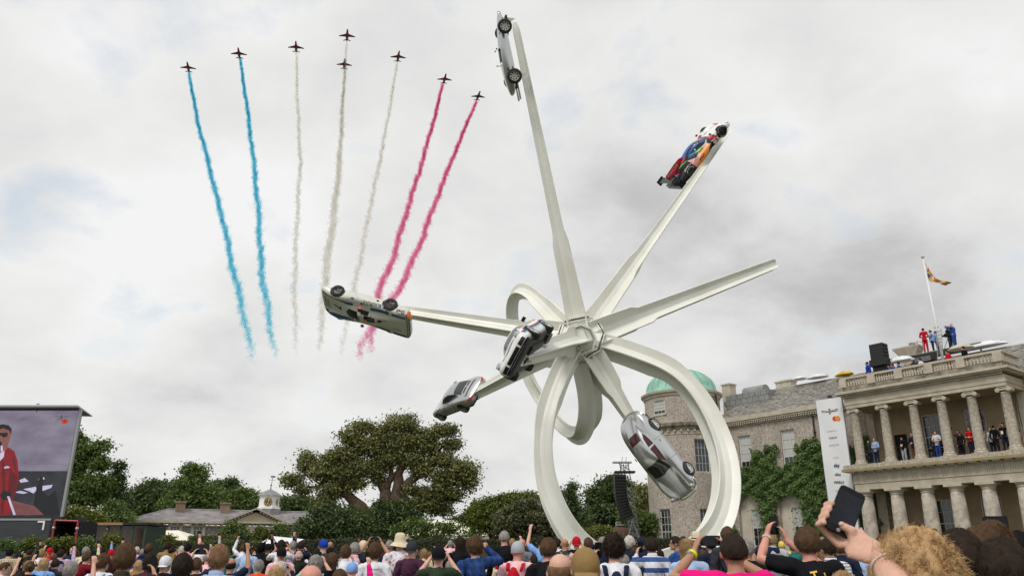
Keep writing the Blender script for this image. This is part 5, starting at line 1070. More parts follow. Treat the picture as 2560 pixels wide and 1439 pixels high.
# --- bright prototype number 75
c2 = Car('multicoloured modern racing prototype number 75 climbing the upper right beam', 'race car', 1739, 381, 42.0, (.60, .80, -.05), (-.76, .56, .30), 'race_car', zc=.5)
me = body_mesh('body', [(2.5, .80, .08, .16, .20, .4, .18, .18, 0), (2.2, .97, .08, .40, .5, .45, .3, .28, 0), (1.75, 1, .08, .66, .74, .4, .42, .38, 0), (1.35, 1, .08, .60, .68, .42, .5, .48, 0), (.95, 1, .08, .50, .58, .45, .58, .64, 0), (.75, .84, .08, .35, .45, .45, .6, .74, 0), (.45, .86, .08, .40, .5, .48, .62, .92, .02), (0, .98, .08, .48, .56, .46, .64, 1.05, .02),
     (-.5, 1, .08, .58, .62, .38, .66, 1.02, 0), (-1.0, 1, .08, .70, .76, .3, .7, .92, 0), (-1.5, 1, .1, .72, .78, .22, .7, .80, 0), (-2.0, .98, .15, .55, .62, .2, .56, .60, 0), (-2.3, .9, .25, .42, .5, .2, .42, .45, 0)], [BK]); c2.body(me)
W2 = [(1.62, .35), (-1.35, .36)]; c2.wheels(W2, .35, .88, .30, mat('black_rim', (.03, .03, .035), .3, .6), 7, .72, band=mat('white_paint', (.8, .8, .8), .5))
c2.decal('front_fender', [(2.5, .1), (2.45, .3), (2.1, .62), (1.7, .78), (1.25, .72), (1.12, .5), (1.10, .12), (1.2, .12)], 'R', WH, .006, both=True)
c2.decal('nose_panel', [(2.45, -.5), (2.45, .5), (1.3, .45), (1.1, .6), (1.1, -.6), (1.3, -.45)], 'T', WH, .006); c2.decal('nose_panel', [(2.45, -.95), (2.45, -.45), (2.2, -.45), (2.2, -.95)], 'T', RD, .009); c2.decal('nose_panel', [(2.45, .95), (2.45, .45), (2.2, .45), (2.2, .95)], 'T', RD, .009)
for sg in (-1, 1): c2.decal('fender_top', [(2.2, sg * .5), (2.2, sg * .96), (1.2, sg * .96), (1.2, sg * .5)], 'T', WH, .007)
c2.arches([W2[0]], BK, 1.12, .010)
c2.decal('number_panel', [(1.16, .10), (1.16, .48), (.82, .48), (.82, .10)], 'R', WH, .012, both=True)
c2.decal('number_panel', [(1.32, .03), (1.3, .05), (1.3, .05)], 'R', RD, .012) if False else None
c2.text('75', (.98, .30), 'R', RD, height=.26, mir=1, bold=.04, off=.02); c2.text('75', (.98, .30), 'L', RD, height=.26, mir=-1, bold=.04, off=.02)
c2.decal('orange_side', [(.72, .40), (.6, .52), (.1, .56), (-.55, .60), (-.95, .58), (-.95, .30), (-.9, .14), (-.2, .12), (.2, .2), (.45, .34)], 'R', mat('race_orange', (.80, .26, .03), .35), .010, both=True)
c2.decal('pink_side', [(-.45, .60), (-.1, .60), (-.5, .42), (-.95, .36), (-1.0, .62), (-.9, .74)], 'R', PK, .014, both=True); c2.decal('green_side', [(-.02, .58), (.3, .62), (-.1, .72), (-.3, .70)], 'R', GN, .012, both=True); c2.decal('green_side', [(-1.0, .76), (-.8, .78), (-1.2, .84), (-1.5, .78)], 'R', GN, .012, both=True)
c2.decal('blue_side', [(.75, .68), (.35, .93), (-.3, .98), (-.6, .90), (-.6, .80), (-.3, .86), (.3, .86), (.6, .68)], 'R', DBL, .012, both=True); c2.decal('blue_side', [(-.35, .72), (-.1, .74), (-.5, .84), (-.7, .8)], 'R', LB, .012, both=True)
c2.decal('roof_panel', [(.2, -.14), (.2, .14), (-.9, .2), (-.9, -.2)], 'T', DBL, .014); c2.decal('canopy', [(.85, -.36), (.85, .36), (.1, .4), (.1, -.4)], 'T', CG, .012)
c2.decal('red_nose_stripe', [(1.25, .5), (.95, .64), (.9, .55), (1.2, .4)], 'R', RD, .016, both=True); c2.decal('red_rear', [(-.6, .96), (-.9, .98), (-1.7, .8), (-1.9, .62), (-1.4, .82), (-.9, .86)], 'R', RD, .014, both=True)
c2.text('MULLEY', (-.28, .40), 'R', BK, width=.5, bold=.01, off=.02, ang=0); c2.text('PORSCHE', (-.62, .60), 'R', BK, width=.38, bold=.01, off=.02, ang=-5); c2.decal('roundel', el(-.08, .80, .05, .05, 12), 'R', WH, .016, both=True)
fin = MB().add([(-.7, .015, .98), (-1.0, .02, 1.12), (-1.45, .02, 1.14), (-2.3, .02, 1.10), (-2.35, .015, .9), (-2.0, .02, .62), (-1.3, .02, .8)], [(0, 1, 2, 3, 4, 5, 6)]).add([(-.7, -.015, .98), (-1.0, -.02, 1.12), (-1.45, -.02, 1.14), (-2.3, -.02, 1.10), (-2.35, -.015, .9), (-2.0, -.02, .62), (-1.3, -.02, .8)], [(6, 5, 4, 3, 2, 1, 0)])
part('shark_fin', fin, RD, c2.b)
for sg in (-1,): 
    tm = MB(); put_text(tm, 'PORSCHE', frame((-1.75, sg * .03, .98), (1, 0, 0), (0, 0, 1)), width=.95, bold=.02); part('lettering', tm, PK, c2.b)
rw = MB().box((-2.62, -.92, .86), (-2.22, .92, .90)).box((-2.66, -.94, .62), (-2.16, -.90, .98)).box((-2.66, .90, .62), (-2.16, .94, .98)); part('rear_wing', rw, BK, c2.b)
part('wing_strut', MB().box((-2.4, -.3, .5), (-2.0, -.27, .88)).box((-2.4, .27, .5), (-2.0, .3, .88)).tube([(-2.3, -.85, .9), (-1.7, -.5, .75)], .015, 4), BK, c2.b); part('blue_intake', MB().box((-2.15, -.35, .45), (-1.75, .35, .66)), LB, c2.b)
for i in range(4): part('louvre', MB().box((-1.62, -.97 + .0, .56 + i * .055), (-1.2, -.93, .59 + i * .055)), WH, c2.b)
part('diffuser', MB().box((-2.45, -.85, .12), (-2.0, .85, .4)), BK, c2.b); part('mirror', MB().box((1.0, -.86, .72), (1.12, -.74, .82)).box((1.0, .74, .72), (1.12, .86, .82)), RD, c2.b)
# --- grey sports coupe
S911 = [(2.2, .55, .25, .40, .46, .35, .48, .48, .01), (2.05, .80, .2, .50, .62, .5, .60, .60, .01), (1.6, .90, .18, .58, .80, .45, .70, .70, .02), (1.0, .92, .18, .64, .84, .55, .80, .82, .02), (.6, .92, .18, .68, .82, .64, .86, .93, .03), (.1, .90, .18, .70, .82, .58, 1.0, 1.23, .03),
        (-.4, .90, .18, .70, .84, .55, 1.02, 1.28, .02), (-1.0, .93, .18, .74, .88, .54, .98, 1.20, .02), (-1.5, .96, .18, .76, .89, .55, .92, 1.03, .02), (-1.95, .92, .22, .72, .82, .58, .82, .86, .02), (-2.22, .80, .28, .64, .70, .56, .70, .72, .01), (-2.32, .6, .38, .55, .58, .5, .58, .60, .0)]
c3 = Car('light grey rear engined coupe nosing downwards at the end of the lower left beam', 'sports car', 1139, 992, 43.6, (-.56, -.31, -.77), (-.64, .68, .33), 'sports_car', zc=.62)
c3.body(body_mesh('body', S911, [GRY])); W3 = [(1.25, .33), (-1.22, .34)]; c3.arches(W3, BK, 1.10); c3.wheels(W3, .33, .82, .24, mat('alloy_rim', (.45, .43, .40), .3, .8), 10, .74, band=None)
c3.decal('side_window', [(.48, .90), (.1, 1.13), (-.4, 1.19), (-1.0, 1.08), (-1.3, .95), (-.6, .90)], 'L', CG, .008, both=True); c3.decal('rear_window', [(-.95, -.48), (-.95, .48), (-1.55, .52), (-1.55, -.52)], 'T', CG, .010); c3.decal('windscreen', [(.62, -.56), (.62, .56), (.16, .5), (.16, -.5)], 'T', CG, .010)
for sg in (-1, 1): c3.decal('tail_lamp', [(sg * .46, .66), (sg * .82, .70), (sg * .84, .60), (sg * .5, .58)], 'B', mat('lamp_red', (.55, .03, .03), .2), .012); c3.decal('rear_grille', [(-1.64, sg * .04), (-1.64, sg * .44), (-1.72, sg * .44), (-1.72, sg * .04)], 'T', BK, .012)
c3.decal('number_plate', [(-.30, .42), (.30, .42), (.30, .53), (-.30, .53)], 'B', BK, .014); c3.decal('rear_spoiler', [(-1.78, -.62), (-1.78, .62), (-1.92, .6), (-1.92, -.6)], 'T', GRY, .05); c3.decal('lower_valance', [(-.7, .30), (.7, .30), (.66, .36), (-.66, .36)], 'B', BK, .012)
part('exhaust', MB().tube([(-2.1, .45, .28), (-2.36, .45, .28)], .06, 10).tube([(-2.1, -.45, .28), (-2.36, -.45, .28)], .06, 10), CHR, c3.b); part('mirror', MB().ball((.55, 1.0, .92), (.09, .12, .07)), GRY, c3.b, smooth=True); part('mirror', MB().ball((.55, -1.0, .92), (.09, .12, .07)), GRY, c3.b, smooth=True)
part('underbody', MB().box((-1.9, -.75, .14), (1.8, .75, .2)), UND, c3.b); c3.decal('door_line', [(.30, .25), (.32, .25), (.32, .86), (.30, .86)], 'L', BK, .006, both=True); c3.decal('door_line', [(-.62, .25), (-.60, .25), (-.60, .86), (-.62, .86)], 'L', BK, .006, both=True)
# --- white rally coupe in front of the hub
S9r = [(x, w * 1.02 if x < 1.9 else w * 1.1, zb, zs, ft, wr, zi, zt, cr) for x, w, zb, zs, ft, wr, zi, zt, cr in S911]
c4 = Car('white rally car with blue and red stripes, seen from its black nose and underside', 'rally car', 1308, 866, 28.8, (-.24, -.04, .97), (-.84, .48, -.26), 'rally_car', zc=.55)
c4.body(body_mesh('body', S9r, [WH])); c4.arches(W3, BK, 1.12); c4.wheels(W3, .33, .84, .26, mat('pale_rim', (.62, .62, .6), .3, .5), 5, .70)
part('underbody', MB().box((-2.1, -.80, .14), (2.1, .80, .2)).box((1.5, -.7, .1), (2.12, .7, .16)).box((-.9, -.4, .04), (1.2, .4, .13)).box((-2.0, -.6, .02), (-1.2, .6, .14)), UND, c4.b)
for y0, y1 in ((-.74, -.44), (-.36, .36), (.44, .74)): c4.decal('air_intake', [(y0, .30), (y1, .30), (y1, .44), (y0, .44)], 'F', BK, .012)
c4.decal('lip_spoiler', [(-.80, .24), (.80, .24), (.8, .28), (-.8, .28)], 'F', BK, .014)
for sg in (-1, 1):
    M = frame((1.86, sg * .66, .66), (0, 1, 0), (-.55, 0, .83)); part('headlamp', MB().lathe([(.125, -.05), (.125, .02), (.10, .05), (.03, .06)], 16, M=M), mat('lamp_glass', (.45, .47, .5), .08, .3), c4.b, smooth=True)
    part('headlamp_rim', MB().lathe([(.125, .0), (.14, .0), (.14, .03), (.125, .03)], 16, M=M, caps=False), CHR, c4.b)
for k, (m, y) in enumerate(((LB, -.18), (NV, -.08), (RD, .02))): c4.decal('hood_stripe', [(1.95, y - .05), (1.95, y + .05), (1.0, y + .3), (1.0, y + .2)], 'T', m, .008); c4.decal('side_stripe', [(1.9, .42 + k * .055), (1.9, .47 + k * .055), (-2.0, .57 + k * .055), (-2.0, .52 + k * .055)], 'L', m, .008, both=True)
c4.decal('windscreen', [(.62, -.56), (.62, .56), (.16, .5), (.16, -.5)], 'T', CG, .010); c4.decal('side_window', [(.48, .90), (.1, 1.13), (-.4, 1.19), (-1.0, 1.08), (-1.3, .95), (-.6, .90)], 'L', CG, .008, both=True); part('mirror', MB().box((.5, .92, .86), (.62, 1.1, .98)).box((.5, -1.1, .86), (.62, -.92, .98)), BK, c4.b)
c4.decal('hood_panel', [(1.5, -.55), (1.5, -.25), (1.25, -.25), (1.25, -.55)], 'T', RD, .012); c4.decal('hood_panel', [(1.7, -.5), (1.7, -.3), (1.52, -.3), (1.52, -.5)], 'T', GN, .012); c4.decal('rear_spoiler', [(-1.6, -.7), (-1.6, .7), (-1.95, .65), (-1.95, -.65)], 'T', WH, .12)
for x_, y_ in ((.5, -.2), (-1.3, .2)): part('mounting_bracket', MB().box((x_, y_, -.12), (x_ + .3, y_ + .04, .15)), M_white, c4.o)
# --- silver classic coupe lower right
c5 = Car('rounded silver classic coupe diving nose down in front of the turret', 'classic car', 1637, 1141, 33.4, (.57, -.76, .34), (-.64, -.16, .75), 'classic_car', zc=.62)
c5.body(body_mesh('body', [(1.97, .42, .32, .44, .48, .3, .49, .49, 0), (1.82, .70, .24, .50, .64, .34, .60, .58, 0), (1.5, .80, .2, .58, .80, .36, .68, .67, .02), (1.05, .83, .2, .64, .82, .42, .76, .78, .03), (.62, .83, .2, .68, .80, .54, .82, .88, .03), (.15, .83, .2, .70, .80, .50, .95, 1.22, .04),
     (-.35, .83, .2, .70, .82, .47, 1.0, 1.27, .03), (-.9, .83, .2, .70, .84, .42, .95, 1.13, .03), (-1.4, .80, .22, .68, .80, .36, .82, .90, .03), (-1.8, .66, .28, .58, .66, .3, .64, .66, .02), (-1.97, .4, .36, .5, .52, .25, .52, .53, 0)], [SIL]))
W5 = [(1.18, .32), (-1.02, .32)]; c5.arches(W5, BK, 1.06); c5.wheels(W5, .32, .73, .17, CHR, 12, .66)
c5.decal('windscreen', [(.72, -.50), (.82, 0), (.72, .50), (.20, .44), (.24, 0), (.20, -.44)], 'T', CG, .010); c5.decal('rear_window', [(-.80, -.30), (-.80, .30), (-1.18, .26), (-1.18, -.26)], 'T', mat('red_glass', (.06, .012, .012), .1), .010)
c5.decal('side_window', [(.42, .88), (.18, 1.08), (-.30, 1.13), (-.36, .90)], 'L', mat('red_glass', (.06, .012, .012), .1), .008, both=True); c5.decal('quarter_window', [(-.42, .91), (-.40, 1.12), (-.78, 1.05), (-1.02, .93)], 'L', mat('red_glass', (.06, .012, .012), .1), .008, both=True)
for r_, m_ in (((.70, .74, .03), BK),): pass
for sg in (-1, 1):
    M = frame((1.80, sg * .60, .62), (0, 1, 0), (-.6, 0, .8)); part('headlamp', MB().lathe([(.10, -.03), (.10, .02), (.07, .045), (.02, .05)], 16, M=M), mat('lamp_glass', (.45, .47, .5), .08, .3), c5.b, smooth=True); part('headlamp_rim', MB().lathe([(.10, .0), (.115, .0), (.115, .02), (.10, .02)], 16, M=M, caps=False), CHR, c5.b)
    part('indicator', MB().ball((1.93, sg * .46, .46), (.03, .035, .03)), WH, c5.b, smooth=True)
bp_ = [(1.55, .78, .42), (1.85, .66, .40), (2.0, .35, .38), (2.04, 0, .38), (2.0, -.35, .38), (1.85, -.66, .40), (1.55, -.78, .42)]; part('bumper', MB().tube(spline(bp_, 20), .035, 6), CHR, c5.b, smooth=True); part('bumper', MB().tube(spline([(-1.6, .74, .44), (-1.9, .5, .42), (-2.03, 0, .42), (-1.9, -.5, .42), (-1.6, -.74, .44)], 20), .035, 6), CHR, c5.b, smooth=True)
c5.decal('hood_handle', [(1.68, -.012), (1.68, .012), (1.42, .012), (1.42, -.012)], 'T', CHR, .03); BLK = mat('panel_gap', (.05, .05, .05), .6)
for pts in ([(1.55, -.30), (1.0, -.42), (.8, -.44), (.8, -.43), (1.0, -.41), (1.55, -.29)], [(1.55, .30), (1.0, .42), (.8, .44), (.8, .43), (1.0, .41), (1.55, .29)]): c5.decal('hood_line', pts, 'T', BLK, .004, .1)
c5.decal('door_line', [(.44, .30), (.452, .30), (.452, .84), (.44, .84)], 'L', BLK, .004, both=True); c5.decal('door_line', [(-.52, .30), (-.508, .30), (-.508, .86), (-.52, .86)], 'L', BLK, .004, both=True); part('door_handle', MB().box((-.44, .815, .72), (-.3, .85, .74)).box((-.44, -.85, .72), (-.3, -.815, .74)), CHR, c5.b)
part('wiper', MB().tube([(.72, .1, .92), (.5, .3, 1.02)], .008, 4).tube([(.72, -.3, .92), (.5, -.1, 1.05)], .008, 4), BK, c5.b); part('underbody', MB().box((-1.6, -.66, .14), (1.6, .66, .22)), UND, c5.b)
# --- silver open wheeler at the very top
c6 = Car('silver single seat racer with exposed wheels standing on its tail at the top beam', 'race car', 1266, 138, 31.6, (-.20, .965, .10), (-.955, -.17, .10), 'race_car', zc=.42)
fs = MB(); st_ = [(2.0, .05, .05, .38), (1.93, .13, .09, .37), (1.6, .22, .17, .38), (1.1, .29, .24, .41), (.5, .34, .30, .45), (0, .36, .31, .46), (-.5, .37, .33, .47), (-1.1, .34, .30, .47), (-1.5, .26, .22, .48), (-1.8, .14, .13, .5), (-1.9, .04, .04, .52)]
fs.grid([[(x, w * math.cos(a), z + h * math.sin(a)) for a in [k * math.pi / 8 for k in range(16)]] for x, w, h, z in st_], closed=True, capends=True); me = evalmesh(fs.mesh('body', SIL, True), [('SUBSURF', dict(levels=1))]); c6.body(me)
W6 = [(1.15, .33), (-1.12, .35)]; c6.wheels(W6, .33, .66, .17, mat('old_rim', (.42, .40, .36), .35, .7), 8, .64)
c6.decal('nose_intake', el(0, .37, .10, .07), 'F', BK, .01); c6.decal('cockpit', [(.30, -.2), (.30, .2), (-.30, .22), (-.30, -.22)], 'T', BK, .012)
part('windscreen', MB().grid([[(.35 - .1 * k, .2 * math.cos(a), .76 + .16 * k + .02 * math.sin(a)) for a in [math.pi * j / 8 for j in range(9)]] for k in (0, 1)]), mat('clear_screen', (.3, .32, .33), .1), c6.b); part('roll_hoop', MB().tube([(-.42, -.2, .72), (-.42, -.12, .98), (-.42, .12, .98), (-.42, .2, .72)], .018, 6), CHR, c6.b)
part('mirror', MB().ball((.3, -.34, .86), (.03, .05, .04)).ball((.3, .34, .86), (.03, .05, .04)), BK, c6.b)
sp_ = MB()
for x, r in W6:
    for sg in (-1, 1):
        for z in (-.12, .14): sp_.tube([(x + .18, sg * .22, .45 + z), (x, sg * .6, r + z * .9)], .013, 5).tube([(x - .2, sg * .22, .45 + z), (x, sg * .6, r + z * .9)], .013, 5)
part('suspension', sp_, BK, c6.b)
for sg in (-1, 1): part('exhaust', MB().tube([(-.6, sg * .30, .28), (-1.3, sg * .34, .22), (-2.15, sg * .30, .22)], [.03, .035, .045], 8), mat('exhaust_steel', (.35, .33, .3), .35, .9), c6.b)
part('mounting_bracket', MB().add([(1.3, -.03, .2), (1.7, -.03, .2), (1.55, -.03, -.32), (1.3, .03, .2), (1.7, .03, .2), (1.55, .03, -.32)], [(0, 1, 2), (5, 4, 3), (0, 3, 4, 1), (1, 4, 5, 2), (2, 5, 3, 0)]), M_white, c6.o); part('mounting_bracket', MB().add([(-.9, -.03, .2), (-1.3, -.03, .2), (-1.0, -.03, -.38), (-.9, .03, .2), (-1.3, .03, .2), (-1.0, .03, -.38)], [(0, 1, 2), (5, 4, 3), (0, 3, 4, 1), (1, 4, 5, 2), (2, 5, 3, 0)]), M_white, c6.o)
part('engine_vent', MB().box((-.9, -.39, .5), (-.65, -.36, .56)).box((-1.25, -.38, .5), (-1.0, -.35, .56)), BK, c6.b); part('gearbox', MB().box((-1.6, -.12, .18), (-.9, .12, .32)), UND, c6.b); part('front_bracket', MB().box((1.2, -.2, .06), (1.75, .2, .14)), UND, c6.b)
# ------------------------------------------------------------------ people
V3 = Vector
def chain(mb, pts, rad, n=10, ry=None):
    """tapered limb with round ends"""
    pts = [V3(p) for p in pts]; rad = list(rad); a = (pts[0] - pts[1]).normalized(); b = (pts[-1] - pts[-2]).normalized()
    P_ = [pts[0] + a * rad[0] * .85, pts[0] + a * rad[0] * .5] + pts + [pts[-1] + b * rad[-1] * .5, pts[-1] + b * rad[-1] * .85]; R = [rad[0] * .45, rad[0] * .85] + rad + [rad[-1] * .85, rad[-1] * .45]
    if ry: ry = [ry[0] * .45, ry[0] * .85] + list(ry) + [ry[-1] * .85, ry[-1] * .45]
    mb.tube(P_, R, n, ry=ry)
def hand(mb, w, d, pn, grip=.5, side=1, k=1.0, spread=.35, thumb=1.0):
    """w wrist, d pointing direction, pn palm normal (the side the fingers curl to)"""
    w = V3(w); d = V3(d).normalized(); pn = V3(pn); pn = (pn - d * pn.dot(d)).normalized(); s = d.cross(pn) * side
    mb_pts = [w, w + d * .035 * k, w + d * .085 * k]; X = s
    rows = []
    for t, hw, ht in ((-.01, .026, .021), (.02, .030, .018), (.05, .041, .016), (.08, .043, .014), (.095, .038, .011)):
        rows.append([w + d * t * k + s * hw * k * math.cos(a) + pn * ht * k * math.sin(a) for a in [q * math.pi / 5 for q in range(10)]])
    mb.grid(rows, closed=True, capends=True)
    L = (.070, .080, .075, .058)
    for i in range(4):
        off = (.033 - i * .022) * k; b = w + d * .085 * k + s * off; dv = (d + s * (1.5 - i) * spread * .22).normalized(); l = L[i] * k
        g = grip * 1.0; p1 = b + (dv * math.cos(g * .6) + pn * math.sin(g * .6)) * l * .45; p2 = p1 + (dv * math.cos(g * 1.4) + pn * math.sin(g * 1.4)) * l * .33; p3 = p2 + (dv * math.cos(g * 2.0) + pn * math.sin(g * 2.0)) * l * .25
        chain(mb, [b - dv * .01, p1, p2, p3], [.0105 * k, .0098 * k, .0090 * k, .0080 * k], 7)
    tb = w + d * .025 * k + s * .026 * k; td = (d * .55 + s * .75 + pn * .45).normalized(); t1 = tb + td * .035 * k; t2 = t1 + (td * .6 + d * .5 * thumb + pn * .35).normalized() * .032 * k; t3 = t2 + (d * .8 + pn * .5 - s * .15).normalized() * .024 * k
    chain(mb, [tb, t1, t2, t3], [.015 * k, .0125 * k, .0108 * k, .009 * k], 8)
HEADC = V3((0, .03, 1.635))
def head_shape(mb, tilt=0.0, c=HEADC, k=1.0, ears=True):
    R = Matrix.Rotation(tilt, 4, 'X'); f = lambda x, y, z: c + (R @ V3((x, y, z))) * k
    n = 16; rows = []
    # rings from the chin up; y forward is +
    for z, hw, yb, yf in ((-.122, .018, .045, .085), (-.112, .034, .0, .098), (-.095, .050, -.035, .104), (-.07, .060, -.062, .104), (-.04, .067, -.080, .101), (0, .074, -.093, .097), (.03, .077, -.098, .098), (.06, .074, -.094, .090), (.085, .063, -.078, .072), (.104, .043, -.052, .048), (.115, .018, -.022, .022)):
        cy = (yb + yf) / 2; hy = (yf - yb) / 2; rows.append([f(hw * math.cos(a), cy + hy * math.sin(a), z) for a in [2 * math.pi * j / n for j in range(n)]])
    mb.grid(rows, closed=True, capends=True)
    chain(mb, [f(0, .094, .018), f(0, .112, -.018), f(0, .120, -.032)], [.010, .013, .014], 7)      # nose
    mb.ball(f(0, .100, -.068), (.024 * k, .012 * k, .010 * k))                                   # lips
    for s in (-1, 1):
        mb.ball(f(s * .030, .084, .012), (.015 * k, .014 * k, .011 * k)); mb.ball(f(s * .03, .090, .033), (.022 * k, .010 * k, .007 * k))
        if ears: mb.grid([[f(s * (.074 + dx), -.008 + dy * math.cos(a) , -.012 + dz * math.sin(a)) for a in [2 * math.pi * j / 10 for j in range(10)]] for dx, dy, dz in ((-.01, .016, .026), (.008, .020, .033), (.019, .019, .034), (.022, .010, .02))], closed=True, capends=True)
    return R
POSES = {
 'down': dict(R=((.255, -.03, 1.13), (.27, .07, .90), (0, .25, -1), (-1, 0, 0), .5), L=((-.255, -.03, 1.13), (-.27, .07, .90), (0, .25, -1), (1, 0, 0), .5)),
 'phone2': dict(R=((.30, .17, 1.36), (.135, .40, 1.60), (-.45, .25, .85), (-.8, .2, -.4), .6), L=((-.30, .17, 1.36), (-.135, .40, 1.60), (.45, .25, .85), (.8, .2, -.4), .6), item=((0, .47, 1.68), 'land')),
 'high2': dict(R=((.29, .16, 1.58), (.13, .30, 1.80), (-.4, .2, .9), (-.85, .1, -.4), .6), L=((-.29, .16, 1.58), (-.13, .30, 1.80), (.4, .2, .9), (.85, .1, -.4), .6), item=((0, .37, 1.90), 'land')),
 'one': dict(R=((.30, .12, 1.45), (.24, .28, 1.72), (-.1, .25, 1), (-.5, .8, 0), .7), L=((-.255, -.03, 1.13), (-.23, .12, .93), (0, .4, -1), (1, 0, 0), .5), item=((.20, .36, 1.84), 'port')),
 'high1': dict(R=((.28, .10, 1.60), (.22, .22, 1.88), (-.1, .25, 1), (-.5, .8, 0), .7), L=((-.255, -.03, 1.13), (-.23, .12, .93), (0, .4, -1), (1, 0, 0), .5), item=((.18, .30, 2.0), 'port')),
 'face': dict(R=((.30, .12, 1.27), (.125, .22, 1.53), (-.5, .3, .75), (-.7, .5, 0), .8), L=((-.30, .12, 1.27), (-.12, .24, 1.52), (.5, .3, .75), (.7, .5, 0), .8), item=((0, .26, 1.63), 'cam')),
 'shade': dict(R=((.37, .08, 1.47), (.19, .17, 1.64), (-.9, .15, .25), (0, -.3, -1), .2), L=((-.255, -.03, 1.13), (-.27, .07, .90), (0, .25, -1), (1, 0, 0), .5)),
 'tall2': dict(R=((.30, .16, 1.42), (.115, .38, 1.66), (-.3, .2, .9), (-.8, .3, -.2), .6), L=((-.30, .16, 1.42), (-.115, .38, 1.66), (.3, .2, .9), (.8, .3, -.2), .6), item=((0, .46, 1.77), 'port')),
 'clasp': dict(R=((.27, .02, 1.14), (.07, .24, 1.12), (-1, .1, 0), (0, -1, 0), .5), L=((-.27, .02, 1.14), (-.07, .26, 1.10), (1, .1, 0), (0, -1, 0), .5)),
}
REM = [('REMESH', dict(mode='VOXEL', voxel_size=.0125, adaptivity=0.0)), ('SMOOTH', dict(factor=.4, iterations=2))]
SH = 1.42
def arm_pts(sh, el_, wr): return [V3(sh), V3(sh).lerp(V3(el_), .5) + V3((0, -.004, 0)), V3(el_), V3(el_).lerp(V3(wr), .4), V3(wr)]
def build_pose(nm, tilt, lean=0.0):
    p = POSES[nm]; b = MB(); head_shape(b, tilt)
    chain(b, [(0, -.015, 1.46), (0, .0, 1.52), (0, .012, 1.58)], [.062, .056, .056], 12)
    T_ = [(0, 0, .90), (0, .005, 1.0), (0, .005, 1.12), (0, .005, 1.26), (0, -.005, 1.36), (0, -.01, 1.43), (0, -.01, 1.47)]
    b.tube(T_, [.15, .155, .145, .165, .17, .13, .07], 18, ry=[.10, .105, .10, .115, .11, .085, .06])
    for s, k in ((1, 'R'), (-1, 'L')):
        el_, wr, d, pn, g = p[k]; up = max(0, V3(el_).z - 1.3) * .22; sh = (s * (.178 - up * .2), -.01, SH + up)
        chain(b, [(s * .04, -.012, 1.445), (s * .11, -.012, 1.44 + up * .3), V3(sh) - V3((s * .01, 0, 0))], [.055, .055, .056], 10)
        chain(b, arm_pts(sh, el_, wr), [.056, .047, .041, .039, .027], 10); hand(b, wr, d, pn, g, -s if k == 'R' else -s)
        chain(b, [(s * .088, 0, .93), (s * .095, .01, .5), (s * .098, -.01, .09)], [.085, .055, .038], 10); chain(b, [(s * .1, -.03, .05), (s * .105, .12, .035)], [.04, .034], 8)
    me = b.mesh('body', None, True); body = evalmesh(me, REM)
    tr = MB(); tr.tube([(0, 0, .86), (0, 0, .93), (0, 0, 1.0), (0, 0, 1.03)], [.165, .172, .165, .16], 16, ry=[.12, .12, .115, .11])
    for s in (1, -1): chain(tr, [(s * .088, 0, .90), (s * .097, .01, .5), (s * .1, -.01, .10)], [.10, .075, .062], 12)
    trm = evalmesh(tr.mesh('trousers', None, True), [('REMESH', dict(mode='VOXEL', voxel_size=.022)), ('SMOOTH', dict(factor=.5, iterations=3))])
    so = MB()
    for s in (1, -1): chain(so, [(s * .1, -.04, .05), (s * .105, .14, .04)], [.05, .043], 8)
    shm = so.mesh('shoes', None, True)
    out = {'body': body, 'trousers': trm, 'shoes': shm}
    for lg in ('short', 'long', 'vest'):
        c = MB(); c.tube([(0, 0, .84), (0, 0, .92), (0, .005, 1.02), (0, .005, 1.14), (0, .005, 1.28), (0, -.006, 1.37), (0, -.012, 1.435), (0, -.012, 1.475), (0, -.005, 1.50)], [.178, .178, .168, .166, .184, .188, .150, .088, .070], 20, ry=[.128, .128, .118, .116, .132, .126, .100, .075, .064])
        for s, k in ((1, 'R'), (-1, 'L')):
            el_, wr, d, pn, g = p[k]; up = max(0, V3(el_).z - 1.3) * .22; sh = V3((s * (.178 - up * .2), -.01, SH + up)); ap = arm_pts(sh, el_, wr)
            chain(c, [(s * .05, -.012, 1.445), (s * .11, -.012, 1.435 + up * .3), sh - V3((s * .01, 0, 0))], [.064, .070, .070], 12)
            if lg == 'short': c.tube([sh - (ap[1] - sh) * .3, sh, ap[1], ap[1].lerp(ap[2], .45)], [.05, .072, .067, .066], 12)
            elif lg == 'long': chain(c, ap[:4] + [ap[3].lerp(ap[4], .93)], [.071, .062, .056, .050, .038], 12)
            else: chain(c, [sh - V3((s * .03, 0, 0)), sh], [.062, .060], 12)
        me = evalmesh(c.mesh('shirt', None, True), [('REMESH', dict(mode='VOXEL', voxel_size=.016)), ('SMOOTH', dict(factor=.5, iterations=2))]); nv_ = len(me.vertices)
        co = np.empty(nv_ * 3, np.float32); me.vertices.foreach_get('co', co); co = co.reshape(-1, 3); no = np.empty(nv_ * 3, np.float32); me.vertex_normals.foreach_get('vector', no); no = no.reshape(-1, 3)
        x_, y_, z_ = co.T; d_ = .0045 * np.sin(x_ * 26 + 5 * np.sin(z_ * 9 + x_ * 7)) * np.sin(z_ * 17 + 3 * np.sin(x_ * 15)) + .0035 * np.sin(z_ * 44 + 6 * np.sin(x_ * 11 + y_ * 13) + x_ * 30) + .003 * np.sin((x_ + z_) * 61 + 4 * np.sin(y_ * 21))
        co = co + no * d_[:, None] * np.clip((z_[:, None] - .8) * 3, 0, 1); me.vertices.foreach_set('co', co.astype(np.float32).ravel()); me.update(); out[lg] = me
    return out
PC = {}
def pose_meshes(nm, tilt):
    k = (nm, tilt)
    if k not in PC: PC[k] = build_pose(nm, R_(tilt))
    return PC[k]
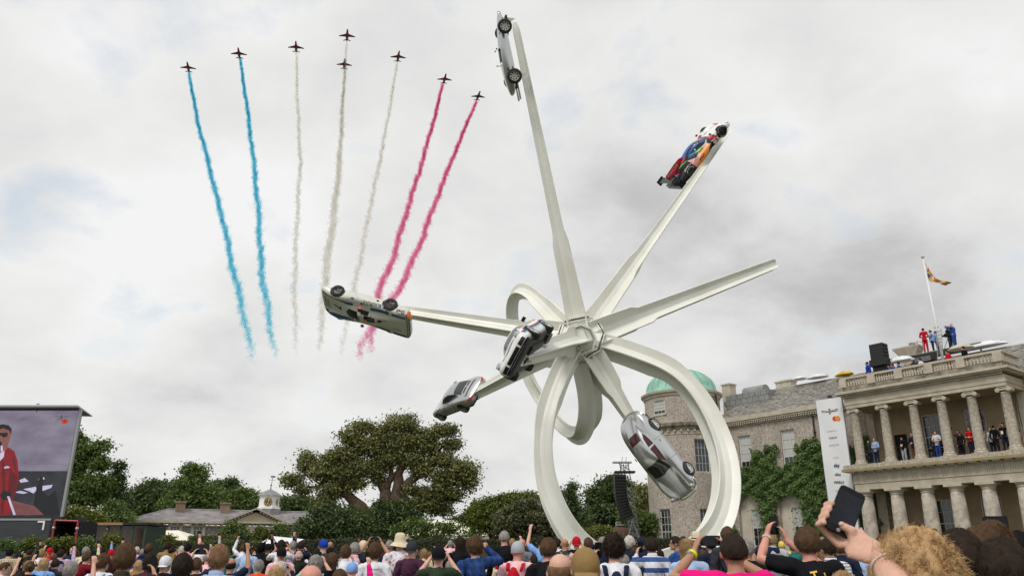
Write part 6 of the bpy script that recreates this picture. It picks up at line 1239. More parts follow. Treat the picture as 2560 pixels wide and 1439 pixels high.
# ---- hair and hats, modelled about the head centre (x side, y forward, z up)
def hair_shell(kind_):
    mb = MB(); n, m = 32, 26; rows = []
    rs = random.Random(len(kind_) * 7 + 3)
    for i in range(m + 1):
        ph = math.pi * i / m; row = []
        for j in range(n):
            a = 2 * math.pi * j / n; d = V3((math.sin(ph) * math.cos(a), math.sin(ph) * math.sin(a), math.cos(ph)))
            q = V3((d.x * .083, d.y * .104, d.z * .124 if d.z > 0 else d.z * .12)); th = {'short': .008, 'crop': .004, 'messy': .014, 'curly': .018, 'long': .013, 'bob': .014, 'fringe': .004, 'tall': .010, 'bun': .010}[kind_]
            th *= 1 + .35 * math.sin(a * 5 + ph * 7) * math.sin(ph * 6 + a) * (1 if kind_ not in ('crop', 'fringe') else .2)
            if kind_ == 'tall': th *= 1 + 2.2 * max(0, d.z) * (1 if d.y > -.5 else .6)
            if kind_ == 'curly' or kind_ == 'messy': th *= 1 + .5 * max(0, d.z)
            front = d.y > .55 + .25 * max(0, -d.z); low = {'crop': -.30, 'short': -.36, 'fringe': -.30, 'tall': -.34, 'messy': -.42, 'curly': -.44, 'bun': -.34}.get(kind_, -.62) + .10 * abs(d.x) if d.y < .15 else -.12
            out = d.z < low or (front and d.z < .55) or (abs(d.x) > .62 and d.z < -.04 and d.y > -.42 and kind_ not in ('long', 'bob'))
            if kind_ == 'fringe' and (d.z > .42 or (d.z > .1 and d.y > .1)): out = True
            if not out: th += rs.uniform(-.0035, .0045) * {'crop': .3, 'fringe': .3, 'messy': 2.0, 'curly': 2.4, 'tall': 1.4}.get(kind_, 1.0) + .004 * math.sin(a * 9 + ph * 11)
            if out: q = q * .78
            else: q = q + d.normalized() * th
            row.append(q + V3((0, .0, 0)))
        rows.append(row)
    mb.grid(rows, closed=True)
    if kind_ in ('long',):
        mb.grid([[V3((w * math.cos(a), -.055 + dy + hy * math.sin(a), z)) for a in [2 * math.pi * j / 14 for j in range(14)]] for z, w, hy, dy in ((.03, .07, .045, -.01), (-.06, .092, .052, -.01), (-.16, .098, .045, -.02), (-.28, .095, .035, -.035), (-.40, .070, .022, -.045), (-.45, .03, .01, -.045))], closed=True, capends=True)
    if kind_ == 'bob': mb.grid([[V3((w * math.cos(a), -.03 + hy * math.sin(a), z)) for a in [2 * math.pi * j / 14 for j in range(14)]] for z, w, hy in ((.04, .085, .07), (-.05, .106, .082), (-.12, .108, .078), (-.19, .085, .055))], closed=True, capends=True)
    if kind_ == 'bun': mb.ball((0, -.12, .05), .045)
    return mb
def strands(kind_, count, seed=1, length=None, wid=.0016, curl=None, R0=None):
    rs = np.random.RandomState(seed); mb = MB(); vs = []; fs = []
    R0 = R0 or {'crop': (.083, .103, .122), 'fringe': (.083, .103, .122), 'messy': (.092, .112, .131), 'curly': (.095, .115, .134)}.get(kind_, (.087, .107, .126)); L = length or {'short': .026, 'crop': .008, 'messy': .036, 'curly': .034, 'long': .10, 'bob': .08, 'fringe': .010, 'tall': .034, 'bun': .03}[kind_]
    cu = curl if curl is not None else {'curly': 1.3, 'messy': .6}.get(kind_, .2); low = {'crop': -.28, 'short': -.34, 'fringe': -.28, 'tall': -.32, 'messy': -.42, 'curly': -.44}.get(kind_, -.5); c = 0; tries = 0
    while c < count and tries < count * 6:
        tries += 1; d = rs.normal(size=3); d /= np.linalg.norm(d)
        if d[2] < low or (d[1] > .5 and d[2] < .5) or (d[1] > .15 and d[2] < -.1) or (abs(d[0]) > .62 and d[2] < -.04 and d[1] > -.42 and kind_ not in ('long', 'bob')): continue
        if kind_ == 'fringe' and (d[2] > .40): continue
        c += 1; th = {'tall': .018 * max(0, d[2])}.get(kind_, 0.0); p = V3((d[0] * (R0[0] + th), d[1] * (R0[1] + th), d[2] * (R0[2] + th)))
        nv = V3(d); crown = V3((.0, -.25, .95)); fl = (nv - crown * .9); fl = (fl - nv * fl.dot(nv)); fl = fl.normalized() if fl.length > 1e-4 else V3((1, 0, 0))
        if kind_ in ('tall', 'short', 'messy') and d[2] > .35: fl = (V3((rs.uniform(-.5, .5), 1, .1)) - nv * .2).normalized()
        dirv = (fl * 1.0 + nv * ({'crop': .3, 'messy': .7, 'curly': .8, 'tall': .6, 'short': .5}.get(kind_, .3) if kind_ not in ('long', 'bob') else .15) + V3(rs.normal(size=3)) * .25 * (1 + cu)).normalized(); sd = dirv.cross(nv).normalized(); seg = 4; l = L * rs.uniform(.6, 1.3); ph = rs.uniform(0, 6.28); o = len(vs)
        for k in range(seg + 1):
            t = k / seg; q = p + dirv * l * t + nv * (-.25 * l * t * t) + sd * math.sin(ph + t * 5) * .010 * cu + nv * math.cos(ph + t * 5) * .008 * cu; w = wid * (1 - .7 * t)
            vs += [q - sd * w, q + sd * w]
        for k in range(seg): fs.append((o + 2 * k, o + 2 * k + 1, o + 2 * k + 3, o + 2 * k + 2))
    return mb.add(vs, fs)
HC = {}
def hair_mesh(kind_, near=False):
    k = (kind_, near)
    if k in HC: return HC[k]
    a = hair_shell(kind_); s = strands(kind_, 5200 if near else 1000, seed=5, wid=.0011 if near else .0026); a.add(s.v, s.f); me = a.mesh('hair', None, True); HC[k] = me; return me
def cap_mesh(kind_):
    if kind_ in HC: return HC[kind_]
    mb = MB(); n = 22
    if kind_ in ('cap', 'capback'):
        s = 1 if kind_ == 'cap' else -1
        mb.grid([[V3((w * math.cos(a), hy * math.sin(a) - .002, z)) for a in [2 * math.pi * j / n for j in range(n)]] for z, w, hy in ((-.012, .088, .108), (.0, .092, .112), (.045, .091, .111), (.085, .079, .098), (.115, .056, .070), (.131, .026, .032), (.134, .002, .002))], closed=True, capends=False)
        mb.grid([[V3((.078 * math.sin(a), s * (.095 + r * math.cos(a) * .075 * (1 if r else 0) - (1 - math.cos(a)) * .05), .004 - r * .018 - .012 * math.sin(a) ** 2)) for a in [-1.2 + 2.4 * j / 10 for j in range(11)]] for r in (0, .5, 1)])
        mb.ball((0, 0, .133), .008)
    elif kind_ in ('bucket', 'panama'):
        br = .165 if kind_ == 'bucket' else .150; mb.grid([[V3((w * math.cos(a), w * 1.15 * math.sin(a), z + (.012 * math.sin(2 * a) if w > .12 else 0))) for a in [2 * math.pi * j / n for j in range(n)]] for z, w in ((-.045 if kind_ == 'bucket' else .0, br), (.0, .118), (.02, .093), (.07, .090), (.125, .078), (.148, .05), (.142, .01))], closed=True)
    elif kind_ == 'beanie': mb.grid([[V3((w * math.cos(a), hy * math.sin(a), z)) for a in [2 * math.pi * j / n for j in range(n)]] for z, w, hy in ((-.035, .086, .106), (-.03, .093, .113), (.04, .093, .112), (.09, .078, .096), (.125, .05, .062), (.142, .005, .005))], closed=True)
    me = mb.mesh('hat', None, True); HC[kind_] = me; return me
def set_mat(o, m):
    if len(o.data.materials) == 0: o.data.materials.append(m)
    o.material_slots[0].link = 'OBJECT'; o.material_slots[0].material = m
def skin(k): 
    c = {'p': (.62, .36, .27), 'm': (.50, .28, .19), 't': (.42, .22, .135), 'd': (.16, .075, .045), 'r': (.60, .28, .21)}[k]; return mat('skin_' + k, c, .55, var=.10, scale=9, spec=.35)
HCOL = dict(dk=(.028, .018, .013), br=(.085, .048, .027), lb=(.19, .11, .060), bl=(.42, .28, .14), gy=(.26, .24, .22), wh=(.50, .47, .42), gi=(.28, .11, .045), bk=(.008, .007, .007), sn=(.30, .19, .09))
def hmat(k): return mat('hair_' + k, HCOL[k], .75, island=.65, var=.65, scale=22, spec=.12)
CCOL = dict(white='d8d8de', black='15151a', navy='1c2438', blue='2a4a88', lblue='7ea6dc', sky='9fb4d4', red='b81826', dred='6e1624', pink='e8b8c0', hot='e01878', green='2c3a2c', dgreen='20261e', olive='3a3628', brown='6b4a34', tan='8f744c', cream='d2c4a6', grey='70747c', dgrey='34363c', purple='46283c', orange='d8502a', teal='206a66', royal='1d3fa0', aqua='70c8d4', lgrey='a8acb2', lilac='b8a8c8', mar='5a1826', yel='d8c060', maroonb='4a2a34')
def cmat(k, pat=None):
    nm = 'cloth_' + k + ('_' + pat if pat else '')
    if nm in MATS: return MATS[nm]
    c = srgb(CCOL[k]); m = mat(nm, c, .9, var=.16, scale=4, bump=1.0, bscale=6, spec=.15)
    if pat:
        t = m.node_tree; b = t.nodes['Principled BSDF']; tc = N(t, 'ShaderNodeTexCoord'); sp = N(t, 'ShaderNodeSeparateXYZ'); t.links.new(tc.outputs['Object'], sp.inputs[0])
        def stripe(sock, fr, duty): return mathn(t, 'LESS_THAN', mathn(t, 'FRACT', mathn(t, 'MULTIPLY', mathn(t, 'ADD', sock, 5.0), fr)), duty)
        c2 = (.02, .035, .10)
        if pat == 'check': f = mathn(t, 'MAXIMUM', stripe(sp.outputs[0], 22, .22), stripe(sp.outputs[2], 22, .22)); c2 = (.22, .17, .12)
        elif pat == 'plaid': f = mathn(t, 'MULTIPLY', mathn(t, 'ADD', stripe(sp.outputs[0], 11, .45), stripe(sp.outputs[2], 11, .45)), .5); f = mathn(t, 'MAXIMUM', f, mathn(t, 'MULTIPLY', stripe(sp.outputs[0], 23, .2), .7))
        elif pat == 'hoops': f = stripe(sp.outputs[2], 7, .45); c2 = (.05, .09, .26)
        elif pat == 'breton': f = stripe(sp.outputs[2], 28, .25); c2 = (.02, .02, .03)
        elif pat == 'floral':
            n = N(t, 'ShaderNodeTexNoise'); n.inputs['Scale'].default_value = 22; t.links.new(tc.outputs['Object'], n.inputs[0]); f = mathn(t, 'GREATER_THAN', n.outputs[0], .56); c2 = (.62, .20, .22)
        mx = N(t, 'ShaderNodeMix', data_type='RGBA'); t.links.new(f, mx.inputs[0]); mx.inputs[6].default_value = (*c, 1); mx.inputs[7].default_value = (*c2, 1); t.links.new(mx.outputs[2], b.inputs['Base Color'])
    return m
M_phone = mat('phone_black', (.006, .006, .008), .35, spec=.2); M_scrn = mat('phone_screen', (.006, .008, .012), .2, spec=.25)
def phone_mesh(w=.148, h=.072, d=.009, name='phone'):
    mb = MB(); r = .012; n = 5; pts = []
    for cx, cy, a0 in ((w / 2 - r, h / 2 - r, 0), (-w / 2 + r, h / 2 - r, 90), (-w / 2 + r, -h / 2 + r, 180), (w / 2 - r, -h / 2 + r, 270)): pts += [(cx + r * math.cos(R_(a0 + 90 * q / n)), cy + r * math.sin(R_(a0 + 90 * q / n))) for q in range(n + 1)]
    k = len(pts); mb.add([(x, -d / 2, z) for x, z in pts] + [(x, d / 2, z) for x, z in pts], [tuple(range(k)), tuple(range(k, 2 * k))[::-1]] + [(i, (i + 1) % k, (i + 1) % k + k, i + k) for i in range(k)])
    return mb.mesh(name, M_phone), MB().box((-w / 2 + .006, -d / 2 - .0008, -h / 2 + .004), (w / 2 - .006, -d / 2 - .0002, h / 2 - .004)).mesh('screen', M_scrn)
PH = phone_mesh(); TAB = phone_mesh(.24, .17, .010)
cm_ = MB().box((-.065, -.03, -.045), (.065, .035, .045)).box((-.03, -.03, .045), (.03, .03, .068)); CAMB = cm_.mesh('camera_body', M_phone); cl_ = MB().tube([(0, .03, 0), (0, .15, 0)], [.038, .042], 14); CAML = cl_.mesh('lens', mat('lens_black', (.02, .02, .02), .3), True)
NPH = [0]
COLL = MB().grid([[V3((w * math.cos(a), -.006 + w * .92 * math.sin(a), z + .012 * math.sin(a) * -1)) for a in [2 * math.pi * j / 20 for j in range(20)]] for z, w in ((1.478, .082), (1.505, .074), (1.535, .070), (1.533, .064), (1.49, .064))], closed=True).mesh('collar', None, True)
def person(label, x, yt, w, pose='down', hair=('short', 'br'), top=('white', 'short'), sk='m', rz=0.0, tilt=8, mir=False, item=None, ilabel=None, hat=None, legs='navy', pack=None, Y=None, pat=None, near=False, at=None, H=None, zoff=0.0, group='spectators looking up on the lawn', glasses=False, irot=0, wk=1.0):
    """x, yt: top of the head in the photograph; w: width of the head there, which gives the distance"""
    if at is None:
        Y = Y or .165 * 2103 / w; p = P(x, yt, Y); g = gz(Y); H = p.z - g; loc = V3((p.x, Y, g))
        if rz == 0 and not POSES[pose].get('item') and w < 60: rz = random.Random(int(x * 7)).uniform(-22, 22)
    else: loc = V3(at); H = H or 1.76
    extra = {'curly': .03, 'tall': .03, 'messy': .02}.get(hair[0] if hair else '', .01)
    s = H / (1.755 + extra); pm = pose_meshes(pose, tilt); o = thing('person', label, 'person', loc, R_(rz) if at is not None else R_(rz) - math.atan2(loc.x, loc.y) * .5, group); sx = -s if mir else s; o.scale = (sx * wk, s * wk, s)
    set_mat(ob('body', pm['body'], o), skin(sk)); set_mat(ob('trousers', pm['trousers'], o), cmat(legs)); set_mat(ob('shoes', pm['shoes'], o), M_iron)
    sh = ob('shirt', pm[top[1]], o); set_mat(sh, cmat(top[0], pat))
    if top[1] == 'long' and top[0] not in ('black', 'red', 'blue'): set_mat(ob('collar', COLL, o), cmat(top[0], pat))
    Rt = Matrix.Rotation(R_(tilt), 4, 'X'); HMx = Matrix.Translation(HEADC) @ Rt
    if hair: hm = ob('hair', hair_mesh(hair[0], near), o); hv = random.Random(int(x * 13 + yt)); hm.matrix_local = HMx @ Matrix.Diagonal((hv.uniform(.98, 1.08), hv.uniform(.98, 1.06), hv.uniform(.96, 1.06), 1)) if at is None else HMx; set_mat(hm, hmat(hair[1]))
    if hat: hm = ob('hat', cap_mesh(hat[0]), o); hm.matrix_local = HMx; set_mat(hm, cmat(hat[1]))
    if hat and hat[0] == 'panama': hb2 = ob('hat_band', MB().lathe([(.0935, .012), (.0925, .042)], 22, M=Matrix.Diagonal((1, 1.15, 1, 1)), caps=False).mesh('hat_band', M_iron), o); hb2.matrix_local = HMx
    if glasses: g_ = MB().tube([(-.082, -.02, .012), (-.080, .085, .014)], .003, 4).tube([(.082, -.02, .012), (.080, .085, .014)], .003, 4).box((-.07, .104, -.008), (-.01, .108, .026)).box((.01, .104, -.008), (.07, .108, .026)); g2 = ob('sunglasses', g_.mesh('sunglasses', M_phone), o); g2.matrix_local = HMx
    if pack:
        b = MB(); b.tube([(0, -.20, .98), (0, -.21, 1.05), (0, -.22, 1.2), (0, -.20, 1.34), (0, -.17, 1.40)], [.12, .145, .15, .135, .08], 14, ry=[.06, .085, .09, .075, .04]); b.tube([(0, -.29, 1.02), (0, -.30, 1.14), (0, -.285, 1.2)], [.08, .10, .07], 10, ry=[.02, .03, .02])
        for q in (-1, 1): b.tube([(q * .09, -.16, 1.38), (q * .105, -.10, 1.475), (q * .11, .02, 1.49), (q * .12, .11, 1.38), (q * .13, .12, 1.2)], [.024] * 5, 8, ry=[.008] * 5)
        po = ob('backpack', b.mesh('backpack', None, True), None); po.parent = o; set_mat(po, cmat(pack)); po['label'] = pack + ' backpack'
    it = POSES[pose].get('item')
    if it and item != 0:
        kd = item or ('phone' if it[1] != 'cam' else 'camera'); pos, ori = it; NPH[0] += 1
        M = Matrix.Translation(o.location) @ Matrix.Rotation(o.rotation_euler.z, 4, 'Z') @ Matrix.Diagonal((sx * wk, s * wk, s, 1)) @ Matrix.Translation(pos)
        q = thing('phone' if kd == 'phone' else ('tablet' if kd == 'tablet' else 'camera'), ilabel or (('black ' + kd) + ' held up by the ' + label.replace('person ', 'person ', 1))[:1000], kd, M.translation, 0, kd + 's held up by spectators')
        q.rotation_euler = (R_(-14 if kd != 'camera' else 14), R_((90 if ori == 'port' and kd != 'camera' else 0) + irot), o.rotation_euler.z); q.scale = (s,) * 3
        if kd == 'camera': ob('camera_body', CAMB, q); ob('lens', CAML, q)
        else:
            a, b = (TAB if kd == 'tablet' else PH); ob('casing', a, q); ob('screen', b, q)
        lb = q['label'].split(); q['label'] = ' '.join(lb[:16])
    return o
HD_ = {'short': 'short {} hair', 'crop': 'cropped {} hair', 'messy': 'tousled {} hair', 'curly': 'curly {} hair', 'long': 'long {} hair', 'bob': '{} bobbed hair', 'fringe': 'bald crown and {} sides', 'tall': 'swept up {} hair', 'bun': '{} hair in a bun'}
HN_ = dict(dk='dark', br='brown', lb='light brown', bl='blond', gy='grey', wh='white', gi='ginger', bk='black', sn='sandy')
TN_ = dict(white='white', black='black', navy='navy', blue='blue', lblue='light blue', sky='pale blue', red='red', dred='dark red', pink='pale pink', hot='bright pink', green='dark green', dgreen='dark green', olive='olive', brown='brown', tan='tan', cream='cream', grey='grey', dgrey='dark grey', purple='plum', orange='orange', teal='teal', royal='royal blue', aqua='aqua', lgrey='light grey', lilac='lilac', mar='maroon', yel='yellow', maroonb='brown red')
PN_ = dict(down='', phone2='holding a phone in both hands', high2='holding a phone high overhead', one='raising a phone in one hand', high1='stretching one phone up high', face='with a camera at the eye', shade='shading the eyes with one hand', tall2='holding a phone upright', clasp='with hands together')
PATN = dict(check='checked', plaid='blue plaid', hoops='blue and white hooped', breton='striped', floral='pink floral')
SEEN = {}
def pp(x, yt, w, pose, hair, top, sk='m', where='', **k):
    hk = tuple(hair.split('-')) if hair else None; tc_, tl = top.split('-'); hat = k.get('hat'); pn = PN_.get(pose, 'holding up a phone'); pt = k.get('pat')
    head = ('a ' + TN_[hat[1]] + ' ' + {'cap': 'cap', 'capback': 'backwards cap', 'bucket': 'sun hat', 'panama': 'straw hat', 'beanie': 'knitted hat'}[hat[0]]) if hat else (HD_[hk[0]].format(HN_[hk[1]]) if hk else 'a fully bald head')
    g = {'short': 'T-shirt', 'long': 'shirt', 'vest': 'gilet'}[tl]; lb = f"person with {head} in {(PATN[pt] if pt else TN_[tc_])} {g}"
    if pn: lb += ' ' + pn
    if k.get('pack'): lb += ', wearing a backpack' if not pn else ''
    if where: lb += ', ' + where
    lb = ' '.join(lb.split()[:16]); SEEN[lb] = SEEN.get(lb, 0) + 1
    it = k.get('item') or ('camera' if pose == 'face' else 'phone')
    il = f"black {it} of the person with {head} in {(PATN[pt] if pt else TN_[tc_])}" + (', ' + where if where else ''); k['ilabel'] = ' '.join(il.split()[:16])
    if k.pop('kid', 0): pass
    return person(lb, x, yt, w, pose, hk, (tc_, tl), sk, **k)
POSES['rphone'] = dict(R=((.42, .06, 1.24), (.25, .26, 1.50), (-.35, .45, .8), (-.8, .2, 0), .7), L=((-.255, -.03, 1.13), (-.23, .12, .93), (0, .4, -1), (1, 0, 0), .5), item=((.20, .34, 1.60), 'port'))
POSES['pinkman'] = dict(L=((-.41, .10, 1.47), (-.235, .32, 1.64), (.35, .25, .9), (.8, .3, -.1), .55), R=((.27, .28, 1.45), (.02, .43, 1.62), (-.3, .1, .9), (-.8, .2, 0), .6), item=((-.105, .46, 1.72), 'land'))
POSES['towerman'] = dict(L=((-.36, .10, 1.52), (-.27, .30, 1.70), (.3, .25, .9), (.8, .3, -.1), .6), R=((.20, .30, 1.42), (-.10, .38, 1.66), (-.2, .2, .9), (-.8, .3, 0), .6), item=((-.19, .42, 1.79), 'port'))
POSES['lphone'] = dict(L=((-.34, .12, 1.26), (-.20, .24, 1.52), (.2, .3, .9), (.8, .3, 0), .7), R=((.255, -.03, 1.13), (.27, .07, .90), (0, .25, -1), (-1, 0, 0), .5), item=((-.14, .30, 1.63), 'port'))
POSES['rightman'] = dict(L=((-.22, .20, 1.38), (-.15, .33, 1.665), (.12, .1, 1), (.8, .3, 0), .6), R=((.20, .25, 1.42), (.035, .36, 1.69), (-.7, .1, .7), (-.4, .3, -.6), .5), item=((-.06, .40, 1.755), 'land'))
POSES['point'] = dict(R=((.22, .12, 1.65), (.18, .18, 1.92), (0, .1, 1), (-.5, .8, 0), .2), L=((-.255, -.03, 1.13), (-.27, .07, .90), (0, .25, -1), (1, 0, 0), .5))
W_ = 'white-'
